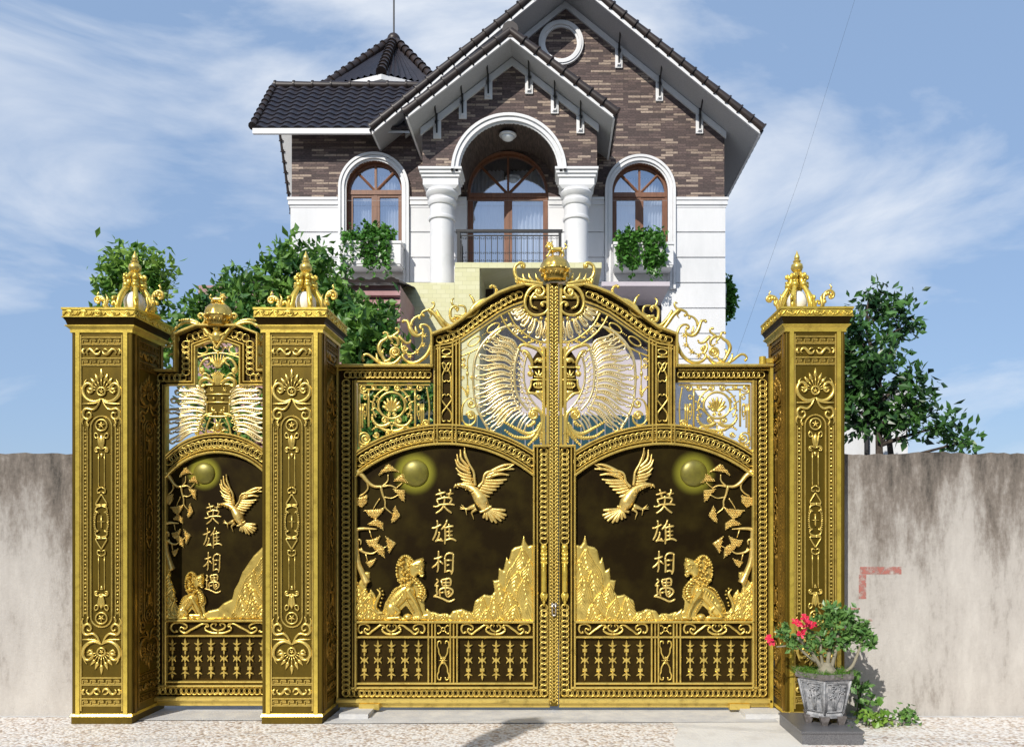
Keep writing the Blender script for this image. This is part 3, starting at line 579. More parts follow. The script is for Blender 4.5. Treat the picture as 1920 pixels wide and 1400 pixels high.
def star(a, u, v, r, t, n=5, rot=-90, w=0.9):
    for i in range(n): q = math.radians(rot+360*i/n); a.st([(u, v), (u+r*math.cos(q), v+r*math.sin(q))], [w*1.1, w*0.35], t, sides=4)
def baluster(T, u, v0, v1, parent, first=None):
    a = Art(T); h = v1-v0; y = lambda f: v0+h*f; c = y(0.5)
    for sg in (1, -1):
        Y = lambda d: c-sg*d*h
        a.fillp([(u, Y(0.5)), (u+2.2, Y(0.40)), (u+1.4, Y(0.345)), (u-1.4, Y(0.345)), (u-2.2, Y(0.40))][::sg], 0, 3.0, 0.8)
        for q in (1, -1):
            a.st([(u, Y(0.33)), (u+q*4, Y(0.35)), (u+q*7.6, Y(0.375))], [1.7, 1.7, 0.4], 1.6)
            a.st([(u, Y(0.0)), (u+q*4, Y(0.02)), (u+q*7.0, Y(0.075))], [1.9, 1.8, 0.5], 1.8)
        a.bar(u-1.6, Y(0.35), u+1.6, Y(0.28), 0, 2.6, 0.6); a.bar(u-4.3, Y(0.275), u+4.3, Y(0.195), 0, 4.0, 1.0); a.bar(u-1.5, Y(0.19), u+1.5, Y(0.10), 0, 2.4, 0.6)
    a.fillp([(u, y(0.40)), (u+3.2, c), (u, y(0.62)), (u-3.2, c)], 0, 3.6, 1.4)
    return a.build('baluster', 'gold', parent)
def scrollband(a, u0, u1, v0, v1):
    c = (u0+u1)/2; s = (u1-u0)/136.0; h = (v1-v0)/24.0; m = (v0+v1)/2
    X = lambda x: c+(x-430)/4.571*s
    Y = lambda y: m+(y-225)/4.571*h*0.95
    for q in (1, -1):
        P = lambda L_: [((X(x) if q > 0 else 2*c-X(x)), Y(y)) for x, y in L_]
        a.st(P([(232,232),(205,215),(195,238),(228,266),(262,240),(300,212),(332,188),(362,186),(372,208),(352,214)]), [1.6, 1.5, 2.0, 2.2, 2.2, 2.4, 2.2, 1.8, 1.4], 1.8)
        a.st(P([(232,232),(242,205),(205,176),(158,182),(143,222),(160,256),(186,250)]), [1.2, 2.0, 2.3, 2.2, 2.0, 1.6], 1.8)
        a.ball(*P([(222,226)])[0], 2.6, 1.5); a.ball(*P([(176,248)])[0], 2.2, 1.5); a.ball(*P([(358,208)])[0], 2.4, 1.5)
        a.st(P([(352,214),(352,238),(388,262),(430,268)]), [1.5, 2.2, 2.4, 2.4], 1.8)
        a.st(P([(412,204),(420,186),(400,182),(386,204),(398,230),(430,246)]), [1.0, 1.6, 1.9, 2.0, 1.8], 1.8)
def band(a, fr, u0, v0, u1, v1, w=13): pass
def arch_art(fr, ch, spec, u0, u1):
    (c1, R1), (c2, R2), (c3, R3), cu = spec
    fr.strip(arc(cu, c1, R1, u0, u1), 3.6, 0, 9, 1.2, raw=True); fr.strip(arc(cu, c1+5.6, R1, u0, u1), 2.6, 0, 7, 1, raw=True)
    ch.chain(arc(cu, c2, R2, u0, u1), raw=True, t=3.2, w=7.6, h=7.6, gap=10.5)
    fr.strip(arc(cu, c3-6.5, R3, u0, u1), 2.6, 0, 7, 1, raw=True); fr.strip(arc(cu, c3, R3, u0, u1), 4.2, 0, 10, 1.3, raw=True)
def sector(a, spec, u0, u1, t0, t1):
    (c1, R1), _, (c3, R3), cu = spec; A = arc(cu, c1, R1, u0, u1); B_ = arc(cu, c3, R3, u0, u1); n = len(A)
    vs = [(*p, t) for t in (t0, t1) for p in A]+[(*p, t) for t in (t0, t1) for p in B_]; fs = []
    for i in range(n-1): fs += [(n+i, n+i+1, 3*n+i+1, 3*n+i), (i, 2*n+i, 2*n+i+1, i+1), (i, i+1, n+i+1, n+i), (2*n+i, 3*n+i, 3*n+i+1, 2*n+i+1)]
    a.put(vs, fs)
def plume(a, root, tip, w=6.0, bead=True, sag=5, q=1):
    """hairpin feather: two strands that meet in a rounded hook at the tip, with a beaded quill between"""
    R0 = np.array(root, float); T0 = np.array(tip, float); d = T0-R0; l = np.linalg.norm(d); d /= l; n_ = np.array([-d[1], d[0]])*q
    f = lambda s_, o: tuple(R0+d*l*s_+n_*(o+sag*math.sin(s_*math.pi*1.7)))
    a.st([f(0, w*0.30), f(0.25, w*0.45), f(0.5, w*0.6), f(0.78, w*0.72), f(0.95, w*0.62), f(1.02, w*0.1), f(0.97, -w*0.55), f(0.88, -w*0.45)], [1.3, 1.6, 1.9, 2.0, 2.0, 2.0, 1.8, 1.2], 2.6, 1.2)
    a.st([f(0, -w*0.30), f(0.25, -w*0.42), f(0.5, -w*0.58), f(0.72, -w*0.66), f(0.9, -w*0.2)], [1.3, 1.6, 1.9, 1.8, 1.0], 2.6, 1.2)
    a.st([f(0.05, 0), f(0.3, 0), f(0.6, 0), f(0.80, w*.12), f(0.84, -w*.15)], [1.0, 1.3, 1.3, 1.1, .6], 1.2, 1.0, 5)
    if bead:
        k = int(l*0.5/3.6)
        for i in range(k): a.ball(*f(0.22+0.5*i/k, 0), 1.25, 2.4, n=6, m=3)
def gate_leaf(T, mirror, label):
    o = thing('gate_leaf', label, 'gate', ((835-PX)/KG if not mirror else (2*AX-835-PX)/KG, YG, 0), 'pair of golden driveway gate leaves')
    fr = Art(T); ch = Art(T); dk = Art(T)
    SP = ((1094, 297), (1094, 279), (1094, 262), 835)
    # dark sheet backing
    dk.bar(634, 1312, 1029, 1166, -6, -1, 0.5)          # lower panel backing and bottom band
    dk.bar(634, 690, 667, 1312, -6, -0.5, 0.5); dk.bar(1001, 836, 1029, 1166, -6, -0.5, 0.5); dk.bar(668, 690, 812, 717, -6, -0.5, 0.5)
    sector(dk, SP, 667, 1002, -6, -0.5)
    dk.bar(814, 626, 865, 800, -6, -0.7, 0.5)
    TOP = [(811,628),(830,622),(846,616),(868,600.5),(891,582),(914,565.5),(937,552),(960,543),(982,537)]
    LOW = [(811,652),(830,648.5),(846,644.5),(868,634),(891,618),(914,602),(937,586),(960,575),(986,566)]
    for i in range(len(TOP)-1): dk.put([(*TOP[i], -6), (*TOP[i+1], -6), (*LOW[i+1], -6), (*LOW[i], -6), (*TOP[i], -0.5), (*TOP[i+1], -0.5), (*LOW[i+1], -0.5), (*LOW[i], -0.5)], [(4,5,6,7),(0,3,2,1),(0,1,5,4),(3,7,6,2)])
    dk.build('back_panel', 'bronze', o)
    # rails
    fr.strip([(811,690),(811,628.5),(830,621.5),(846,615.5),(868,600),(891,581.5),(914,565),(937,551.5),(960,542.5),(984,536)], 4.6, -6, 16, 1.5, raw=True)
    fr.strip([(633,687.5),(813.2,687.5)], 5.2, -6, 16, 1.5, raw=True); fr.bar(632, 690, 635.5, 1312, -6, 8, 1)
    fr.strip([(818,649.2),(846,644.2),(868,633.6),(891,617.6),(914,601.6),(937,585.6),(960,574.6),(986,565.6)], 2.8, 0, 8, 1, raw=True); fr.strip([(818,655),(846,650),(868,640),(891,624),(914,608),(937,592),(960,581),(984,573)], 2.6, -4, 6, 1, raw=True)
    ch.chain([(819,639),(846,632),(868.5,620.5),(891,603.4),(914,586),(937,572.5),(960,559),(980,551)], t=3.2, w=6.6, h=7.2, gap=11)
    fr.strip([(669.5,716),(808,716)], 3, 0, 8, 1, raw=True); fr.bar(636, 692.5, 808, 695, 0, 6, 0.8); fr.strip([(674,722),(806,722)], 2.4, -4, 5, .8, raw=True)
    ch.chain([(646,703),(809,703)], t=2.6, w=6.2, h=6.6, gap=9.3)
    fr.bar(666, 714, 670, 1293, -5, 9, 1.2); fr.bar(661.5, 714, 663.5, 1296, 0, 6, 0.8); fr.bar(672.5, 722, 675, 838, -4, 4, 0.8)
    ch.chain([(649.5,712),(649.5,1304)], t=2.6)
    for u in (815.5, 821.5, 825.8): fr.bar(u-1.5, 650, u+1.5, 799, -4, 8 if u != 821.5 else 6, 0.9)
    for u in (849.5, 856, 862.5): fr.bar(u-1.5, 645-(u-849)*0.8, u+1.5, 799, -4, 8 if u != 856 else 6, 0.9)
    arch_art(fr, ch, SP, 667, 1002)
    for u in (815, 821, 849, 856): fr.bar(u-1.3, 799, u+1.3, 833, 0, 9, 0.8)
    # inner stile
    fr.bar(999.5, 837, 1003, 1292, -5, 9, 1.1); fr.bar(1006.5, 837, 1009, 1293, 0, 7, 0.9); fr.bar(999.5, 834, 1031, 838.5, -2, 9, 1)
    ch.chain([(1020,840),(1020,1020)], t=2.6); ch.chain([(1020,1132),(1020,1304)], t=2.6)
    fr.bar(1024.5, 534, 1030.5, 834, -5, 7, 1.2); fr.bar(1029, 836, 1031.2, 1308, -2, 5, .7)
    fr.bar(1016.5, 650, 1022.5, 836, -5, 6, 1)
    # bottom
    fr.bar(666, 1162.5, 1003, 1167, -2, 9, 1.2); fr.bar(666, 1191.5, 1003, 1195, -1, 7, 1); fr.bar(666, 1278, 1003, 1281.6, -1, 8, 1); fr.bar(660, 1285.5, 1009, 1289.5, -1, 9, 1)
    ch.chain([(643,1298),(1027,1298)], t=2.6, w=6.9)
    fr.bar(632, 1307.5, 1031, 1316, -6, 12, 2); fr.bar(634, 1316, 1031, 1325, -6, 3, 1)
    for u in (804, 810.6, 816.8, 845, 851, 857.7): fr.bar(u-1.4, 1167, u+1.4, 1279, 0, 7 if u not in (810.6, 851) else 5.5, 0.9)
    fr.build('frame', 'gold', o, False); ch.build('chain_border', 'gold', o, True)
    # relief panel
    pn = Art(T); P = [(668, 1164)]+[(u, v-1) for u, v in arc(835, 1094, 261, 668, 1001)]+[(1001, 1164)]
    pn.fillp(P, -6, 0, 0.3)
    mcx = TG(778.4, 886.5, 0) if not mirror else TGm(778.4, 886.5, 0)
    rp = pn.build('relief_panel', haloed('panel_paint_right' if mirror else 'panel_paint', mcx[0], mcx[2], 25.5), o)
    mo = Art(T); mo.ball(778.4, 886.5, 25.5, 0, n=36, m=9, ft=0.36); mo.build('moon_relief', 'moon_paint', rp, True)
    eagle(T, rp); lion(T, rp); pine(T, rp)
    mp_ = [(800+x/3.888, 820+y/3.884) for x, y in ((0,1242),(60,1287),(110,1290),(170,1290),(190,1260),(258,1245),(300,1262),(335,1270),(345,1225),(352,1188),(380,1168),(420,1140),(470,1150),(497,1118),(484,1040),(522,1034),(528,948),(560,968),(583,866),(600,900),(617,820),(640,798),(672,790),(690,785),(708,708),(722,760),(742,790),(765,780),(780,788),(780,1338),(0,1338))]
    mounds(mp_, (1, [(978,1030,14),(960,1048,11),(990,1052,14),(968,1072,15),(948,1078,12),(986,1082,13),(940,1096,14),(974,1100,16),(955,1110,14),(925,1122,14),(990,1118,14),(900,1118,13),(965,1132,16),(940,1136,14),(915,1140,13),(880,1140,18),(985,1142,14),(955,1150,15),(860,1148,16),(905,1153,15),(830,1152,14),(935,1156,14),(812,1150,10)]), T, 'mountain_relief', rp)
    rk = [(640+x/3.685, 820+y/3.685) for x, y in ((100,985),(120,1000),(150,960),(168,925),(200,930),(196,975),(172,1030),(190,1085),(204,1045),(228,1075),(240,1102),(238,1150),(262,1190),(300,1215),(330,1240),(360,1262),(100,1262))]
    mounds(rk, (2, [(672,1098,9),(684,1104,9),(694,1112,9),(668,1116,9),(680,1120,10),(694,1128,10),(672,1132,12),(690,1140,12),(675,1146,18),(705,1150,16),(680,1156,22)]), T, 'rock_relief', rp)
    fg = [(720,1160),(735,1156),(760,1157),(790,1152),(812,1146),(824,1150),(838,1149),(850,1156),(850,1163),(720,1163)]
    mounds(fg, (3, [(740,1158,14),(775,1157,14),(812,1151,13),(836,1154,10)]), T, 'rock_relief', rp)
    for i in range(4):
        a = Art(TG)
        for s_ in CHARS[i]:
            P = [((2080-834+(u-833)) if mirror else u, v) for u, v in s_]; a.st(P, [1.75, 1.95, 2.15, 1.7] if len(P) > 2 else [2.0, 1.5], 1.2, 0.9, 6)
        a.build('inscription_character', 'gold_pale', rp, True)
    # balusters and lower ornaments
    for u in (683.7, 709, 734.4, 759.8, 785.2, 878.5, 904.4, 930.5, 956.5, 982.6): baluster(T, u, 1198, 1275.5, o)
    a = Art(T); scrollband(a, 667, 802, 1167, 1191.5); a.build('scroll_band', 'gold', o, True)
    a = Art(T); scrollband(a, 860, 999, 1167, 1191.5); a.build('scroll_band', 'gold', o, True)
    a = Art(T)
    a.ring(831.3, 1179, 3.4, 3.4, 1.3, 2)
    for sx in (1, -1):
        for sy in (1, -1):
            a.st([(831.3+sx*3, 1179+sy*3), (831.3+sx*6, 1179+sy*6), (831.3+sx*9.5, 1179+sy*9), (831.3+sx*10, 1179+sy*5.5)], [1.2, 1.3, 1.6, 1.3], 2)
            a.st([(831.3, 1237+sy*3), (831.3+sx*5, 1237+sy*8), (831.3+sx*8, 1237+sy*15), (831.3+sx*8.5, 1237+sy*22), (831.3+sx*11, 1237+sy*27), (831.3+sx*9.5, 1237+sy*35), (831.3+sx*5, 1237+sy*36), (831.3+sx*4, 1237+sy*31)], [1.3, 1.4, 1.5, 1.6, 1.6, 1.6, 1.5, 1.3], 2)
    star(a, 831.3, 1237, 8, 3.2, 8, 0, 1.3); a.ball(831.3, 1237, 2.6, 3.6)
    a.build('column_ornament', 'gold', o, True)
    a = Art(T); c = 837.5       # upper column ornament
    a.ring(c, 660, 8.5, 5.2, 1.5, 2, -0.12); a.bar(827, 668, 848, 671, 0, 4, 0.8)
    for sx in (1, -1):
        M_ = lambda L_: [(c+sx*(x-c), y) for x, y in L_]
        a.st(M_([(828,683),(832,680),(836,684),(840,692),(843,698),(845,703),(846,710),(842,716),(838,713)]), [1.0, 1.5, 1.5, 1.4, 1.5, 1.4, 1.5, 1.5, 1.2], 2)
        a.st(M_([(c,697),(841,694),(844,688),(845,683),(848,681)]), 1.2, 2.6)
        a.st(M_([(845,706),(846,716),(846,730),(846,736),(845,742),(841,739),(838,742)]), [1.2, 1.6, 1.6, 1.6, 1.5, 1.4, 1.2], 2)
        a.st(M_([(845,742),(847,749),(842,757),(836,765),(830,773),(828,782),(831,790),(836,788)]), [1.5, 1.6, 1.6, 1.5, 1.6, 1.6, 1.6, 1.2], 2)
    a.build('column_ornament', 'gold', o, True)
    return o, T
def rosette(T, o):
    a = Art(T, 1.28); c = (735, 760)
    a.ring(735, 760, 25, 24.5, 1.8, 2.5, n=36, sides=6); 
    a.st([(735+36*math.cos(math.radians(q)), 762-35*math.sin(math.radians(q))) for q in (-35, -10, 15, 40, 65, 76)], 1.3, 1.5); a.st([(735-36*math.cos(math.radians(q)), 762-35*math.sin(math.radians(q))) for q in (-35, -10, 15, 40, 65, 76)], 1.3, 1.5)
    for k in range(9):       # shell
        q = math.radians(-90+(k-4)*29); l = 17.5 if abs(k-4) < 4 else 12
        a.st([(735, 771), (735+l*0.5*math.cos(q), 767+l*0.5*math.sin(q)), (735+l*math.cos(q), 762+l*math.sin(q))], [0.8, 1.6, 2.6, 1.6], 2, 0.8)
    for sx in (1, -1):
        M_ = lambda L_: [(735+sx*(x-735), y) for x, y in L_]
        a.vol(735+sx*5, 776, 4, 0 if sx > 0 else 180, 1.2, 1.2, 2.4, sx)
        a.st(M_([(690,730),(716,730)]), 1.5, 1); a.st(M_([(691.5,730),(691.5,800)]), 1.6, 1); a.st(M_([(676,757),(676,812)]), 1.5, 0.5); a.st(M_([(680,757),(680,802)]), 1.2, 0.5)
        for y in (748, 760, 772, 785): a.ball(*M_([(684.5, y)])[0], 1.7, 1)
        a.ring(*M_([(685, 769)])[0], 2.6, 13, 1.0, 1, n=14); a.ring(*M_([(798, 812)])[0] if 0 else M_([(685, 745)])[0], 3, 4, 1.0, 1)
        a.vol(*M_([(724, 728)])[0], 7, 200 if sx > 0 else -20, 1.4, 1.4, 2, sx); a.vol(*M_([(701, 726)])[0], 5.5, 90, 1.3, 1.2, 2, -sx); a.vol(*M_([(682, 728)])[0], 7.5, 0, 1.4, 1.3, 2, sx)
        a.frond(M_([(733,792),(722,798),(708,797),(699,786),(699,776)]), 2.2, 2, 7, 4.5); a.vol(*M_([(722, 788)])[0], 7.5, 90, 1.5, 1.5, 2, -sx)
        a.st(M_([(711,772),(704,765),(696,770)]), 1.2, 1.5); a.st(M_([(700,742),(710,746),(706,755)]), 1.1, 1.5); a.st(M_([(694,752),(703,758),(699,767)]), 1.1, 1.5)
        for p in ((709,740),(703,750),(700,764),(706,776)): a.ball(*M_([p])[0], 1.5, 1.8)
        a.frond(M_([(735,808),(748,806),(762,800),(772,806)]), 1.8, 1.5, 6, 4)
    a.vol(686, 822, 9, 0, 1.5, 1.6, 2, 1); a.vol(706, 815, 6, 180, 1.4, 1.3, 2, -1); a.vol(799, 793, 7.5, 60, 1.5, 1.5, 2, 1); a.vol(785, 800, 5, 120, 1.3, 1.2, 2, -1)
    a.ring(683, 822, 10, 11, 1.5, 1.5); a.vol(680, 838, 4.5, 0, 1.2, 1.2, 1.5); a.ring(735, 795, 3, 3.4, 1, 2); a.st([(735,798),(735,818)], 1.3, 1.5); a.vol(728, 812, 5, 0, 1.3, 1.2, 2); a.vol(742, 810, 5, 180, 1.3, 1.2, 2, -1)
    a.st([(676,722),(676,735),(690,740)], 1.2, 0.5); a.st([(800,726),(805,760),(804,795)], 1.3, 0.5)
    a.build('rosette_grille', 'gold', o, True)
def fan(T, o):
    a = Art(T, 1.12)
    E = lambda x, y: (860+x/5.833, 600+y/5.833)
    A = [E(*p) for p in ((680,280),(640,380),(612,520),(610,650),(630,780),(680,890),(760,990))]
    B_ = [E(*p) for p in ((745,390),(716,520),(715,650),(742,770),(800,880),(870,965),(955,1050))]
    a.st(A, 2.3, 3, 1.1, 8); a.st(B_, 1.9, 3, 1.1, 8)
    Ar = smooth(A, 2); Br = smooth(B_, 2)
    for i in range(11):
        f = (i+0.6)/11.5; p = Ar[int(f*(len(Ar)-1))]; q = Br[int(f*(len(Br)-1)*0.93)]; m_ = ((p[0]+q[0])/2, (p[1]+q[1])/2)
        a.ball(*m_, 2.6, 1.6, 0.8, 1.25); a.st([(p[0]+1, p[1]+3), m_, (q[0]-1, q[1]-2)], [0.9, 1.2, 0.9], 1.8, sides=5); a.ball(m_[0]+2.5, m_[1]+5, 1.5, 2); a.ball(m_[0]-2, m_[1]-5, 1.3, 2)
    # plumes
    rt = [(636,320),(612,400),(594,472),(584,560),(584,640),(590,720),(604,800),(630,880),(676,955),(724,1000)]
    tp = [(420,150),(325,205),(248,345),(200,505),(186,665),(188,805),(214,935),(262,1085),(345,1180),(520,1130)]
    ii = np.linspace(0, 8, 12); IP = lambda L_: [(float(np.interp(x, range(9), [p[0] for p in L_[:9]])), float(np.interp(x, range(9), [p[1] for p in L_[:9]]))) for x in ii]
    rt, tp = IP(rt), IP(tp)
    for i in range(12): plume(a, E(*rt[i]), E(*tp[i]), 6.6, True, 5.0, 1)
    for i in range(11):
      for ff in (0,):
        r0 = E((rt[i][0]+rt[i+1][0])/2, (rt[i][1]+rt[i+1][1])/2); t0 = E((tp[i][0]*0.72+rt[i][0]*0.28+tp[i+1][0]*0.72+rt[i+1][0]*0.28)/2+8, (tp[i][1]+tp[i+1][1])/2+8)
        d = (t0[0]-r0[0], t0[1]-r0[1]); a.st([(r0[0], r0[1]+ff*.7), (r0[0]+d[0]*0.5, r0[1]+d[1]*0.5+2.6+ff), (t0[0], t0[1]+ff*1.3)], [1.1, 1.5, 1.0], 2.0, 1.2)
    for (x0, y0, x1, y1) in ((690,990,520,1130),(715,1010,570,1150),(745,1020,640,1190),(770,1050,670,1200),(800,1080,715,1210)): a.st([E(x0, y0), E((x0+x1)/2-12, (y0+y1)/2-6), E(x1, y1)], [1.2, 1.8, 1.5], 2.4)
    for i in range(12): p = E(rt[i][0]+8, rt[i][1]); a.ball(*p, 2.3, 3); a.ball(p[0]-2.4, p[1]+5, 1.7, 3)
    a.st([E(*p) for p in ((628,130),(660,110),(655,75),(560,68),(450,98),(330,190),(240,300),(185,420),(165,550),(162,700),(180,880),(230,1030),(325,1195))], [1.6, 2.0, 2.4, 2.8, 2.6, 2.4, 2.2, 2.0, 2.0, 2.0, 2.0], 1.5, 1.0, 8)
    a.ball(*E(622, 132), 3.2, 1.5); a.ring(*E(622, 128), 6, 6, 1.3, 1.5)
    a.build('plume_fan', 'gold_silver', o, True)
    # braid of ovals between fan and the sloping rail, leaf sprays by the column
    a = Art(T)
    for (u, v) in ((889,640),(925,615)):
        a.ring(u, v, 13.5, 6, 1.6, 1, -0.62, 20, sides=6)
        for k in range(4): a.ball(u+16+k*3, v-11-k*2.1, 1.4, 1)
    for k in range(4): a.ball(866+k*3, 657-k*1.8, 1.4, 1)
    a.st([(864,668),(891,656),(916,640),(942,617),(960,606)], 1.9, 0.5); 
    E2 = lambda x, y: (860+x/5.333, 440+y/5.333)
    a.st([E2(*p) for p in ((425,815),(470,900),(540,985),(620,1050),(710,1105),(800,1135),(905,1140))], 1.8, 3); a.st([E2(*p) for p in ((500,785),(560,895),(640,975),(730,1040),(820,1075),(920,1085))], 1.8, 3)
    for k in range(9): f = k/8; a.ball(*E2(480+400*f, 860+250*math.sin(f*1.5)), 2.4, 2, n=7); 
    for (x, y) in ((690,1080),(640,1030),(600,970)): a.frond([E2(x, y), E2(x+45, y-5), E2(x+75, y-30)], 1.4, 2.4, 4, 4)
    a.vol(868.5, 675, 5.5, 180, 1.3, 1.4, 1.5, -1); a.vol(870, 686, 5.5, 0, 1.3, 1.4, 1.5, 1); a.st([(881,662),(877,675),(877,690),(876,702),(877,716),(876,730)], 1.3, 1.5)
    a.ball(876.5, 701, 3.2, 1.5, 1, 1.6); a.ball(876.5, 690, 2.2, 1.5); a.vol(868, 709, 4.5, 90, 1.2, 1.2, 1.5, 1); a.vol(884, 708, 4, 90, 1.2, 1.2, 1.5, -1)
    a.frond([(877,745),(874,735),(868,728),(864,724)], 1.6, 2, 6, 4); a.frond([(877,742),(878,730),(877,722)], 1.6, 2, 6, 4)
    a.vol(884, 757, 9.5, -90, 1.3, 2.2, 2, 1); a.frond([(866,790),(866,775),(868,760),(874,750),(884,746)], 2.2, 2, 5, 4.5, 1); a.vol(883, 779, 9, 180, 1.6, 2.2, 2, 1); a.st([(866,785),(872,794),(882,797),(891,790),(893,778)], [1.6, 2.2, 2.4, 1.6], 2)
    a.build('leaf_spray', 'gold', o, True)
    # acanthus at the foot of the fan
    a = Art(T)
    a.vol(*E(822, 1035), 9.5, 250, 1.7, 2.6, 4, -1)
    a.st([E(*p) for p in ((780,1000),(840,975),(895,1010),(918,1085),(905,1170),(870,1240)) ], [2.2, 3.4, 3.8, 3.6, 2.6], 3)
    for (L2, w_) in ((((900,1120),(860,1200),(790,1240),(720,1235),(650,1200),(560,1150),(490,1110)), 3.0), (((880,1180),(800,1270),(700,1290),(600,1270),(500,1200)), 2.6), (((890,1150),(870,1250),(820,1310),(760,1370)), 2.6), (((905,1160),(900,1260),(900,1340)), 2.2), (((840,1100),(790,1150),(740,1160)), 2.0), (((910,1220),(925,1280),(900,1330)), 1.8)):
        a.frond([E(*p) for p in L2], w_, 2.6, 7.5, 4.6, 2, 48)
    a.vol(*E(928, 1232), 4, 0, 1.3, 1.4, 2); a.ball(*E(930, 1235), 2.4, 3)
    a.build('acanthus_leaf', 'gold', o, True)
    # quartered shield against the meeting stile
    a = Art(T)
    S_ = [E(*p) for p in ((1000,290),(940,310),(860,345),(810,420),(800,520),(815,560),(805,660),(775,790),(830,825),(900,880),(960,960),(1000,990))]
    a.fillp(S_+[(1030,770),(1030,650)], -4, 0.4, 0.3)
    sh = a.build('shield', 'bronze', o)
    a = Art(T)
    a.st([E(*p) for p in ((700,340),(740,350),(775,400),(800,460),(805,500))], [2.6, 4.2, 3.8, 2.6], 3.2); a.st([E(*p) for p in ((690,350),(660,310),(700,275),(780,290),(850,320),(905,370),(940,440))], [1.6, 3.0, 3.6, 3.4, 3.0, 2.0], 4)
    a.frond([E(940, 450), E(925, 360), E(900, 300), E(880, 245)], 2.4, 3.4, 6, 5); a.st([E(830, 470), E(870, 430), E(930, 445), E(925, 480)], [2, 3.4, 3, 2], 2.6); a.ball(*E(895, 450), 5, 2, 1.4, 0.8)
    a.bar(E(810, 0)[0], E(0, 510)[1], 1029, E(0, 528)[1], 0, 5, 1); a.bar(E(800, 0)[0], E(0, 648)[1], 1029, E(0, 664)[1], 0, 5, 1)
    for k in (-1, 0, 1): a.st([E(878, 620), E(878+k*26, 590), E(878+k*44, 560-20*(k == 0))], [2.2, 2.2, 0.6], 2.2)
    a.st([E(825, 615), E(850, 625), E(930, 622)], 1.6, 2.2); a.ring(*E(875, 715), 9, 5, 1.9, 2.2); 
    for k in (-1, 0, 1): a.st([E(878+k*22, 680), E(878+k*20, 735)], 1.5, 3)
    a.ball(*E(785, 595), 4.4, 3); a.ring(*E(785, 592), 4.6, 4.6, 1.3, 3.4)
    for k in (-1, 0, 1): a.st([E(788, 560), E(788+k*24, 495)], [1.8, 1.4], 3)
    a.st([E(795, 650), E(790, 720), E(765, 790), E(840, 810), E(910, 880), E(950, 960)], [2.0, 2.4, 2.8, 2.8, 2.4, 2.0], 3); a.fillp([E(830, 800), E(850, 770), E(935, 770), E(935, 880), E(880, 830)], 0, 3, 1)
    a.build('shield_charge', 'gold', sh, True)
def upper_fan(T, o):
    a = Art(T, 1.2); E = lambda x, y: (860+x/5.333, 440+y/5.333)
    inn = [(640,735),(668,775),(700,808),(752,838),(815,862),(875,868)]; outp = [(535,795),(572,850),(640,915),(712,985),(795,1035),(862,1062)]
    for i in range(6): plume(a, E(*inn[i]), E(*outp[i]), 6.2, i > 1, 1.2, -1)
    a.build('plume_fan', 'gold_silver', o, True)
    # scrolled cartouche under the crown
    a = Art(T); a.bar(982, 534, 1030, 592, -5, -0.5, 0.5); b2 = a; 
    a.build('cartouche_plate', 'bronze', o)
    a = Art(T)
    a.bar(993, 556, 1030, 561, 0, 5, 1)
    a.vol(*E(805, 580), 11, -60, 1.25, 3.2, 6, 1, inner=0.15)
    a.st([E(*p) for p in ((840,530),(790,520),(730,545),(690,590),(668,650),(665,710),(690,770),(740,805),(800,810),(860,790),(895,745),(893,705),(865,680),(830,690),(822,715))], [3.0, 3.6, 3.8, 3.6, 3.4, 3.2, 3.0, 2.8, 2.6, 2.4, 2.2, 2.2, 2.0], 5, 1.0, 8)
    a.ball(*E(840, 712), 3.6, 5); a.frond([E(*p) for p in ((790,560),(745,610),(720,660),(735,720),(790,745))], 2.6, 4, 5, 4.5)
    a.frond([E(*p) for p in ((845,500),(780,490),(700,475),(640,460),(590,440))], 3.4, 6, 8.5, 4.2, -1, 60); a.frond([E(*p) for p in ((840,525),(760,515),(680,505),(600,485))], 3.2, 5, 6, 4.4)
    a.st([E(*p) for p in ((650,345),(655,305),(615,290),(570,320),(560,380),(585,440),(640,480))], [3.0, 3.2, 3.2, 3.4, 3.6, 4.2, 3], 4, 1, 8); a.ball(*E(635, 322), 3.6, 4.5)
    a.frond([E(*p) for p in ((590,500),(575,440),(572,380))], 2.4, 5, 6, 4)
    for (x, y) in ((700,385),(768,388),(640,390)): a.st([E(x+45, y+85), E(x+12, y+50), E(x, y)], [2.6, 2.6, 0.5], 4)
    for (x, y) in ((660,700),(655,760),(690,800),(720,835),(775,855),(825,838),(880,850)): a.ball(*E(x, y), 4.0, 1.0)
    a.st([E(900, 560), E(880, 540), E(895, 590), E(880, 605)], 1.8, 3)
    a.build('cartouche', 'gold', o, True)
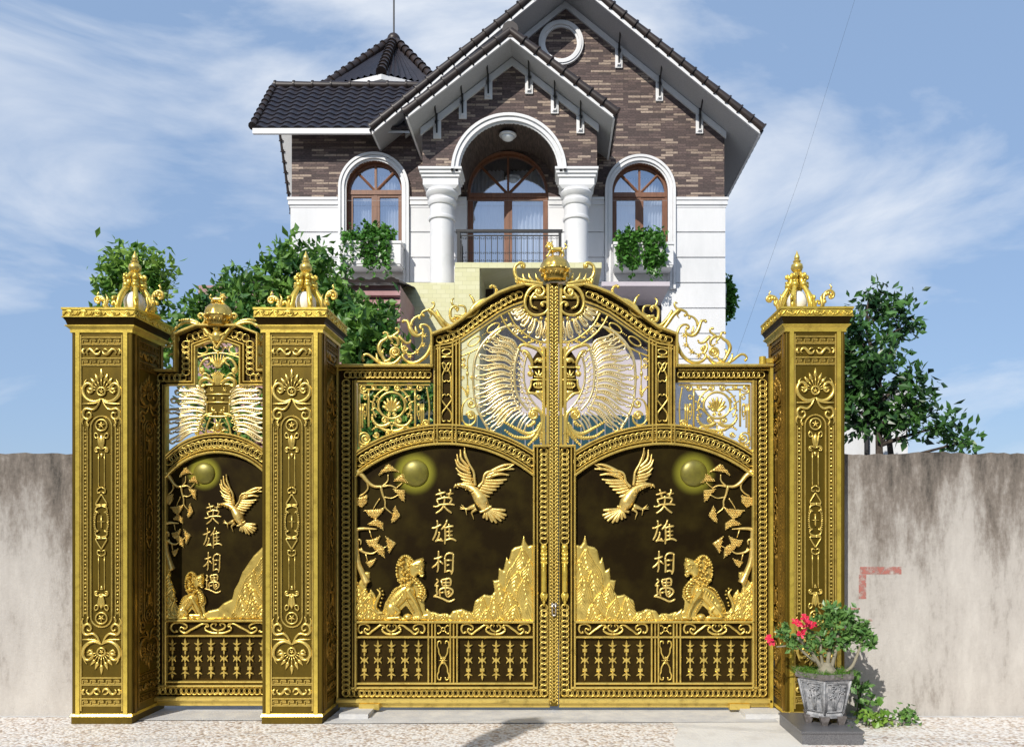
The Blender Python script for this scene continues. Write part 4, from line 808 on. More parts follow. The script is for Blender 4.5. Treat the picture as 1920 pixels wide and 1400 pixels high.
def cresting(T, o):
    a = Art(T, 1.25); E = lambda x, y: (700+x/11.67, 570+y/11.67)
    G = lambda L_: [E(*p) for p in L_]
    a.st(G([(1050,525),(1010,505),(1050,455),(1130,450),(1210,500),(1262,600),(1285,760),(1250,950),(1160,1120),(1020,1240),(880,1285),(740,1250),(655,1170),(640,1115),(680,1110)]), [1.4, 1.8, 2.3, 2.6, 2.9, 3.0, 2.9, 2.6, 2.3, 1.8], 0, 1.1, 8); a.ball(*E(1045, 520), 3.4, 0)
    a.st(G([(1070,690),(1068,850),(980,1000),(880,1080),(780,1100),(722,1060),(745,950)]), 1.2, 0, 1, 6)
    for p in ((1120,690),(1090,900),(960,1050),(800,1140)): star(a, *E(*p), 6.5, 1, 6, 12, 1.2)
    a.st(G([(1075,530),(1090,600),(1050,660),(970,690),(875,650),(810,540),(775,440),(735,370),(640,355)]), [1.6, 2.0, 2.6, 3.4, 3.6, 3.0, 2.4, 1.6], 0, 1, 8); a.ball(*E(650, 385), 2.6, 0)
    a.frond(G([(960,640),(930,560),(925,480)]), 1.8, 1, 4, 4); a.st(G([(790,450),(750,330)]), [1.6, .4], 0)
    a.st(G([(825,480),(850,370),(930,285),(1040,245),(1075,180),(1170,130),(1280,100),(1335,20),(1320,-40),(1270,-10)]), [2.4, 2.2, 1.8, 1.6, 1.8, 2.0, 2.2, 2.0, 1.6, 1.2], 0, 1, 8); a.ball(*E(1010, 310), 2.6, 1); a.ball(*E(1100, 250), 2.8, 1)
    a.frond(G([(1230,130),(1330,210),(1420,320),(1500,440),(1600,560),(1720,610),(1830,585),(1860,520)]), 3.0, 1, 5.5, 4.0, 2, 50); a.st(G([(1200,150),(1270,240),(1230,310)]), [1.2, 1.4, .6], 0)
    # ring group
    a.vol(*E(480, 1050), 10.5, 90, 1.9, 1.9, 0, 1, 0.2); 
    a.st(G([(500,1290),(400,1300),(260,1240),(190,1130),(130,1010),(125,920),(180,820),(270,760),(325,690),(290,620),(220,620)]), [2.0, 2.6, 2.8, 2.6, 3.0, 3.2, 2.8, 2.2, 1.8, 1.2], 0, 1, 8)
    a.st(G([(310,700),(400,720),(480,660),(550,610),(550,545),(495,520)]), [2.2, 2.4, 2.2, 1.8, 1.6, 1.6], 0); a.ball(*E(500, 535), 2.4, 0); a.ball(*E(230, 635), 2.2, 0)
    a.frond(G([(420,700),(520,760),(550,860),(510,910),(440,880)]), 2.2, 0.5, 4.5, 4); a.frond(G([(330,720),(400,790),(420,850),(370,860)]), 1.8, 0.5, 4, 4)
    a.frond(G([(560,700),(640,790),(720,850),(800,840),(820,780)]), 2.2, 0.5, 4.5, 4); a.vol(*E(690, 960), 6, 0, 1.4, 1.6, 0); a.frond(G([(700,1100),(640,1000),(620,900),(640,830)]), 2.0, 0.5, 4, 4)
    a.st(G([(-210,1250),(-250,1180),(-200,1110),(-120,1100),(-40,1150),(60,1230),(200,1300),(400,1310),(520,1250),(610,1140)]), [1.6, 1.8, 2.0, 2.2, 2.4, 2.8, 3.0, 2.8, 2.2], 0, 1, 8); a.ball(*E(-215, 1225), 2.4, 0)
    a.frond(G([(160,1290),(90,1200),(70,1080)]), 2.0, 0.5, 5, 4); a.frond(G([(230,1270),(340,1230),(400,1150)]), 2.4, 1, 5, 4); a.frond(G([(200,1100),(210,1010),(250,985)]), 1.6, .5, 3, 4)
    a.build('scroll_cresting', 'gold', o, True)
    a = Art(T, 1.2); E = lambda x, y: (640+x/4.376, 440+y/4.376); G = lambda L_: [E(*p) for p in L_]
    a.st(G([(955,715),(905,700),(895,620),(930,585),(960,605),(945,630)]), [2.0, 2.6, 2.6, 2.2, 1.6], 0, 1, 8); a.ball(*E(940, 605), 2.6, 0)
    a.st(G([(780,620),(820,690),(880,745),(930,735),(950,700),(920,680)]), [2.0, 3.0, 3.2, 2.8, 2.0, 1.6], 0, 1, 8); a.ball(*E(912, 690), 3, 0)
    a.frond(G([(930,670),(1000,680),(1050,650),(1090,590),(1150,545),(1230,525),(1270,480),(1265,435),(1225,415)]), 3.2, 0.8, 7, 4.0, 2, 55); a.ball(*E(1225, 430), 3.0, 1)
    a.frond(G([(1100,590),(1080,530),(1050,490)]), 2.2, 0.5, 5, 4); a.frond(G([(920,590),(905,545),(925,520)]), 1.8, .5, 4, 3.6); a.frond(G([(1010,680),(1090,660),(1140,610)]), 2.4, .5, 5, 4)
    a.st(G([(960,580),(1010,590),(1020,640),(980,665)]), [1.4, 1.8, 1.8, 1.4], 0)
    a.build('scroll_cresting', 'gold', o, True)
def handle(T, o):
    h = Art(T)
    prof = [(1020,1020,6.2),(1027,1027,5.6)]
    h.ball(1020, 1026, 6.4, 6, n=12, m=6); h.bar(1014.5, 1030, 1025.5, 1036, 0, 8, 1.5)
    for k, (y, r) in enumerate(((1040, 5.0), (1048, 6.2), (1056, 4.6))):
        h.ball(1020, y, r, 5, n=10, m=4)
        for q in (-1, 0, 1): h.st([(1020+q*2, y-4), (1020+q*4, y+1), (1020+q*5.5, y-5)], [1.2, 1.6, 0.6], 8)
    h.st([(1020,1058),(1020,1066),(1020,1080),(1020,1095),(1020,1108)], [3.2, 5.0, 4.6, 4.0, 3.4], 13, 0.9, 10)
    h.st([(1020,1054),(1020,1060),(1020,1066)], [3, 4, 4], 8); h.ball(1020, 1115, 6.8, 5, n=12, m=6)
    for q in (-1, 0, 1): h.st([(1020, 1106), (1020+q*5, 1115), (1020+q*3, 1124)], [1.6, 2.4, 0.8], 9)
    h.st([(1020,1120),(1020,1128),(1020,1136)], [4, 3, 0.8], 4, 1, 8); h.bar(1015, 1020, 1025, 1126, 0, 4, 1)
    h.build('handle', 'gold_deep', o, True)
LG, _ = gate_leaf(TG, False, 'left leaf of the big golden gate, carrying the crown ball and leafy centre strip')
RG, _ = gate_leaf(TGm, True, 'right leaf of the big golden gate, beside the pillar with the potted rose')
for o_, T_ in ((LG, TG), (RG, TGm)):
    rosette(T_, o_); fan(T_, o_); upper_fan(T_, o_); cresting(T_, o_); handle(T_, o_)
# meeting strip, latch and crown on the left leaf
a = Art(TG); a.bar(1031.5, 532, 1046.5, 1322, 1, 8, 1.5)
a.build('meeting_strip', 'bronze_olive', LG)
a = Art(TG)
for y in range(540, 1316, 7):
    for q in (1, -1): a.st([(1039, y+5), (1039+q*3, y+2), (1039+q*4.4, y-3)], [1.4, 1.7, 0.6], 8, sides=5)
for q in (1, -1):
    for y in range(536, 1320, 6): a.ball(1039+q*6.6, y, 1.9, 8, 1, 1.5, 6, 2)
a.build('leaf_braid', 'gold', LG, True)
a = Art(TG); a.bar(1033, 1130, 1045, 1135, 8, 12, 1); a.st([(1035.5,1128),(1035.5,1150)], 1.8, 12); a.st([(1042,1128),(1042,1150)], 1.8, 12); a.st([(1035.5,1150),(1038.7,1153),(1042,1150)], 1.8, 12); a.build('latch', 'steel', LG, True)
def crown(T, o, cu, ytop, s=1.0, half=False):
    cb = MB(); k = 1/KG; x, y, z = T(cu, ytop+46*s, 4)
    fl = lambda a, zz: 1+0.035*math.cos(a*8) if zz > 22*s*k else 1
    pr = [(20,0),(22,2),(22,5),(24,10),(24.5,13),(27.5,16),(29,18.5),(29,22),(27.5,24),(27.5,26),(26,31),(23,37),(18,42),(11,45.5),(4,47),(1,47.3)]
    cb.lathe([(r*s*k, zz*s*k) for r, zz in pr], (x, y, z), 40, flute=fl); c0 = cb.build('crown', 'crown_gold', o, True, 50)
    g = Art(lambda u, v, t: T(u, v, t)); 
    g2 = MB()
    for i in range(16):
        a_ = 2*math.pi*i/16; g2.sphere((x+28.5*s*k*math.cos(a_), y+28.5*s*k*math.sin(a_), z+20*s*k), 2.4*s*k, 7, 5)
        g2.tube3([(x+24.5*s*k*math.cos(a_), y+24.5*s*k*math.sin(a_), z+8*s*k), (x+26*s*k*math.cos(a_+.1), y+26*s*k*math.sin(a_+.1), z+13*s*k), (x+25.6*s*k*math.cos(a_+.2), y+25.6*s*k*math.sin(a_+.2), z+9*s*k)], 1.3*s*k, 5)
    g2.build('crown_bead', 'gold', c0, True)
def small_lion(T, o, cu, y0, s=1.0, t=4):
    """little lion walking to the left on top of a crown; the whole animal is one mesh"""
    a = Art(T); E = lambda x, y: (cu+x*s, y0+y*s)
    a.st([E(-8, -13), E(-2, -12), E(7, -13), E(13, -12)], [5.6, 5.0, 4.4, 4.8], t, 1.0, 10)
    a.st([E(-9, -14), E(-13, -18), E(-16, -18)], [5.6, 5.2, 3.0], t, 1.0, 10)
    for (x0, x1) in ((-9,-15),(-6,-5),(11,9),(13,16)):
        a.st([E(x0, -10), E((x0+x1)/2+1, -5), E(x1, 0), E(x1-3, 1)], [3.2, 2.2, 1.8, 1.6], t+(2 if x1 in (-15, 16) else -2), 1, 8)
    a.st([E(15, -14), E(20, -15), E(22, -20), E(18, -23), E(19, -26)], [2.0, 1.4, 1.3, 1.6, 0.8], t)
    for i in range(22):
        q = i*2.4; r = 4.2*math.sqrt(i/22)*1.35; a.ball(cu+(-10.5+r*math.cos(q))*s, y0+(-19.5+r*math.sin(q)*1.1)*s, 2.2*s, t+2.5, n=6, m=3)
    a.ball(*E(-17, -17), 2.2*s, t+2); a.st([E(-6, -26), E(-4, -29)], [1.4, .5], t+1)
    return a.build('lion_figure', 'gold', o, True)
crown(TG, LG, 1041, 483); small_lion(TG, LG, 1041, 482, 1.0)
# threshold stops on the ground
def pad(px_, Y_, wd, lab):
    m_ = MB(); x = WX(px_, Y_); m_.box(x-wd, x+wd, Y_-0.10, Y_+0.16, 0.016, 0.055); o_ = m_.build('threshold_block', 'concrete'); tag(o_, lab, 'block', 'small concrete blocks under the gate ends'); return o_
pad(668, 7.3, 0.13, 'small concrete block on the ground under the outer corner of the left gate leaf'); pad(1432, 7.3, 0.19, 'small concrete block on the ground between the right gate leaf and the right pillar')
for T_, o_ in ((TG, LG), (TGm, RG)):
    a = Art(T_); a.bar(676, 1316, 714, 1327, -4, 16, 1.5); a.build('foot_bracket', 'gold', o_)
# ------------------------------------------------------------------ side gate (left of the pillar)
def TS(u, v, t): return TG(u, v, t)
SG = thing('side_gate', 'narrow golden pedestrian gate on the left with its own small crown and lion', 'gate', ((410-PX)/KG, YG, 0))
fr = Art(TS); ch = Art(TS); dk = Art(TS)
c0 = 410.0
SP2 = ((946, 133), (972, 141), (971, 123), c0)
dk.bar(270, 1312, 550, 1163, -6, -1, .5); dk.bar(270, 692, 312, 1312, -6, -.5, .5); dk.bar(508, 692, 550, 1312, -6, -.5, .5)
def sym(L_): return L_+[(2*c0-u, v) for u, v in L_[::-1]]
OUT = sym([(270,696),(333,696),(333,628),(372,612.5)])
INN = sym([(316,722),(368,722),(368,650),(392,641)])
def quadband(P, Q):
    for i in range(len(P)-1): dk.put([(*P[i], -6), (*P[i+1], -6), (*Q[i+1], -6), (*Q[i], -6), (*P[i], -.5), (*P[i+1], -.5), (*Q[i+1], -.5), (*Q[i], -.5)], [(4,5,6,7),(0,3,2,1),(0,1,5,4),(3,7,6,2)])
quadband(OUT, INN)
sector(dk, ((946,133), 0, (971,123), c0), 313, 507, -6, -.5)
dk.build('back_panel', 'bronze', SG)
fr.strip(OUT, 4.4, -6, 16, 1.5, raw=True); fr.strip([(u, v+0) for u, v in INN], 3.2, -4, 8, 1, raw=True); fr.strip(sym([(312,716),(362,716),(362,646),(392,635)]), 2.6, 0, 6, .8, raw=True)
ch.chain([(297,708.5),(350,708.5)], t=2.6, gap=9.3, raw=True); ch.chain([(2*c0-297,708.5),(2*c0-350,708.5)], t=2.6, gap=9.3, raw=True)
for q in (1, -1):
    ch.chain([(c0+q*(350-c0), 704), (c0+q*(350-c0), 640)], t=2.6, raw=True); ch.chain([(c0+q*(352-c0), 636), (c0+q*(396-c0), 622)], t=2.6, raw=True)
    X = lambda u: c0+q*(u-c0)
    fr.bar(X(311.5), 722, X(315), 1290, -5, 9, 1.1); fr.bar(X(306.5), 722, X(308.5), 1293, 0, 6, .8); ch.chain([(X(293), 712), (X(293), 1300)], t=2.6, raw=True); fr.bar(X(270), 694, X(273), 1310, -6, 8, 1)
arch_art(fr, ch, SP2, 313, 507)
fr.bar(311, 1160, 509, 1164.5, -2, 9, 1.2); fr.bar(311, 1189.5, 509, 1192.5, -1, 7, 1); fr.bar(311, 1275, 509, 1278.4, -1, 8, 1); fr.bar(300, 1282, 520, 1286, -1, 9, 1); ch.chain([(290,1294),(530,1294)], t=2.6, w=6.6, raw=True)
fr.bar(268, 1304, 552, 1312, -6, 12, 2); fr.bar(270, 1312, 550, 1322, -6, 3, 1)
fr.build('frame', 'gold', SG); ch.build('chain_border', 'gold', SG, True)
pn = Art(TS); pn.fillp([(313,1161)]+[(u, v-1) for u, v in arc(c0, 971, 122, 313, 507)]+[(507,1161)], -6, 0, .3)
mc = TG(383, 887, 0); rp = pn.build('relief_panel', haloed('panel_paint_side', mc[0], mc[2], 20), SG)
mo = Art(TS); mo.ball(383, 887, 20.5, 0, n=32, m=8, ft=0.36); mo.build('moon_relief', 'moon_paint', rp, True)
eagle(aff(TS, 0.72, 414-0.72*852-2, 0.80, 889-0.80*839), rp); lion(aff(TS, 0.66, 332-0.66*717, 0.74, 1161-0.74*1161.5), rp); pine(aff(TS, 0.62, 312-0.62*668, 0.86, 876-0.86*870), rp)
mm_ = [(392,1144),(410,1140),(420,1130),(436,1122),(440,1105),(448,1091),(455,1072),(464,1059),(470,1050),(477,1040),(484,1034),(489,1029),(498,1018),(507,1010),(507,1160),(380,1160),(384,1150)]
mounds(mm_, (5, [(500,1030,13),(486,1046,12),(500,1060,13),(474,1070,12),(490,1082,13),(464,1094,12),(480,1104,13),(499,1108,12),(455,1118,13),(474,1126,13),(446,1132,12),(490,1134,13),(464,1144,13),(430,1142,13),(482,1152,13),(447,1153,13),(410,1146,12),(425,1156,12)]), TS, 'mountain_relief', rp)
rk = [(313,1050),(322,1060),(320,1085),(330,1110),(326,1125),(338,1140),(350,1150),(400,1150),(405,1161),(313,1161)]
mounds(rk, (6, [(318,1070,7),(322,1094,9),(318,1114,10),(326,1128,11),(320,1142,14),(345,1152,16),(380,1153,18)]), TS, 'rock_relief', rp)
for i, (cu, cvv) in enumerate(((400,963),(399.5,1007),(399.5,1056),(399,1094))):
    a = Art(TS); base = ((833,940),(833,996),(833,1057),(833,1106))[i]
    for s_ in CHARS[i]:
        P = [(cu+(u-base[0])*0.78, cvv+(v-base[1])*(0.86 if i < 3 else 0.80)) for u, v in s_]; a.st(P, [1.3, 1.45, 1.6, 1.3] if len(P) > 2 else [1.5, 1.2], 1.2, 0.9, 6)
    a.build('inscription_character', 'gold_pale', rp, True)
for u in (324, 348.2, 372.4, 396.6, 420.8, 445, 469, 493.2): baluster(aff(TS, 0.98, u*0.02, 1, 0), u, 1194.5, 1272.5, SG)
a = Art(TS); scrollband(a, 314, 506, 1164.5, 1189.5); a.build('scroll_band', 'gold', SG, True)
# openwork of the side gate
for q in (1, -1):
    a = Art(TS, 1.3); X = lambda u: c0+q*(u-c0)
    rts = [(385,735),(388,752),(384,772),(378,790),(374,806)]; tps = [(343,722),(326,738),(319,768),(318,797),(320,826)]
    ii = np.linspace(0, 4, 7); rts, tps = [[(float(np.interp(x, range(5), [p[0] for p in L_])), float(np.interp(x, range(5), [p[1] for p in L_]))) for x in ii] for L_ in (rts, tps)]
    for i in range(7): plume(a, (X(rts[i][0]), rts[i][1]), (X(tps[i][0]), tps[i][1]), 6.6, True, 3.4, -q*-1 if q > 0 else -1)
    for i in range(6):
        a.st([(X((rts[i][0]+rts[i+1][0])/2), (rts[i][1]+rts[i+1][1])/2), (X(355), (rts[i][1]+rts[i+1][1]+tps[i][1]+tps[i+1][1])/4+1), (X(335), (tps[i][1]+tps[i+1][1])/2)], [1.2, 1.8, 1.3], 2.2)
    for p in rts: a.ball(X(p[0]+1), p[1], 2.2, 3)
    a.build('plume_fan', 'gold_silver', SG, True)
for q in (1, -1):
    a = Art(TS); X = lambda u: c0+q*(u-c0); G = lambda L_: [(X(u), v) for u, v in L_]
    a.ring(X(379), 656, 10.5, 7.6, 1.7, 1, sides=6); a.st(G([(366,672),(380,667),(395,663),(410,662)]), 1.8, 1); a.st(G([(391,652),(402,652)]), 1.5, 1)
    a.st(G([(380,698),(376,690),(383,676),(394,672),(396,680),(388,686)]), [2.2, 2.6, 2.6, 2.2, 1.6], 2); a.vol(X(380), 695, 6, 90, 1.3, 2, 2, q)
    a.frond(G([(408,690),(401,680),(396,670)]), 2, 3, 4, 4); a.st(G([(378,707),(385,700),(395,706)]), [1.4, 2, 1.2], 2)
    a.st(G([(370,768),(372,788),(368,815)]), [2.2, 2.2, 2.2], 2.5); a.st(G([(400,775),(384,780),(376,800),(371,816)]), 2.4, 2.5)
    a.st(G([(396,783),(390,797),(386,815)]), 1.8, 2.5); [a.ring(X(u), v, 3, 3, 1.1, 2) for u, v in ((390,778),(383,790),(379,803))]
    a.frond(G([(408,812),(398,806),(391,808)]), 1.8, 2, 4, 3.6)
    a.build('grille_ornament', 'gold', SG, True)
a = Art(TS)
a.ring(c0, 652, 9, 7, 1.7, 1, sides=6)
a.build('grille_ornament', 'gold', SG, True); a = Art(TS)
for k in range(-3, 4): a.st([(c0, 690), (c0+k*4, 678), (c0+k*5.5, 668-4*(3-abs(k))*0.5)], [1.4, 2.0, 0.6], 3)
a.build('grille_ornament', 'gold', SG, True); a = Art(TS); a.ball(c0, 800, 8, 1, 0.9, 1.2); star(a, c0, 797, 15, 1.5, 8, 22, 2.0); a.ring(c0, 803, 8, 9.5, 1.2, 3)
a.build('grille_ornament', 'gold', SG, True)
a = Art(TS); SH = sym([(380,722),(384,740),(389,758),(389,772),(394,780)])
a.fillp(SH, -3, 1.5, .5); sh = a.build('shield', 'bronze_olive', SG)
a = Art(TS); a.st(SH+[SH[0]], 2.0, 2.5); a.bar(388, 738, 432, 741, 1, 4.5, .8); a.bar(390, 753, 430, 756, 1, 4.5, .8)
for q in (1, -1):
    X = lambda u: c0+q*(u-c0); G = lambda L_: [(X(u), v) for u, v in L_]
    a.st(G([(403,720),(394,712),(386,710),(378,716),(380,725),(388,722)]), [3.0, 4.2, 4.2, 3.6, 2.6], 4, 1, 8); star(a, X(398), 731, 5.5, 2, 6, 0, 1.2); a.ball(X(402), 747, 3, 2); a.frond(G([(408,774),(400,770),(398,762)]), 2, 2, 5, 4); a.ball(X(403), 770, 3.4, 2)
for k in range(-4, 5): a.st([(c0+k*1.0, 722), (c0+k*2.4, 705), (c0+k*3.2, 696+abs(k)*1.5)], [1.3, 1.9, 1.6], 3.5)
a.build('shield_charge', 'gold', sh, True)
a = Art(TS)
for q in (1, -1):
    X = lambda u: c0+q*(u-c0); G = lambda L_: [(X(u), v) for u, v in L_]
    a.st(G([(402,640),(394,628),(384,616),(372,610),(358,606),(345,607),(337,614)]), [4.6, 4.8, 4.4, 4.0, 3.4, 2.6, 1.6], 6, 1, 8); a.frond(G([(380,612),(366,603),(352,600),(338,602)]), 2.6, 4, 6, 4)
    a.st(G([(378,598),(374,593),(379,589),(385,593),(387,602),(381,610),(370,613)]), [2.2, 2.4, 2.6, 2.8, 2.8, 2.8, 2.2], 5, 1, 8); a.ball(X(379), 597, 3, 5)
    a.st(G([(345,606),(334,612),(325,622),(323,634),(330,642),(336,636),(334,630)]), [2.2, 2.6, 2.6, 2.4, 2.0, 1.8], 1, 1, 8); a.ball(X(333), 633, 2.4, 1)
    a.st(G([(320,652),(318,646),(325,644),(332,650),(334,664),(332,680),(326,690),(320,688)]), [1.4, 2.0, 2.4, 2.6, 2.4, 2.2, 1.6], 1, 1, 8); a.ball(X(320), 650, 2.6, 1); a.frond(G([(322,646),(314,650),(308,648)]), 1.8, 1, 5, 4); a.frond(G([(330,668),(322,664),(316,668)]), 1.8, 1, 5, 4)
a.ball(c0, 632, 12, 3, 1, 1.1, 14, 5); a.ball(c0, 618, 7, 9)
for i in range(22):
    f = (i-10.5)/10.5; a.ball(c0+f*19, 648-12*abs(f)+6*(1-abs(f))-abs(f)*12, 3.0, 7, n=7, m=3)
for i in range(14):
    f = (i-6.5)/6.5; a.ball(c0+f*14, 636-8*abs(f), 2.8, 10, n=7, m=3)
a.build('cartouche', 'gold', SG, True)
crown(TS, SG, 412, 571, 0.93); small_lion(aff(TS, -1, 2*412, 1, 0), SG, 412, 573, 0.80)
# ------------------------------------------------------------------ pillars
KP = 213.0
def TP(u, v, t): return ((u-547.7)/KP, -t/KP, EYE-(v-PY)/KP)
def pillar_art(T, parent, mat_='gold'):
    a = Art(T); c = 547.7
    kb = Art(T)
    def key(v0, v1):
        kb.bar(c-37, v0, c+37, v0+2, 0, 2.6, .6); kb.bar(c-37, v1-2, c+37, v1, 0, 2.6, .6)
        n = 5; w_ = 74/n; h = v1-v0; m = (v0+v1)/2
        for i in range(n):
            x = c-37+i*w_; kb.bar(x+1, v0+4.4, x+w_-3.4, v0+5.8, 0, 2.2, .4); kb.bar(x+w_-4.8, v0+4.4, x+w_-3.4, m+1.4, 0, 2.2, .4); kb.bar(x+4, m, x+w_-3.4, m+1.4, 0, 2.2, .4); kb.bar(x+4, m+3, x+w_+1, m+4.4, 0, 2.2, .4); kb.bar(x+1, v0+4.4, x+2.4, m+4.4, 0, 2.2, .4)
    def wave(vm, f=1):
        for q in (1, -1):
            X = lambda d: c+q*d; Y = lambda d: vm+f*d
            a.st([(X(2), Y(-1)), (X(5), Y(5)), (X(11), Y(5.5)), (X(15), Y(1)), (X(20), Y(-4)), (X(25), Y(-3)), (X(28), Y(2)), (X(25), Y(5))], [1.2, 2.0, 2.6, 3.2, 2.8, 2.6, 2.0, 1.2], 1.8)
            a.st([(X(4), Y(-4)), (X(9), Y(-4)), (X(13), Y(0))], [1.2, 1.8, 1], 2.4); a.st([(X(31), Y(5)), (X(35), Y(2)), (X(34), Y(-4)), (X(30), Y(-4))], [1.6, 2.6, 2.4, 1.4], 1.8)
    def half(F_):       # F_ maps a top-half v to the real v
        sgn = 1 if F_(700) < F_(720) else -1
        P = lambda L_: [(u, F_(v)) for u, v in L_]
        a.ring(c, F_(734), 7.4, 7.4, 1.8, 2.2, n=18, sides=6); star(a, c, F_(734), 5, 2, 5, -90*sgn, 1.4)
        for k in range(-4, 5):
            q = math.radians(-90+k*19.5); l = 43 if k == 0 else 38-abs(k)*2.4; q0 = 9
            p0 = (c+q0*math.cos(q), 734+q0*math.sin(q)); p1 = (c+l*0.62*math.cos(q), 734+l*0.62*math.sin(q)); p2 = (c+l*math.cos(q), 734+l*math.sin(q))
            a.st(P([p0, p1]), [0.8, 1.2], 2); d = (math.cos(q), math.sin(q)); nn = (-d[1], d[0]); w_ = 3.4
            pts = P([(p1[0]-d[0]*3, p1[1]-d[1]*3), (p1[0]+nn[0]*w_+d[0]*2, p1[1]+nn[1]*w_+d[1]*2), p2, (p1[0]-nn[0]*w_+d[0]*2, p1[1]-nn[1]*w_+d[1]*2)]); a.fillp(pts, 0, 3.2, 1.2)
        for q in (1, -1):
            X = lambda d: c+q*d; H = lambda L_: [(X(x), F_(v)) for x, v in L_]
            a.st(H([(0,748),(12,753),(24,750),(33,740),(34,727),(27,719),(18,722),(16,732),(22,737),(26,732)]), [1.6, 2.6, 3.4, 3.6, 3.2, 2.8, 2.4, 2.2, 1.8], 1.8); a.st(H([(33,727),(31,717),(27,711)]), [2, 1.6, .5], 2)
            a.st(H([(36,757),(24,757),(12,756),(2,752)]), [0.6, 1.8, 1.8, 1.2], 2); a.st(H([(2,750),(8,762),(16,768),(28,766),(34,772),(33,782),(25,786),(19,780),(22,773),(27,776)]), [1.4, 2.0, 2.4, 2.6, 2.8, 2.6, 2.4, 2.0, 1.6], 1.8); a.st(H([(33,780),(36,790),(34,797)]), [2, 1.8, .6], 1.8)
            a.frond(H([(24,800),(27,792),(24,786)]), 1.4, 2, 4, 3.5)
        # inner motif
        a.ring(c, F_(797), 10.5, 10.5, 1.5, 2, n=22, sides=6); star(a, c, F_(797), 7, 2.4, 5, -90*sgn, 2.0); a.ball(c, F_(797), 2.4, 2.4)
        for q in (1, -1):
            H = lambda L_: [(c+q*x, F_(v)) for x, v in L_]
            a.st(H([(10,811),(13,815),(11,821),(6,820),(7,814),(12,811)]), 1.2, 2); a.st(H([(6,818),(4,832),(2,840)]), [1.6, 2.2, 1.2], 2.4); a.st(H([(0,842),(8,839),(12,842),(11,847),(6,846)]), [1.6, 1.8, 1.6, 1.4, 1.0], 2); a.ball(c+q*9, F_(843), 2.0, 2)
            a.st(H([(0,913),(7,917),(6,924),(1,922)]), 1.3, 2.2); a.st(H([(0,926),(10,943),(10,946),(0,946)]), 1.4, 2.2)
            a.st(H([(0,948),(9,951),(11,957),(5,961)]), 1.5, 2.2); a.st(H([(7,958),(11,966),(12,977.5)]), 1.2, 2.2)
            for vv in range(948, 978, 4): a.ball(c+q*(13.4-((977-vv)/30)**2*5), F_(vv), 1.3, 2.0, n=6, m=2)
            a.st(H([(5.5,850),(5.5,913)]), 1.1, 1.2); 
        a.fillp(P([(c, 814), (c+5, 824), (c+3, 836), (c, 841), (c-3, 836), (c-5, 824)]), 0, 4, 1.8); a.fillp(P([(c, 858), (c+3, 850), (c-3, 850)]), 0, 2.6, .8)
        key(*sorted((F_(632), F_(647)))); key(*sorted((F_(671), F_(686)))); wave(F_(659), sgn)
    half(lambda v: v); half(lambda v: 1955-v)
    a.st([(c, 966), (c, 989)], [1.6, 1.6], 1.6); a.st([(c-7, 977.5), (c+7, 977.5)], [.6, .6], 2)
    a.build('pillar_relief', mat_, parent, True); kb.build('key_band', mat_, parent)
    r = Art(T)
    for q in (1, -1):
        for d in (38.5,): r.bar(c+q*38.5-1.2, 628, c+q*38.5+1.2, 1332, 0, 2.6, .7)
        r.bar(c+q*26.5-1, 800, c+q*26.5+1, 1155, 0, 2.2, .6); r.bar(c+q*34-1, 800, c+q*34+1, 1155, 0, 2.2, .6)
        for v in range(804, 1152, 7): r.bar(c+q*30.2-2.2, v, c+q*30.2+2.2, v+3.6, 0, 2.4, .7) if (v//7) % 2 else r.ball(c+q*30.2, v+2, 1.8, 0.6, n=6, m=2)
    r.strip([(c-19.5, 1155)]+[(c-19.5, v) for v in (1100, 900)]+[(c+19.5*math.cos(math.radians(a_)), 800-20*math.sin(math.radians(a_))) for a_ in range(180, -1, -12)]+[(c+19.5, 900), (c+19.5, 1100), (c+19.5, 1155)]+[(c+19.5*math.cos(math.radians(a_)), 1155+20*math.sin(math.radians(a_))) for a_ in range(12, 169, 12)], 2.4, 0, 3.4, .9, raw=True, closed=True)
    r.build('panel_rail', mat_, parent)
def cap_frieze(T, parent, u0, u1, v0, v1):
    a = Art(T); n = 5; w_ = (u1-u0)/n; m = (v0+v1)/2
    for i in range(n):
        c = u0+w_*(i+0.5); d = 1 if i < n/2 else -1
        a.vol(c, m, 5.4, 0 if d > 0 else 180, 1.7, 1.3, 1, d); a.st([(c-w_*0.5, m+d*4), (c-w_*0.2, m-d*4.6), (c+w_*0.2, m-d*4)], [1, 1.5, 1], 1); a.st([(c+w_*0.2, m+4), (c+w_*0.45, m+1), (c+w_*0.5, m-4)], [.6, 1.5, .6], 1)
    a.ring((u0+u1)/2, m, 6, 4.6, 1.3, 1.5); a.ball((u0+u1)/2, m, 2.6, 1)
    a.build('cap_frieze', 'gold_deep', parent, True)
hw = 111.5/2/KP; dp = 0.572
def z_(v): return EYE-(v-PY)/KP
PIL = thing('gate_pillar', 'tall square golden pillar between the side gate and the big double gate', 'pillar', (-2.311, 7.042, 0), 'square golden gate pillars')
PIL.location = (0, 0, 0)
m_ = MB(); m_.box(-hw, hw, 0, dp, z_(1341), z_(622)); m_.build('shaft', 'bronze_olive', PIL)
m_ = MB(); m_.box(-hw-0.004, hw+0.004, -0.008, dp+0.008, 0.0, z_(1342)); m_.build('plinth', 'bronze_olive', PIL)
m_ = MB(); m_.frustum((-hw-.012, hw+.012, -.016, dp+.016), (-hw-.004, hw+.004, -.006, dp+.006), z_(1342), z_(1337.5)); m_.build('plinth_trim', 'gold_deep', PIL)
m_ = MB(); ma = MB(); mc_ = MB()
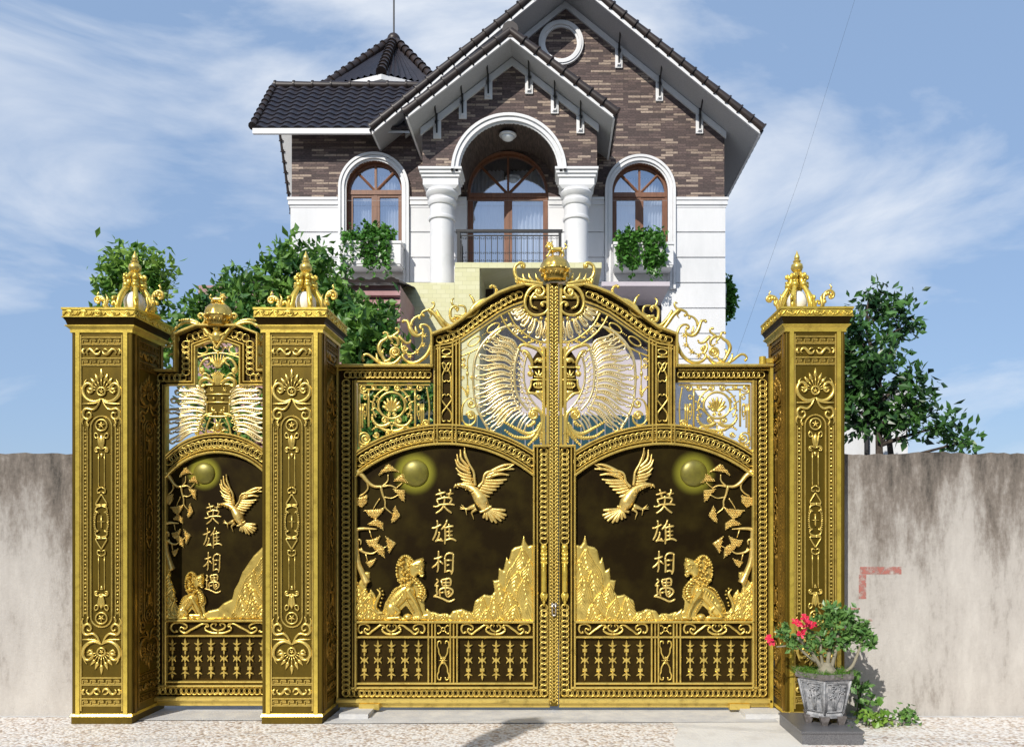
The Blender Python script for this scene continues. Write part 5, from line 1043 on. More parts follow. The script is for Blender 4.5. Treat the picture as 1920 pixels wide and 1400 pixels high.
for sx in (-1, 1):
    for sy in (0, 1):
        x = sx*(hw-0.052); y = -0.006 if sy == 0 else dp+0.006
        m_.box(x-0.018, x+0.018, y-0.006, y+0.006, z_(1338), z_(622))
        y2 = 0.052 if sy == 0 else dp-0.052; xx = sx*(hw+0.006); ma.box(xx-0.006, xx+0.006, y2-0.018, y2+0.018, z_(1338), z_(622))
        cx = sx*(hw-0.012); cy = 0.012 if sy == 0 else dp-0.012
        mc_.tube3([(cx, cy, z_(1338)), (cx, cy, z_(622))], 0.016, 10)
m_.build('corner_strip', 'gold_deep', PIL, True, 40); ma.build('side_strip', 'gold_shaded', PIL); mc_.build('corner_bead', 'bronze_olive', PIL, True, 40)
cp = MB()
def ring_(e, v0, v1, e2=None):
    e2 = e if e2 is None else e2
    cp.frustum((-hw-e, hw+e, -e, dp+e), (-hw-e2, hw+e2, -e2, dp+e2), z_(v0), z_(v1))
ring_(.012, 624, 618.5); ring_(.012, 618.5, 613, .036); ring_(.042, 613, 611); c1_ = cp; cp = MB(); ring_(.026, 611, 604.5, .036); ring_(.034, 604.5, 597.5, .054); cp.build('cornice', 'bronze', PIL); cp = c1_; ring_(.061, 597.5, 596); ring_(.054, 596, 583.5); ring_(.062, 583.5, 579.5)
cp.build('cap', 'gold_deep', PIL)
pillar_art(TP, PIL)
TL = lambda u, v, t: (-hw-t/KP, dp/2-(u-547.7)/KP, EYE-(v-PY)/KP)
TR = lambda u, v, t: (hw+t/KP, dp/2+(u-547.7)/KP, EYE-(v-PY)/KP)
pillar_art(TL, PIL, 'gold_shaded'); pillar_art(TR, PIL, 'gold_shaded')  # side reliefs take the gold with shade in its colour
cap_frieze(lambda u, v, t: ((u-547.7)/KP, -.054-t/KP, EYE-(v-PY)/KP), PIL, 547.7-66, 547.7+66, 584, 597)
cap_frieze(lambda u, v, t: (-hw-.054-t/KP, dp/2-(u-547.7)/KP, EYE-(v-PY)/KP), PIL, 547.7-70, 547.7+70, 584, 597)
cap_frieze(lambda u, v, t: (hw+.054+t/KP, dp/2+(u-547.7)/KP, EYE-(v-PY)/KP), PIL, 547.7-70, 547.7+70, 584, 597)
PIL.location = (-2.311, 7.042, 0)
P2 = copy_tree(PIL, (2.318, 7.12, 0), 'tall square golden pillar at the right end, behind the potted desert rose', (1, 1, 1.008))
P3 = copy_tree(PIL, (-3.985, 7.042, 0), 'golden pillar at the far left end, left of the narrow side gate')
# hinge between the gate and the right pillar
hb = MB(); x, y, z = TG(1432, 677, 0); hb.box(x-0.03, x+0.14, y-0.03, y+0.03, z-0.022, z+0.022); hb.lathe([(0.032, -0.035), (0.032, 0.035)], (x-0.02, y-0.03, z), 14); hb.build('hinge', 'gold_deep', RG, True, 40)
hb = MB(); x, y, z = TG(1441, 690, 0); hb.box(x, x+0.028, y-0.06, y+0.02, 0.02, z); hb.build('hinge_post', 'gold_deep', RG)
# ------------------------------------------------------------------ lanterns on the pillars
def lantern(loc, label):
    o = thing('pillar_lantern', label, 'lantern', (0, 0, 0), 'golden lanterns on the gate pillars')
    k = 1/206.0
    m = MB(); m.lathe([(.21, 0), (.22, .012), (.19, .02), (.10, .026), (.09, .03)], (0, 0, 0), 24); m.build('base', 'gold_deep', o, True, 40)
    m = MB(); m.lathe([(.02, .02), (.065, .04), (.088, .09), (.092, .13), (.082, .17), (.06, .205), (.03, .225), (.005, .23)], (0, 0, 0), 28); m.build('lamp_globe', 'globe', o, True)
    for i in range(6):
        a_ = 2*math.pi*i/6; ca, sa = math.cos(a_), math.sin(a_); m = MB()
        P = [(.150, .01), (.158, .05), (.155, .10), (.135, .16), (.105, .215), (.072, .27), (.055, .31), (.058, .35), (.040, .39)]
        m.tube3([(r*ca, r*sa, z) for r, z in smooth(P, .012)], list(np.interp(np.linspace(0, 1, len(smooth(P, .012))), [0, .3, .6, .8, 1], [.022, .026, .020, .024, .015])), 8)
        P2_ = [(.150, .03), (.175, .05), (.170, .10), (.185, .14), (.205, .13), (.203, .105)]
        m.tube3([(r*ca, r*sa, z) for r, z in smooth(P2_, .012)], .013, 6)
        for (r, z) in ((.158, .06), (.152, .11), (.13, .17), (.10, .22)): m.sphere((r*ca*1.04, r*sa*1.04, z), .017, 7, 5)
        m.sphere((.078*ca, .078*sa, .27), .034, 9, 7); m.sphere((.07*ca, .07*sa, .345), .027, 8, 6); m.sphere((.095*ca, .095*sa, .30), .016, 7, 5)
        P3_ = [(.06, .33), (.085, .37), (.10, .36), (.095, .335)]; m.tube3([(r*ca, r*sa, z) for r, z in smooth(P3_, .01)], .012, 6)
        m.build('cage_rib', 'gold_deep', o, True)
    m = MB(); m.lathe([(.05, .36), (.058, .375), (.04, .39), (.028, .40), (.046, .415), (.056, .44), (.050, .47), (.030, .485), (.034, .495), (.036, .505), (.020, .515), (.026, .53), (.022, .55), (.010, .575), (.002, .60)], (0, 0, 0), 18); m.build('finial', 'gold', o, True, 60)
    for sx in (1, -1):
        m = MB(); P = [(.17, .02), (.20, .05), (.21, .10), (.215, .15), (.235, .19), (.275, .205), (.305, .18), (.30, .145), (.272, .135), (.262, .155)]
        if sx < 0: P = [(x, z*0.75) for x, z in P]
        Q = smooth(P, .01); m.tube3([(sx*r, -.10, z) for r, z in Q], list(np.interp(np.linspace(0, 1, len(Q)), [0, .5, 1], [.018, .015, .010])), 7)
        for (r, z) in ((.235, .17), (.255, .178), (.28, .165), (.215, .13), (.222, .105)): m.sphere((sx*r, -.10, z*(1 if sx > 0 else .75)), .019, 7, 5)
        m.tube3([(sx*.27, -.1, .205*(1 if sx > 0 else .75)), (sx*.285, -.1, .235*(1 if sx > 0 else .75)), (sx*.27, -.1, .255*(1 if sx > 0 else .75)), (sx*.285, -.1, .27*(1 if sx > 0 else .75))], [.007, .008, .006, .002], 6)
        m.tube3([(sx*.16, -.12, 0.0), (sx*.19, -.13, .07), (sx*.175, -.13, .13), (sx*.195, -.13, .17)], [.012, .014, .010, .003], 7)
        m.build('side_scroll', 'gold', o, True)
    o.location = loc; return o
zt = z_(579.5)
LA = lantern((-2.27, 7.30, zt), 'golden lantern with white egg globe on the pillar between side gate and big gate')
copy_tree(LA, (2.235, 7.38, zt*1.008), 'golden lantern with a white egg globe on the rightmost pillar, against the blue sky')
copy_tree(LA, (-3.83, 7.30, zt), 'golden lantern on the pillar at the far left end of the gate')
# ------------------------------------------------------------------ the villa
YM, YPF = 16.67, 15.58                     # main facade, porch front
V = thing('villa', 'tall brick and white villa with dark tiled gables and arched windows behind the gate', 'house', (WX(950, YM), YM, 0))
def hx(px): return WX(px, YM)
def hz(py): return WZ(py, YM)
def archpts(cx, zs, r, n=24, a0=0, a1=180): return [(cx+r*math.cos(math.radians(a0+(a1-a0)*i/n)), zs+r*math.sin(math.radians(a0+(a1-a0)*i/n))) for i in range(n+1)]
def archloop(cx, zb, zs, r, n=24): return [(cx-r, zb), (cx+r, zb)]+archpts(cx, zs, r, n)[0:]
YFM = YM-0.74                               # front of the main gable roof
kf = F/YFM
ax0 = WX(1061, YFM); rx = WX(1424, YFM); lx = WX(700, YFM); sl = 0.812; zr = WZ(252, YFM); za = zr+(rx-ax0)*sl
def zroof(x): return za-abs(x-ax0)*sl      # underside line of the main gable roof
XL, XR = hx(547), hx(1358)
zband = hz(376)
WINS = [(hx(702), hx(702+52)-hx(702), 8.76, hz(460)), (hx(1200), hx(1252)-hx(1200), 8.71, hz(462))]
DOOR = (hx(952), hx(1027)-hx(952), 8.70, hz(520))
pr_ax = -0.875
# brick upper wall with openings
w_ = MB(); ztl = WZ(246, YM)
outer = [(XL, zband), (XR, zband), (XR, zroof(XR)-0.02), (ax0, za-0.02), (ax0-(za-ztl)/sl, ztl), (XL, ztl)]
def clip_low(loop, zc): return [(x, max(z, zc)) for x, z in loop]
holes = []
for (cx, r, zs, zb) in WINS+[DOOR]: holes.append([(cx+r, zband+0.002), ]+archpts(cx, zs, r)+[(cx-r, zband+0.002)])
w_.poly_holes(outer, [h[::-1] for h in holes], YM)
w_.box(XR-0.01, XR, YM+0.001, 24, zband, zroof(XR)-0.02); w_.box(XL, XL+0.01, YM+0.001, 18.9, zband, hz(300))
w_.build('brick_wall', 'brick', V)
# plaster lower wall and grooved courses
w_ = MB()
outer = [(XL, 0), (XR, 0), (XR, zband), (XL, zband)]; holes = []
for (cx, r, zs, zb) in WINS+[DOOR]: holes.append([(cx+r, zb), (cx+r, zband-0.002), (cx-r, zband-0.002), (cx-r, zb)])
w_.poly_holes(outer, [h[::-1] for h in holes], YM); w_.box(XR-0.01, XR, YM+0.001, 24, 0, zband); w_.box(XL, XL+.01, YM+0.001, 24, 0, zband)
w_.build('plaster_wall', 'plaster', V)
segs = [(XL, WINS[0][0]-WINS[0][1]-0.17), (WINS[0][0]+WINS[0][1]+0.17, DOOR[0]-DOOR[1]-0.02), (DOOR[0]+DOOR[1]+0.02, WINS[1][0]-WINS[1][1]-0.17), (WINS[1][0]+WINS[1][1]+0.17, XR)]
for (a_, b_) in segs:
    w_ = MB(); z = hz(390)
    while z > 0.3:
        z2 = z-0.497; w_.box(a_ if a_ != XL else a_-0.018, b_ if b_ != XR else b_+0.018, YM-0.026, YM-0.001, z2, z)
        if b_ == XR: w_.box(XR+0.001, XR+0.018, YM-0.001, 24, z2, z)
        z = z2-0.030
    w_.build('grooved_course', 'plaster', V)
w_ = MB()
for (a_, b_) in segs:
    for (v0, v1, e) in ((372, 377, .075), (377, 381, .055), (381, 385.5, .060), (385.5, 390, .035)): w_.box(a_-(e if a_ == XL else 0), b_+(e if b_ == XR else 0), YM-e, YM-0.001, hz(v1), hz(v0))
w_.build('string_course', 'white_paint', V)
# arched windows
def moulding(parent, name, cx, zs, r0, steps, zb, Y, m='white_paint', full=False, n=36):
    """stepped architrave: steps = [(inner radius offset, outer radius offset, projection)]"""
    b = MB()
    for (i0, i1, e) in steps:
        A = archpts(cx, zs, r0+i0, n) if not full else archpts(cx, zs, r0+i0, n*2, 0, 360); B_ = archpts(cx, zs, r0+i1, n) if not full else archpts(cx, zs, r0+i1, n*2, 0, 360)
        if not full: A = [(cx+r0+i0, zb)]+A+[(cx-r0-i0, zb)]; B_ = [(cx+r0+i1, zb)]+B_+[(cx-r0-i1, zb)]
        k = len(A); vs = [(x, Y-e, z) for x, z in A]+[(x, Y-e, z) for x, z in B_]+[(x, Y+0.02, z) for x, z in A]+[(x, Y+0.02, z) for x, z in B_]; fs = []
        for i in range(k-1): fs += [(i, i+1, k+i+1, k+i), (2*k+i, 2*k+i+1, i+1, i), (k+i, k+i+1, 3*k+i+1, 3*k+i)]
        if not full: fs += [(0, k, 3*k, 2*k), (k-1, 3*k-1, 4*k-1, 2*k-1)]
        b.add(vs, fs)
    return b.build(name, m, parent, True, 35)
def window(cx, r, zs, zb, Y, label=None, dw=0.048, door=False):
    f = MB(); yo = Y+0.10
    # jamb and arch
    A = [(cx+r, zb)]+archpts(cx, zs, r, 30)+[(cx-r, zb)]; B_ = [(cx+r-dw, zb)]+archpts(cx, zs, r-dw, 30)+[(cx-r+dw, zb)]; k = len(A)
    vs = [(x, yo, z) for x, z in A]+[(x, yo, z) for x, z in B_]+[(x, yo+.09, z) for x, z in A]+[(x, yo+.09, z) for x, z in B_]; fs = []
    for i in range(k-1): fs += [(i, k+i, k+i+1, i+1), (i, i+1, 2*k+i+1, 2*k+i), (k+i, 3*k+i, 3*k+i+1, k+i+1)]
    f.add(vs, fs)
    zt = zs-0.03; f.box(cx-r, cx+r, yo-.01, yo+.08, zt-0.05, zt+0.045); f.box(cx-r, cx+r, yo-.02, yo+.08, zb, zb+0.07)
    f.box(cx-.032, cx+.032, yo+.005, yo+.075, zb, zt-.05); f.box(cx-.022, cx+.022, yo+.01, yo+.07, zt+.045, zs+r-dw)
    for q in (1, -1):
        x0, x1 = sorted((cx+q*.032, cx+q*(r-dw))); t = .052
        f.box(x0, x0+t, yo+.012, yo+.068, zb+.07, zt-.05); f.box(x1-t, x1, yo+.012, yo+.068, zb+.07, zt-.05); f.box(x0, x1, yo+.014, yo+.066, zt-.05-t, zt-.05); f.box(x0, x1, yo+.014, yo+.066, zb+.07, zb+.07+t)
        f.tube3([(cx, yo+.03, zt+.03), (cx+q*(r-dw)*.74, yo+.03, zt+.03+(r-dw)*.76)], .028, 6)
    w = f.build('door' if door else 'window', 'wood', V)
    g = MB(); L_ = [(cx-r+.01, zb)]+[(cx+r-.01, zb)]+archpts(cx, zs, r-.01, 24); g.poly_holes(L_, [], yo+.045); g.build('pane', 'glass', w)
    c = MB(); rg = random.Random(int(abs(cx)*100))
    for (x0, x1) in ((cx-r*0.97, cx-r*.12), (cx+r*0.04, cx+r*0.97)):
        n = 60; zt_ = zs+r*.72; vs = []; fs = []
        for i in range(n+1):
            x = x0+(x1-x0)*i/n; y = Y+.36+.035*math.sin(i*.9+cx)+.015*math.sin(i*2.3)
            vs += [(x, y, zb), (x, y+0.01, zt_)]
        for i in range(n): fs.append((2*i, 2*i+2, 2*i+3, 2*i+1))
        c.add(vs, fs)
    c.build('curtain', 'curtain', w, True)
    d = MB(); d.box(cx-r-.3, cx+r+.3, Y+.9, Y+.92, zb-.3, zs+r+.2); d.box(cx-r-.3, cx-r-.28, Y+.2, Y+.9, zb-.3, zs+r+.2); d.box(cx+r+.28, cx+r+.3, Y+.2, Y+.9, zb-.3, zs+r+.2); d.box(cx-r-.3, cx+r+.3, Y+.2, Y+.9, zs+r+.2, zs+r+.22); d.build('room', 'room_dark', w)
    # reveal
    rv = MB(); vs = [(x, Y-.02, z) for x, z in A]+[(x, yo+.02, z) for x, z in A]; rv.add(vs, [(i, i+1, k+i+1, k+i) for i in range(k-1)]); rv.build('reveal', 'wood', w, True, 35)
    return w
for (cx, r, zs, zb) in WINS:
    w = window(cx, r, zs, zb, YM)
    moulding(w, 'surround', cx, zs, r, [(0.0, .035, .035), (.035, .085, .075), (.085, .105, .055), (.105, .155, .095)], zb-0.9, YM)
    s_ = MB(); s_.box(cx-r-.03, cx+r+.03, YM-.13, YM+.05, zb-.06, zb-.001); s_.build('sill', 'white_paint', w)
window(DOOR[0], DOOR[1], DOOR[2], DOOR[3], YM, door=True)
# flower boxes with trailing ivy
def ivy(cx, y, z, wd, n, label, seed):
    o = thing('ivy_plant', label, 'plant', (cx, y, z), 'ivy plants in the villa flower boxes'); g = np.random.default_rng(seed)
    pts = []; st = MB()
    for k in range(52):
        x0 = g.uniform(-wd, wd); up = g.uniform(0, 1) < 0.55; hgt = g.uniform(.12, .42) if up else g.uniform(.10, .20); ln = 0 if up else g.uniform(.30, .72)*(0.6+0.5*abs(math.sin(x0*9+seed)))
        P = [(cx+x0, y, z), (cx+x0*1.1+g.uniform(-.08, .08), y-g.uniform(.0, .12), z+hgt*(0.7+0.5*(1-abs(x0)/wd)))]
        if not up: P += [(cx+x0*1.2, y-.20-g.uniform(0, .08), z+.03), (cx+x0*1.25+g.uniform(-.05, .05), y-.24, z-ln*.6), (cx+x0*1.25+g.uniform(-.08, .08), y-.25, z-ln)]
        Q = smooth3(P, 8); st.tube3(Q[::3], .004, 4)
        for q in Q[3:]:
            for _ in range(3): pts.append(np.array(q)+g.normal(0, .028, 3))
    lf = MB(); lf.leaves(np.array(pts), .092, up=.7, asp=.75, droop=.5, seed=seed); lf.build('foliage', 'leaf_ivy', o); st.build('stem', 'bark', o); return o
def smooth3(P, n=6):
    P = [np.array(p, float) for p in P]; Q = [2*P[0]-P[1]]+P+[2*P[-1]-P[-2]]; o = []
    for i in range(1, len(Q)-2):
        a, b, c, d = Q[i-1:i+3]
        for k in range(n): t = k/n; o.append(tuple(0.5*((2*b)+(-a+c)*t+(2*a-5*b+4*c-d)*t*t+(-a+3*b-3*c+d)*t**3)))
    o.append(tuple(P[-1])); return o
for i, (cx, r, zs, zb) in enumerate(WINS):
    b = MB(); x = cx+.03; zt = zb-.065; b.box(x-.60, x+.60, YM-.44, YM-.03, zt-.46, zt-.05); b.box(x-.62, x+.62, YM-.46, YM-.03, zt-.05, zt); b.box(x-.585, x+.585, YM-.425, YM-.03, zt-.50, zt-.461)
    b.build('flower_box', 'white_paint', V)
    ivy(cx-.03, YM-.26, zt+.01, .46, 900, ['trailing ivy in the white flower box under the left arched window', 'trailing ivy in the white flower box under the right arched window'][i], 11+i)
b = MB(); b.box(XR+.001, XR+.26, YM+1.0, YM+2.0, hz(560), hz(505)); b.build('flower_box', 'white_paint', V)
ivy(XR+.22, YM+1.3, hz(505)-.12, .20, 500, 'trailing ivy sticking out past the right corner of the villa', 17)
# round blind window in the gable
cx, cz = hx(1052), hz(83); moulding(V, 'round_window', cx, cz, .33, [(0, .04, .05), (.04, .10, .09), (.10, .135, .07)], 0, YM, full=True)
# white strips under the rakes and the brackets
def rake_strip(b, x0, z0, x1, z1, Y, w=.11, e=.05):
    d = Vector((x1-x0, z1-z0)).normalized(); n = Vector((d.y, -d.x)); n = n if n.y < 0 else -n
    vs = []
    for y in (Y-e, Y+.01):
        for (x, z) in ((x0, z0), (x1, z1), (x1+n.x*w, z1+n.y*w), (x0+n.x*w, z0+n.y*w)): vs.append((x, y, z))
    b.add(vs, [(0,1,2,3),(4,7,6,5),(0,4,5,1),(1,5,6,2),(2,6,7,3),(3,7,4,0)])
def chevron(cx, cz, xl, zl, xr, zr_, Y, h=.14):
    b = MB(); b.prism_xz([(xl, zl), (xl, zl-h), (cx, cz-h), (xr, zr_-h), (xr, zr_), (cx, cz)], Y-.05, Y-.001); b.build('rake_moulding', 'white_paint', V)
chevron(ax0, za-.02, ax0-(za-ztl)/sl, ztl-.02, XR+.03, zroof(XR+.03)-.02, YM)
def bracket(x, zt, Y, ln, reach, side):
    b = MB(); b.box(x-.075, x+.075, Y-.035, Y+.01, zt-ln, zt+.12); b.box(x-.045, x+.045, Y-.05, Y-.034, zt-ln+.03, zt-.02); b.box(x-.03, x+.03, Y-.075, Y-.049, zt-ln+.045, zt-ln+.09); br = b.build('bracket', 'white_paint', V)
    s_ = MB(); s_.box(x-.014, x+.014, Y-.085, Y-.051, zt-ln+.08, zt+.10); s_.tube3([(x, Y-.07, zt-ln+.12), (x, Y-.14, zt-.02), (x, Y-reach, zt+.16)], .016, 6); s_.build('strut', 'iron', br)
for px in (1160, 1236, 1311): bracket(hx(px), zroof(hx(px))-.10, YM, .40, .5, 1)
# ---- porch
kp = F/YPF
pxl, pxr = pr_ax-1.70, pr_ax+1.70
YFP = YPF-.60; pax = WX(957, YFP); pz_end = WZ(222, YFP); prx = WX(1150, YFP); plx = WX(764, YFP); psl = .768; pza = pz_end+(prx-pax)*psl
def zpr(x): return pza-abs(x-pax)*psl
zcap = WZ(320, YPF); R_ = .955; acx = -0.888; zsp = 8.62
b = MB(); outer = [(pxl, zcap), (pxr, zcap), (pxr, zpr(pxr)-.02), (pax, pza-.02), (pxl, zpr(pxl)-.02)]
ph = [(pxl, zcap), (acx-R_, zcap)]+archpts(acx, zsp, R_, 40)[::-1]+[(acx+R_, zcap), (pxr, zcap), (pxr, zpr(pxr)-.02), (pax, pza-.02), (pxl, zpr(pxl)-.02)]
b.poly_holes(ph, [], YPF)
b.box(pxl, pxl+.01, YPF+.002, YM, zcap, zpr(pxl)-.02); b.box(pxr-.01, pxr, YPF+.002, YM, zcap, zpr(pxr)-.02)
A = [(acx+R_, zcap)]+archpts(acx, zsp, R_, 40)+[(acx-R_, zcap)]; k = len(A)
b.build('porch_wall', 'brick', V)
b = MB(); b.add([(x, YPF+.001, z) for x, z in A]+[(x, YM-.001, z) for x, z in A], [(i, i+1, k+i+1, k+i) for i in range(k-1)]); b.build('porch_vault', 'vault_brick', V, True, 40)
moulding(V, 'porch_arch', acx, zsp, R_, [(0.0, .03, .03), (.03, .085, .075), (.085, .11, .055), (.11, .165, .10)], zcap, YPF)
chevron(pax, pza-.02, pxl-.03, zpr(pxl-.03)-.02, pxr+.03, zpr(pxr+.03)-.02, YPF)
for px in (820, 868, 916, 992, 1040, 1088): bracket(WX(px, YPF), zpr(WX(px, YPF))-.10, YPF, .36, .42, 1)
b = MB(); b.lathe([(.17, .10), (.175, .085), (.15, .06), (.13, .06)], (WX(952, 15.85), 15.85, zsp+R_-.19), 28); bb = b.build('ceiling_lamp', 'white_paint', V, True)
b = MB(); b.lathe([(.001, -.02), (.06, -.012), (.11, .015), (.14, .06)], (WX(952, 15.85), 15.85, zsp+R_-.19), 28); b.build('lamp_bowl', 'globe', bb, True)
b = MB(); b.tube3([(WX(952, 15.85), 15.85, zsp+R_-.10), (WX(952, 15.85), 15.85, zsp+R_)], .012, 6); b.build('lamp_rod', 'iron', bb)
for cxc in (acx-1.335, acx+1.315):
    yc = YPF+.22; b = MB()
    b.box(cxc-.40, cxc+.40, YPF-.06, YPF+.50, WZ(326, YPF), zcap); b.box(cxc-.42, cxc+.42, YPF-.09, YPF+.52, zcap, zcap+.045); b.box(cxc-.37, cxc+.37, YPF-.03, YPF+.48, WZ(332, YPF), WZ(326, YPF)); b.box(cxc-.345, cxc+.345, YPF, YPF+.46, WZ(346, YPF), WZ(332, YPF))
    b.frustum((cxc-.28, cxc+.28, YPF+.03, YPF+.42), (cxc-.345, cxc+.345, YPF, YPF+.46), WZ(352, YPF), WZ(346, YPF))
    z0 = WZ(352, YPF); b.lathe([(.235, z0-5.5), (.235, z0-.58), (.262, z0-.575), (.27, z0-.545), (.262, z0-.515), (.238, z0-.50), (.238, z0-.30), (.262, z0-.29), (.285, z0-.24), (.285, z0-.20), (.255, z0-.17), (.262, z0-.14), (.30, z0-.11), (.318, z0-.05), (.30, z0+.0)], (cxc, yc, 0), 40)
    b.build('column', 'white_paint', V, True, 35)
# balcony
zb0 = WZ(498, YPF-.1); zb1 = WZ(436, YPF-.1); yb = YPF-.1; x0, x1 = WX(860, yb), WX(1050, yb)
b = MB(); b.box(x0-.03, WX(1120, yb), YPF-.2, YM, zb0-.30, zb0-.03); b.box(x0-.06, WX(1122, yb), YPF-.24, YM, zb0-.10, zb0-.04); b.build('balcony_slab', 'white_paint', V)
b = MB(); b.box(x0-.05, x1+.05, yb-.035, yb+.035, zb1, zb1+.05); b.box(x0, x1, yb-.012, yb+.012, zb1-.07, zb1-.05); b.box(x0, x1, yb-.012, yb+.012, zb0, zb0+.025); b.box(x0-.05, x0+.02, yb, YM-.9, zb1, zb1+.05)
for x in (x0, x1): b.box(x-.03, x+.03, yb-.03, yb+.03, zb0-.03, zb1)
rl = b.build('balcony_railing', 'iron', V)
n = 17
for i in range(n):
    x = x0+(x1-x0)*(i+.5)/n; b = MB(); b.box(x-.007, x+.007, yb-.007, yb+.007, zb0+.02, zb1-.05)
    for (zc, d) in ((zb1-.12, 1), (zb0+.10, -1), (zb0+.24, 1)):
        for q in (1, -1): b.tube3([(x+q*(.032-.022*math.cos(t)*(1-t/9)), yb, zc+d*.022*math.sin(t)*(1-t/9)+ (0)) for t in [0.6*j for j in range(10)]], .0045, 4)
    b.build('railing_baluster', 'iron', rl)
b = MB()
for i in range(7): y = yb+.1+i*.11; b.box(x0-.015, x0-.001, y-.006, y+.006, zb0+.02, zb1)
b.build('side_railing', 'iron', rl)
# ---- roofs
def tiled(b, P0, U, Vv, wroll=.24, row=.30, amp=.035, nx=6):
    P0 = Vector(P0); U = Vector(U); Vv = Vector(Vv); lu, lv = U.length, Vv.length; u = U/lu; v = Vv/lv; n = u.cross(v)
    if n.z < 0: n = -n
    nr = max(1, round(lu/wroll)); nrow = max(1, round(lv/row)); vs = []; fs = []
    xs = []
    for i in range(nr): xs += [(i+f)/nr for f in (0, .18, .32, .5, .68, .82)]
    xs.append(1.0); m = len(xs)
    def hh(x):
        f = (x*nr) % 1.0; return amp*max(0, math.cos((f-.5)*math.pi/.36/2*1.0))**.8 if abs(f-.5) < .36 else 0
    for j in range(nrow):
        for (g, off) in ((j/nrow, .030), ((j+.98)/nrow, .006)):
            for x in xs: vs.append(tuple(P0+u*(x*lu)+v*(g*lv)+n*(hh(x)+off+.01)))
    R2 = 2*nrow
    for j in range(R2-1):
        for i in range(m-1): fs.append((j*m+i, j*m+i+1, (j+1)*m+i+1, (j+1)*m+i))
    # lip at the eave
    base = len(vs)
    for x in xs: vs.append(tuple(P0+u*(x*lu)))
    for i in range(m-1): fs.append((base+i, base+i+1, i+1, i))
    b.add(vs, fs)
def cap(b, p, q, r=.085, step=.30):
    p = Vector(p); q = Vector(q); L_ = (q-p).length; n = max(1, round(L_/step)); d = (q-p)/n
    for i in range(n):
        a_ = p+d*i; P = [a_-d*.05, a_+d*.04, a_+d*.05, a_+d*1.0]; b.tube3([tuple(x) for x in P], [r*1.28, r*1.28, r*1.06, r*.92], 10)
def slab(b, pts, th):      # thick sloping plate from four corner points, thickness downwards
    n = len(pts); vs = [tuple(p) for p in pts]+[(p[0], p[1], p[2]-th) for p in pts]; b.add(vs, [tuple(range(n)), tuple(range(n, 2*n))[::-1]]+[(i, (i+1) % n, (i+1) % n+n, i+n) for i in range(n)])
# main gable
YB = 20.4
roof = MB(); EL = lx
Rr = [(ax0, YFM, za), (rx, YFM, zroof(rx)), (rx, YB, zroof(rx)), (ax0, YB, za)]; Ll = [(ax0, YFM, za), (EL, YFM, zroof(EL)), (EL, YB, zroof(EL)), (ax0, YB, za)]
th = .05; up = .085
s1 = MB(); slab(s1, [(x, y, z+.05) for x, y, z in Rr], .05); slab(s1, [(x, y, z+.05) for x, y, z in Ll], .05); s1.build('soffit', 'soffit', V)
s1 = MB()
def fascia(b, x0, z0, x1, z1, Y, h=.10, t=.04): b.add([(x0, Y, z0-.01), (x1, Y, z1-.01), (x1, Y, z1+h), (x0, Y, z0+h), (x0, Y-t, z0-.01), (x1, Y-t, z1-.01), (x1, Y-t, z1+h), (x0, Y-t, z0+h)], [(0,1,2,3),(4,7,6,5),(0,4,5,1),(1,5,6,2),(2,6,7,3),(3,7,4,0)])
fascia(s1, ax0, za, rx, zroof(rx), YFM); fascia(s1, EL, zroof(EL), ax0, za, YFM); s1.box(rx-.01, rx+.03, YFM+.001, YB, zroof(rx)-.01, zroof(rx)+.09); s1.box(EL-.03, EL+.01, YFM+.001, YM, zroof(EL)-.01, zroof(EL)+.09); s1.build('fascia', 'white_paint', V)
s1 = MB()
tiled(s1, (rx+.06, YB, zroof(rx)+.10-.05), (0, YFM-YB, 0), (ax0-rx-.06, 0, za-zroof(rx)+.05), .26, .33); tiled(s1, (EL-.06, YFM, zroof(EL)+.05), (0, YB-YFM, 0), (ax0-EL+.06, 0, za-zroof(EL)+.05), .26, .33)
rf = s1.build('roof', 'tile_dark', V, True, 40)
s1 = MB(); cap(s1, (rx+.06, YFM-.01, zroof(rx)+.11), (ax0, YFM-.01, za+.16)); cap(s1, (EL-.04, YFM-.01, zroof(EL)+.11), (ax0, YFM-.01, za+.16)); cap(s1, (ax0, YFM, za+.2), (ax0, YB, za+.2)); s1.build('ridge_tile', 'tile_cap', rf, True, 40)
# porch gable
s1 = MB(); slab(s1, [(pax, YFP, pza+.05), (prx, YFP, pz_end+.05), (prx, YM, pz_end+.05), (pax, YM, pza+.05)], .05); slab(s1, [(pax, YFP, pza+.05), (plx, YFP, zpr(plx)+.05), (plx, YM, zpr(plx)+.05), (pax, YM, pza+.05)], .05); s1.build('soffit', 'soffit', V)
s1 = MB(); fascia(s1, pax, pza, prx, pz_end, YFP); fascia(s1, plx, zpr(plx), pax, pza, YFP); s1.box(prx-.01, prx+.03, YFP+.001, YM, pz_end-.01, pz_end+.09); s1.box(plx-.03, plx+.01, YFP+.001, YM, zpr(plx)-.01, zpr(plx)+.09); s1.build('fascia', 'white_paint', V)
s1 = MB(); tiled(s1, (prx+.06, YM, pz_end+.05), (0, YFP-YM, 0), (pax-prx-.06, 0, pza-pz_end+.05), .26, .33); tiled(s1, (plx-.06, YFP, zpr(plx)+.05), (0, YM-YFP, 0), (pax-plx+.06, 0, pza-zpr(plx)+.05), .26, .33); rf = s1.build('porch_roof', 'tile_dark', V, True, 40)
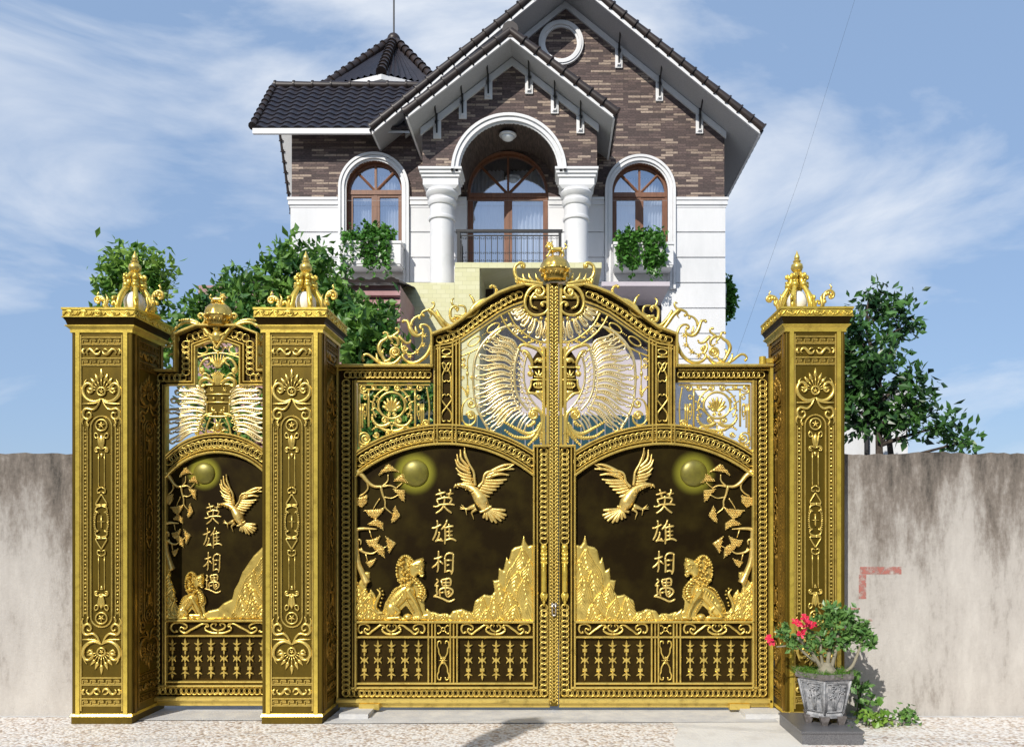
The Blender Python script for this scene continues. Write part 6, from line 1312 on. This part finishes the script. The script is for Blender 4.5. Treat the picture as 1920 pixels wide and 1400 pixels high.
s1 = MB(); cap(s1, (prx+.06, YFP-.01, pz_end+.10), (pax, YFP-.01, pza+.14)); cap(s1, (plx-.05, YFP-.01, zpr(plx)+.10), (pax, YFP-.01, pza+.14)); cap(s1, (pax, YFP-.04, pza+.16), (pax, YM, pza+.16), .12); s1.build('ridge_tile', 'tile_cap', rf, True, 40)
# transverse roof on the left
tx0 = WX(474, 16.22); tx1 = -1.6; ye, yr = 16.22, 17.5; ze, zrg = WZ(243, 16.22), WZ(166, 17.5)
s1 = MB(); tiled(s1, (tx0, ye, ze), (tx1-tx0, 0, 0), (0, yr-ye, zrg-ze), .262, .20, .045); tiled(s1, (tx1, 19.0, zrg-2.9), (tx0-tx1, 0, 0), (0, yr-19.0, 2.9), .262, .30, .045); rf = s1.build('side_roof', 'tile_dark', V, True, 40)
s1 = MB(); cap(s1, (tx0+.02, yr, zrg+.06), (tx1, yr, zrg+.06), .085, .42); cap(s1, (tx0, ye, ze+.07), (tx0, yr, zrg+.07), .07, .22); cap(s1, (tx0, 19.0, zrg-2.84), (tx0, yr, zrg+.06), .07, .22); s1.build('ridge_tile', 'tile_cap', rf, True, 40)
s1 = MB(); s1.box(tx0, EL, ye-.02, ye+.04, ze-.09, ze+.02); slab(s1, [(tx0+.01, ye+.04, ze), (tx1, ye+.04, ze), (tx1, yr, zrg-.03), (tx0+.01, yr, zrg-.03)], .05); slab(s1, [(tx0+.01, yr, zrg-.03), (XL, yr, zrg-.03), (XL, 19.0, zrg-2.93), (tx0+.01, 19.0, zrg-2.93)], .06); s1.build('fascia', 'white_paint', V)
# turret roof
tc_ = (-4.12, 20.5); zt_ = WZ(80, 20.5); e_ = WZ(139, 18.55); R2 = 1.95
cor = [(tc_[0]+R2*math.sin(math.pi*i/4)+(.10 if i == 0 else 0), tc_[1]-R2*math.cos(math.pi*i/4)) for i in range(8)]
s1 = MB(); apex = (tc_[0], tc_[1], zt_)
for i in range(8):
    a_, c_ = cor[i], cor[(i+1) % 8]; n = 9; zc = e_
    for j in range(n):
        f0, f1 = j/n, (j+1)/n; A0 = Vector((a_[0]+(c_[0]-a_[0])*f0, a_[1]+(c_[1]-a_[1])*f0, zc)); A1 = Vector((a_[0]+(c_[0]-a_[0])*f1, a_[1]+(c_[1]-a_[1])*f1, zc)); ap = Vector(apex)
        mid = (A0+A1)/2; nn = (A1-A0).cross(ap-A0).normalized(); nn = nn if nn.z > 0 else -nn
        s1.add([tuple(A0), tuple(mid+nn*.06), tuple(A1), tuple(ap)], [(0, 1, 3), (1, 2, 3)])
rf = s1.build('turret_roof', 'tile_dark', V)
s1 = MB()
for c_ in cor: cap(s1, (c_[0], c_[1], e_+.05), (apex[0]+(c_[0]-apex[0])*.06, apex[1]+(c_[1]-apex[1])*.06, zt_-.02), .10, .26)
s1.sphere((apex[0], apex[1], zt_+.06), .17, 14, 9); s1.build('ridge_tile', 'tile_cap', rf, True, 40)
s1 = MB(); s1.tube3([(apex[0], apex[1], zt_), (apex[0], apex[1], zt_+3.0)], .022, 6); s1.build('lightning_rod', 'iron', rf)
s1 = MB(); slab(s1, [(c_[0], c_[1], e_+.0) for c_ in cor], .12); s1.build('fascia', 'white_paint', rf)
s1 = MB(); s1.box(tc_[0]-1.2, tc_[0]+1.2, tc_[1]-1.0, tc_[1]+1.4, 0, e_-.1); s1.build('turret_wall', 'plaster', V)
# ------------------------------------------------------------------ tiled portico in the yard
Yt = 13.9
PT = thing('portico', 'yellow tiled portico with a deep shaded opening between the gate and the villa', 'portico', (WX(1000, Yt), Yt, 0))
b = MB(); b.box(WX(752, Yt), WX(852, Yt), Yt, Yt+1.3, 0, WZ(530, Yt)); b.box(WX(852, Yt)+.001, WX(899, Yt), Yt+.003, Yt+1.3, 0, WZ(503, Yt)-.0); b.build('pillar', 'yellow_tile', PT)
b = MB(); b.box(WX(853, Yt), WX(1128, Yt), Yt, Yt+1.28, WZ(502.5, Yt), WZ(492, Yt)); b.build('roof_beam', 'yellow_tile', PT)
b = MB(); b.box(WX(1128, Yt)+.001, WX(1256, Yt), Yt, Yt+1.28, WZ(536, Yt), WZ(528, Yt)); b.build('canopy', 'mauve', PT)
b = MB(); b.box(WX(899, Yt)+.001, WX(1128, Yt), Yt+1.30, Yt+1.4, 0, WZ(492, Yt)); b.box(WX(1128, Yt)+.001, WX(1256, Yt), Yt+1.30, Yt+1.4, 0, WZ(528, Yt)); b.build('wall', 'mauve', PT)
b = MB(); b.box(WX(1112, Yt)*1.09, WX(1240, Yt)*1.09, Yt+1.24, Yt+1.298, WZ(650, Yt+1.3), WZ(556, Yt+1.3)); b.build('window', 'brown_dark', PT); b = MB(); b.box(WX(905, Yt+1.3), WX(925, Yt+1.3), Yt+1.24, Yt+1.298, WZ(585, Yt+1.3), WZ(520, Yt+1.3)); b.build('window', 'brown_dark', PT)
fb = MB()
for i in range(34): x = -2.6+i*.12; fb.box(x, x+.112, 12.0, 12.03, 0.05, WZ(778, 12.0))
fb.box(-2.6, 1.5, 12.03, 12.06, .5, .58); fb.box(-2.6, 1.5, 12.03, 12.06, 2.0, 2.08); tg = fb.build('yard_fence', 'teal'); tag(tg, 'dark teal board fence inside the yard, glimpsed through the gate openwork', 'fence')
# ------------------------------------------------------------------ slatted annex on the left
Ya = 12.6
AN = thing('annex', 'low outbuilding with rows of dusty pink louvres, half hidden by the climbing plants', 'outbuilding', (WX(560, Ya), Ya, 0))
b = MB(); b.box(WX(372, Ya), WX(750, Ya), Ya, Ya+2.2, 0, WZ(535, Ya)); b.build('wall', 'pink_slat', AN)
b = MB(); z = WZ(545, Ya)
while z > 2.0: b.add([(WX(446, Ya), Ya-.02, z), (WX(752, Ya), Ya-.02, z), (WX(752, Ya), Ya-.10, z-.10), (WX(446, Ya), Ya-.10, z-.10), (WX(446, Ya), Ya-.02, z-.115), (WX(752, Ya), Ya-.02, z-.115)], [(0,1,2,3),(3,2,5,4)]); z -= .135
b.build('louvres', 'pink_slat', AN)
b = MB(); tiled(b, (WX(440, Ya), Ya-.15, WZ(535, Ya)), (WX(752, Ya)-WX(440, Ya), 0, 0), (0, 1.6, .35), .24, .3, .045); b.build('roof', 'tile_cap', AN, True, 40)
# ------------------------------------------------------------------ plants and trees
def tree(name, label, cat, base, trunk, blobs, n, size, m, seed, group=None, bark='bark', tr=.05, up=.6, asp=.5, droop=.2, sx=1.0):
    """blobs: (x, y, z, r). trunk: list of points; a limb runs from the trunk to every blob; leaves fill the blobs in clumps"""
    o = thing(name, label, cat, base, group); g = np.random.default_rng(seed); t = MB(); T_ = smooth3(trunk, 6) if len(trunk) > 2 else trunk
    t.tube3(T_, list(np.linspace(tr, tr*.45, len(T_))), 8)
    pts = []; wts = np.array([b[3]**2 for b in blobs]); wts = wts/wts.sum()
    for bi, (x, y, z, r) in enumerate(blobs):
        q = min(T_, key=lambda p: (p[0]-x)**2+(p[1]-y)**2+(p[2]-z+r*1.2)**2); mid = ((q[0]+x)/2+g.uniform(-.1, .1)*r, (q[1]+y)/2, (q[2]+z)/2+r*.1)
        L_ = smooth3([q, mid, (x, y, z)], 4); t.tube3(L_, list(np.linspace(tr*.42, tr*.12, len(L_))), 5)
        k = int(n*wts[bi]); nc = max(4, k//14)
        d = g.normal(size=(nc, 3)); d /= np.linalg.norm(d, axis=1)[:, None]; rad = r*g.uniform(.25, 1.05, nc)[:, None]**.7; cc = np.array([x, y, z])+d*rad*np.array([1, .8, .85])
        for c in cc[:max(3, nc//3)]: t.tube3([(x, y, z), tuple((np.array([x, y, z])+c)/2+g.normal(0, .04*r, 3)), tuple(c)], [tr*.12, tr*.08, tr*.04], 4)
        for c in cc: pts.append(c+g.normal(0, size*.72, (14, 3)))
    lf = MB(); lf.leaves(np.concatenate(pts), size, up=up, asp=asp, droop=droop, seed=seed+1)
    t.build('trunk', bark, o, True); lf.build('foliage', m, o); return o
def PB(px, py, Y, rpx): x, y, z = W(px, py, Y); return (x, y, z, rpx*Y/F)
Y1 = 9.6
tree('climbing_shrub', 'leafy green climber behind the side gate, beside the lion crown', 'shrub', (WX(440, Y1), Y1, 0), [(WX(440, Y1), Y1, 0), (WX(430, Y1), Y1, 2.0), (WX(450, Y1), Y1, WZ(640, Y1))],
     [PB(*p) for p in ((345,625,Y1,26),(370,598,Y1+.3,26),(400,575,Y1+.2,28),(430,548,Y1+.4,28),(462,560,Y1,34),(480,600,Y1-.2,34),(330,660,Y1,22),(300,640,Y1,20),(455,525,Y1+.4,20),(380,640,Y1+.2,30),(430,700,Y1,40),(500,660,Y1,36),(400,760,Y1,40),(470,780,Y1,44))], 3300, .13, 'leaf_vine', 21, 'leafy shrubs behind the gate')
tree('climbing_shrub', 'tall leafy shrub rising behind the pillar lantern between the two gates', 'shrub', (WX(560, Y1), Y1+.4, 0), [(WX(560, Y1), Y1+.4, 0), (WX(575, Y1), Y1+.4, 2.2), (WX(565, Y1), Y1+.4, WZ(560, Y1))],
     [PB(*p) for p in ((545,500,Y1,30),(532,480,Y1+.2,22),(590,482,Y1+.5,22),(600,510,Y1+.4,28),(625,545,Y1+.3,24),(520,540,Y1,28),(575,545,Y1+.3,36),(625,570,Y1+.2,36),(650,575,Y1+.5,16),(545,600,Y1,30),(600,620,Y1,34),(545,470,Y1,14))], 2300, .13, 'leaf_vine', 31, 'leafy shrubs behind the gate')
tree('climbing_shrub', 'dark green shrub behind the left gate leaf, below the left flower box', 'shrub', (WX(690, Y1), Y1+.2, 0), [(WX(690, Y1), Y1+.2, 0), (WX(700, Y1), Y1+.2, 2.0), (WX(690, Y1), Y1+.2, WZ(620, Y1))],
     [PB(*p) for p in ((660,600,Y1,30),(700,610,Y1+.2,30),(725,640,Y1,26),(670,640,Y1-.2,38),(715,592,Y1+.3,16),(690,680,Y1,40),(720,720,Y1,36),(680,740,Y1,40),(740,770,Y1+.2,34),(700,800,Y1,40),(790,740,Y1+.4,22),(760,820,Y1+.2,30))], 4200, .135, 'leaf_vine', 41, 'leafy shrubs behind the gate')
Y2 = 12.5
tree('garden_tree', 'pale green tree at the far left against the sky', 'tree', (WX(225, Y2), Y2, 0), [(WX(225, Y2), Y2, 0), (WX(235, Y2), Y2, 2.5), (WX(240, Y2), Y2, WZ(560, Y2))],
     [PB(*p) for p in ((270,490,Y2,24),(296,510,Y2,22),(255,520,Y2,30),(290,545,Y2,26),(235,500,Y2,26),(210,530,Y2,26),(250,570,Y2,28),(306,570,Y2,12),(222,480,Y2,18),(312,610,Y2,10),(240,610,Y2,26),(228,655,Y2,24),(250,700,Y2,22),(205,590,Y2,20))], 2800, .14, 'leaf_light', 51)
Y3 = 8.9
tree('yard_tree', 'dark leafy tree rising behind the concrete wall, right of the last pillar', 'tree', (WX(1648, Y3), Y3, 0), [(WX(1648, Y3), Y3, 0), (WX(1650, Y3), Y3, 1.9), (WX(1646, Y3), Y3, WZ(720, Y3))],
     [PB(*p) for p in ((1600,620,Y3,24),(1590,655,Y3,26),(1610,690,Y3,24),(1640,690,Y3-.2,24),(1620,735,Y3,26),(1590,760,Y3,22),(1650,770,Y3,24),(1600,600,Y3,14),(1655,640,Y3+.2,14),(1700,710,Y3,24),(1725,760,Y3,24),(1690,790,Y3,22),(1760,800,Y3,22),(1800,830,Y3,20),(1670,660,Y3,14),(1612,790,Y3,18),(1585,715,Y3,18))], 2400, .12, 'leaf_dark', 61, tr=.07)
tree('yard_tree', 'slender branch of bluish leaves hanging in from the right above the wall', 'tree', (WX(1740, Y3), Y3+.7, 0), [(WX(1740, Y3), Y3+.7, 0), (WX(1720, Y3), Y3+.7, 2.6), (WX(1670, Y3), Y3+.7, WZ(580, Y3))],
     [PB(*p) for p in ((1650,550,Y3+.7,10),(1640,575,Y3+.7,11),(1628,560,Y3+.7,7),(1665,590,Y3+.7,14),(1690,570,Y3+.7,14),(1700,610,Y3+.7,16))], 520, .11, 'leaf_dark', 71, tr=.05)
nh = thing('neighbour_house', 'pale rendered house wall seen through the branches above the concrete wall', 'house', (5.2, 12, 0))
b = MB(); b.box(WX(1583, 12.0), WX(1702, 12), 12.0, 15, 0, WZ(742, 12.0)); b.build('wall', 'plaster', nh)
b = MB(); b.box(WX(1578, 12.0), WX(1706, 12), 11.9, 15.2, WZ(742, 12.0)+.001, WZ(742, 12.0)+.06); b.build('roof_slab', 'concrete', nh)
b = MB(); b.tube3([(WX(1622, 12), 11.93, 0), (WX(1622, 12), 11.93, WZ(738, 12))], .04, 8); b.build('downpipe', 'iron', nh)
# ------------------------------------------------------------------ boundary walls
Yw = 7.35; x0 = 2.62; zt = WZ(850, Yw)
def wallx(b, xa, xb):
    g = random.Random(int(xa*10)); n = int((xb-xa)/.06); top = []; z = 0
    for i in range(n+1): z = z*.7+g.uniform(-.012, .010); top.append((xa+(xb-xa)*i/n, zt+z))
    b.prism_xz([(xa, 0)]+[(x, z) for x, z in top]+[(xb, 0)], Yw, Yw+.16)
b = MB()
wallx(b, x0, 9.5); wr = b.build('boundary_wall', 'old_concrete'); tag(wr, 'stained old concrete wall with faded red spray paint, right of the last pillar', 'wall')
b = MB(); y = Yw-.003
def sp_(x0, x1, z0, z1, n=1): b.add([(WX(x0, Yw), y, WZ(z0, Yw)), (WX(x1, Yw), y, WZ(z0, Yw)), (WX(x1, Yw), y, WZ(z1, Yw)), (WX(x0, Yw), y, WZ(z1, Yw))], [(0, 1, 2, 3)])
sp_(1612, 1690, 1062, 1076); sp_(1610, 1624, 1077, 1122); sp_(1594, 1612, 1139, 1142); sp_(1628, 1636, 1160, 1164); b.build('spray_mark', 'red_spray', wr)
b = MB(); wallx(b, -9.5, -4.32); tag(b.build('boundary_wall', 'old_concrete'), 'stained old concrete wall at the far left, beyond the last golden pillar', 'wall')
# ------------------------------------------------------------------ granite step, pot and desert rose
Yq = 6.36
b = MB(); b.box(WX(1504, Yq), WX(1618, Yq), Yq, 7.0, 0.010, WZ(1374, Yq)); b.box(WX(1504, Yq)-.01, WX(1618, Yq)+.01, Yq-.01, 7.0, WZ(1374, Yq), WZ(1370, Yq)); tag(b.build('granite_step', 'granite'), 'dark granite slab in front of the right pillar, under the flower pot', 'step')
zs_ = WZ(1370, Yq)
PO = thing('flower_pot', 'carved grey stone pot with six sides, standing on the granite slab', 'pot', (WX(1546, 6.68), 6.68, zs_))
pc = (WX(1546, 6.68), 6.68); kq = 6.68/F
def hexring(r, z, rot=12): return [(pc[0]+r*math.cos(math.radians(rot+60*i)), pc[1]+r*.92*math.sin(math.radians(rot+60*i)), z) for i in range(6)]
def hexbody(b, prof, rot=12):
    vs = []; fs = []
    for (r, z) in prof: vs += hexring(r, z, rot)
    for j in range(len(prof)-1):
        for i in range(6): fs.append((j*6+i, j*6+(i+1) % 6, (j+1)*6+(i+1) % 6, (j+1)*6+i))
    fs.append(tuple(range(6))[::-1]); b.add(vs, fs)
b = MB(); H0 = zs_+.05; hexbody(b, [(.13, H0), (.165, H0+.005), (.17, H0+.03), (.16, H0+.045), (.225, H0+.30), (.235, H0+.315), (.235, H0+.33)]); b.build('pot_body', 'pot', PO)
b = MB(); hexbody(b, [(.235, H0+.33), (.262, H0+.335), (.268, H0+.35), (.262, H0+.372), (.235, H0+.375), (.225, H0+.35)]); b.build('rim', 'pot_dark', PO)
b = MB(); vs = hexring(.232, H0+.345); b.add(vs, [tuple(range(6))]); b.build('soil', 'soil', PO)
b = MB()
for i in range(6):
    p0, p1 = hexring(.165, H0+.04)[i], hexring(.165, H0+.04)[(i+1) % 6]; q0, q1 = hexring(.232, H0+.32)[i], hexring(.232, H0+.32)[(i+1) % 6]
    P0, P1, Q0, Q1 = map(Vector, (p0, p1, q0, q1)); nrm = (P1-P0).cross(Q0-P0).normalized(); nrm = nrm if nrm.dot(P0-Vector((pc[0], pc[1], P0.z))) > 0 else -nrm
    def at(u, v, d=.006): return tuple(P0.lerp(P1, u).lerp(Q0.lerp(Q1, u), v)+nrm*d)
    b.tube3([at(.1, .08), at(.9, .08), at(.9, .92), at(.1, .92), at(.1, .08)], .0055, 5); b.tube3([at(0, 0), at(0, 1)], .010, 6)
    g = random.Random(i)
    for j in range(7):
        x = .2+.6*g.random(); P = [at(.5+.2*(g.random()-.5), .12), at((x+.5)/2, .4), at(x, .55+.35*g.random())]; b.tube3(P, [.005, .004, .003], 4)
        for kk in range(4): u_, v_ = x+.16*(g.random()-.5), .45+.42*g.random(); b.tube3([at(u_, v_), at(u_+.05, v_+.04, .010), at(u_+.09, v_+.01)], [.002, .007, .001], 4)
b.build('carved_panel', 'pot', PO, True)
for i in range(6):
    b = MB(); p = hexring(.150, H0)[i]; b.frustum((p[0]-.02, p[0]+.02, p[1]-.02, p[1]+.02), (p[0]-.04, p[0]+.04, p[1]-.03, p[1]+.03), zs_, H0+.02); b.build('foot', 'pot_dark', PO)
g = np.random.default_rng(5); z0 = H0+.34
RO = thing('desert_rose', 'desert rose with a swollen trunk and red flowers, growing in the stone pot', 'plant', (pc[0], pc[1], z0))
def RP(px, py, dy=0): x, y, z = W(px, py, 6.68+dy); return (x, y, z)
b = MB(); b.lathe([(.09, -.02), (.088, .02), (.07, .05), (.045, .075), (.03, .10)], (pc[0]+.02, pc[1], z0), 16)
br = [([RP(1545,1262), RP(1530,1235), RP(1515,1215), RP(1495,1195,-.05)], .020), ([RP(1530,1240), RP(1510,1225), RP(1495,1210)], .014), ([RP(1550,1262), RP(1553,1235), RP(1558,1200), RP(1560,1170)], .022), ([RP(1556,1262), RP(1562,1240), RP(1568,1215), RP(1572,1185)], .020),
      ([RP(1557,1266), RP(1580,1262), RP(1598,1248), RP(1608,1225), RP(1616,1205)], .018), ([RP(1545,1258), RP(1540,1230), RP(1538,1190)], .016), ([RP(1495,1205), RP(1475,1210), RP(1455,1212)], .010), ([RP(1540,1200), RP(1522,1185), RP(1512,1178)], .010)]
for P, r in br: Q = smooth3(P, 5); b.tube3(Q, list(np.linspace(r, r*.55, len(Q))), 8)
b.build('trunk', 'pale_bark', RO, True)
pts = []
for (px, py, r, n) in ((1545,1165,24,40),(1570,1158,26,46),(1600,1180,26,46),(1622,1195,16,28),(1555,1200,22,34),(1528,1210,18,22),(1585,1200,22,34),(1470,1185,16,24),(1480,1205,12,16),(1500,1205,10,10),(1612,1175,16,24),(1560,1145,16,24),(1635,1205,8,10),(1515,1195,12,12),(1590,1150,14,18)):
    for j in range(n):
        d = g.normal(size=3); d /= np.linalg.norm(d); c = np.array(RP(px, py))+d*r*kq*g.uniform(.3, 1)
        pts.append(c+g.normal(0, .012, (3, 3)))
b = MB(); b.leaves(np.concatenate(pts), .058, up=.9, asp=.55, seed=8); b.build('foliage', 'leaf_rose', RO)
b = MB(); fl = [(1497,1170,-.10),(1511,1163,-.12),(1506,1178,-.12),(1501,1189,-.12),(1517,1170,-.08),(1508,1158,-.06),(1443,1197,-.06),(1445,1204,-.06),(1491,1166,-.04),(1524,1172,-.04)]
for (px, py, dy) in fl:
    c = np.array(RP(px, py, dy)); ax = np.array([g.normal()*.4, -1, .35+g.normal()*.3]); ax /= np.linalg.norm(ax); u = np.cross(ax, [0, 0, 1]); u /= np.linalg.norm(u); v = np.cross(ax, u)
    for k in range(5):
        q = k*1.2566+g.uniform(0, 1); d = math.cos(q)*u+math.sin(q)*v; e = -math.sin(q)*u+math.cos(q)*v; L_ = .036
        P = [c, c+d*L_*.5+e*L_*.36+ax*.012, c+d*L_*.95+e*L_*.30+ax*.014, c+d*L_*1.05-e*L_*.05+ax*.006, c+d*L_*.95-e*L_*.34+ax*.012, c+d*L_*.5-e*L_*.34+ax*.010]
        b.add([tuple(x) for x in P], [(0,1,2),(0,2,3),(0,3,4),(0,4,5)])
b.build('flower', 'petal', RO)
def grassy(name, label, pts, size, m, seed, kind='stuff', spread=.5):
    g = np.random.default_rng(seed); b = MB()
    for p in pts:
        d = np.array([g.normal()*spread, g.normal()*spread, 1]); d /= np.linalg.norm(d); L_ = size*g.uniform(.5, 1.2); s = np.cross(d, [g.normal(), 1, 0]); s /= np.linalg.norm(s)
        p = np.array(p); m1 = p+d*L_*.6; tip = p+d*L_+np.array([d[0], d[1], -.35])*L_*.35; b.add([tuple(p-s*.0025), tuple(p+s*.0025), tuple(m1+s*.002), tuple(tip), tuple(m1-s*.002)], [(0,1,2,4),(4,2,3)])
    o = b.build(name, m); return tag(o, label, 'grass' if kind == 'stuff' else None, kind=kind)
pp = []
for i in range(1500):
    r = .235*math.sqrt(g.random()); q = g.random()*6.283; x = r*math.cos(q); y_ = r*.9*math.sin(q)
    if x*x+y_*y_ > .075**2: pp.append((pc[0]+x, pc[1]+y_, z0))
grassy('grass', 'fine green grass growing round the desert rose trunk in the stone pot', pp, .075, 'grass_green', 9, spread=.9)
# weeds at the foot of the wall
def weed(px, py, Y, r, n, size, label, seed, m='leaf_light'):
    x, y, z = W(px, py, Y); g = np.random.default_rng(seed); o = thing('weed', label, 'weed', (x, y, 0), 'leafy weeds at the foot of the right wall'); st = MB(); pts = []
    for k in range(max(5, n//14)):
        q = g.uniform(0, 6.28); d = r*g.uniform(.3, 1); tip = (x+d*math.cos(q), y+.5*d*math.sin(q)-.02, g.uniform(.35, 1)*z*1.6+.03); P = [(x+g.normal()*.03, y, 0), ((x*.6+tip[0]*.4), y, tip[2]*.6), tip]; Q = smooth3(P, 5); st.tube3(Q, .004, 4)
        for c in Q[4:]: pts.append(np.array(c)+g.normal(0, .03, (2, 3)))
    b = MB(); b.leaves(np.concatenate(pts), size, up=.9, asp=.75, seed=seed); b.build('foliage', m, o); st.build('stem', 'bark', o)
weed(1615, 1300, 7.15, .16, 90, .075, 'leafy weed with round leaves against the wall, right behind the stone pot', 81, 'leaf_rose'); weed(1640, 1345, 6.95, .17, 90, .065, 'bright green weed patch on the ground right of the granite slab', 82, 'leaf_light'); weed(1700, 1340, 7.0, .14, 50, .06, 'low weed at the foot of the wall at the right edge', 83, 'leaf_rose'); weed(1600, 1385, 6.5, .07, 40, .05, 'tiny weed at the front right corner of the granite slab', 84, 'leaf_light')
# power cable and an unseen wood added to block sky light, mirrored in metal
b = MB(); b.tube3([W(1379, 672, 9.5), W(1440, 500, 9.5), W(1500, 330, 9.55), W(1640, -120, 9.7)], .0011, 5); tag(b.build('power_cable', 'cable'), 'thin dark cable slanting up across the sky beside the right pillar', 'cable')
g = np.random.default_rng(99); b = MB(); c = []
for i in range(9000):
    s_ = i % 10
    if s_ < 6: x = g.uniform(-26, 26); y = g.uniform(-12, -7.5); h = 9.2+.9*math.sin(x*.5)+g.normal()*.3
    elif s_ < 8: x = g.uniform(-16, -10.5); y = g.uniform(-9, 6); h = 7.8+.6*math.sin(y)
    else: x = g.uniform(9.8, 14); y = g.uniform(-9, 6.5); h = 9+math.sin(y*1.3)
    c.append((x, y, h*g.random()**.8))
b.leaves(np.array(c), 1.3, up=.2, asp=.8, seed=100); tag(b.build('sky_blocker_trees', 'leaf_wood'), 'unseen dark trees added across the lane to block low sky light', 'trees', kind='stuff')
sheet('road', 'road_grey', -60, 60, -7.2, 3.6, 0.014) if 'road_grey' in MAT else None

# unseen lamp shape added over the lane to throw the round shadow
hl = thing('shadow_caster', 'unseen lamp shape added over the lane to cast the round shadow', 'shadow caster', (0, 0, 0))
lx_, ly_, lz_ = -0.42-.50*5.7, 6.72-5.7, 5.7*.78
b = MB(); b.lathe([(.02, .42), (.05, .40), (.06, .34), (.19, .26), (.20, .24), (.05, .22)], (lx_, ly_, lz_), 20); b.build('caster_cap', 'iron', hl, True, 40)
b = MB(); b.lathe([(.02, -.50), (.07, -.46), (.11, -.3), (.15, -.1), (.15, .05), (.10, .22)], (lx_, ly_, lz_), 20); b.build('lamp_globe', 'room_dark', hl, True)  # dark body shaped for its shadow, gives no light
b = MB(); b.tube3([(lx_-9, ly_-2.5, lz_+1.2), (lx_-4, ly_-1.1, lz_+.55), (lx_, ly_, lz_+.42), (lx_+5, ly_-1.4, lz_+.6), (lx_+13, ly_-3.5, lz_+1.6)], .006, 5); b.build('caster_cable', 'cable', hl)
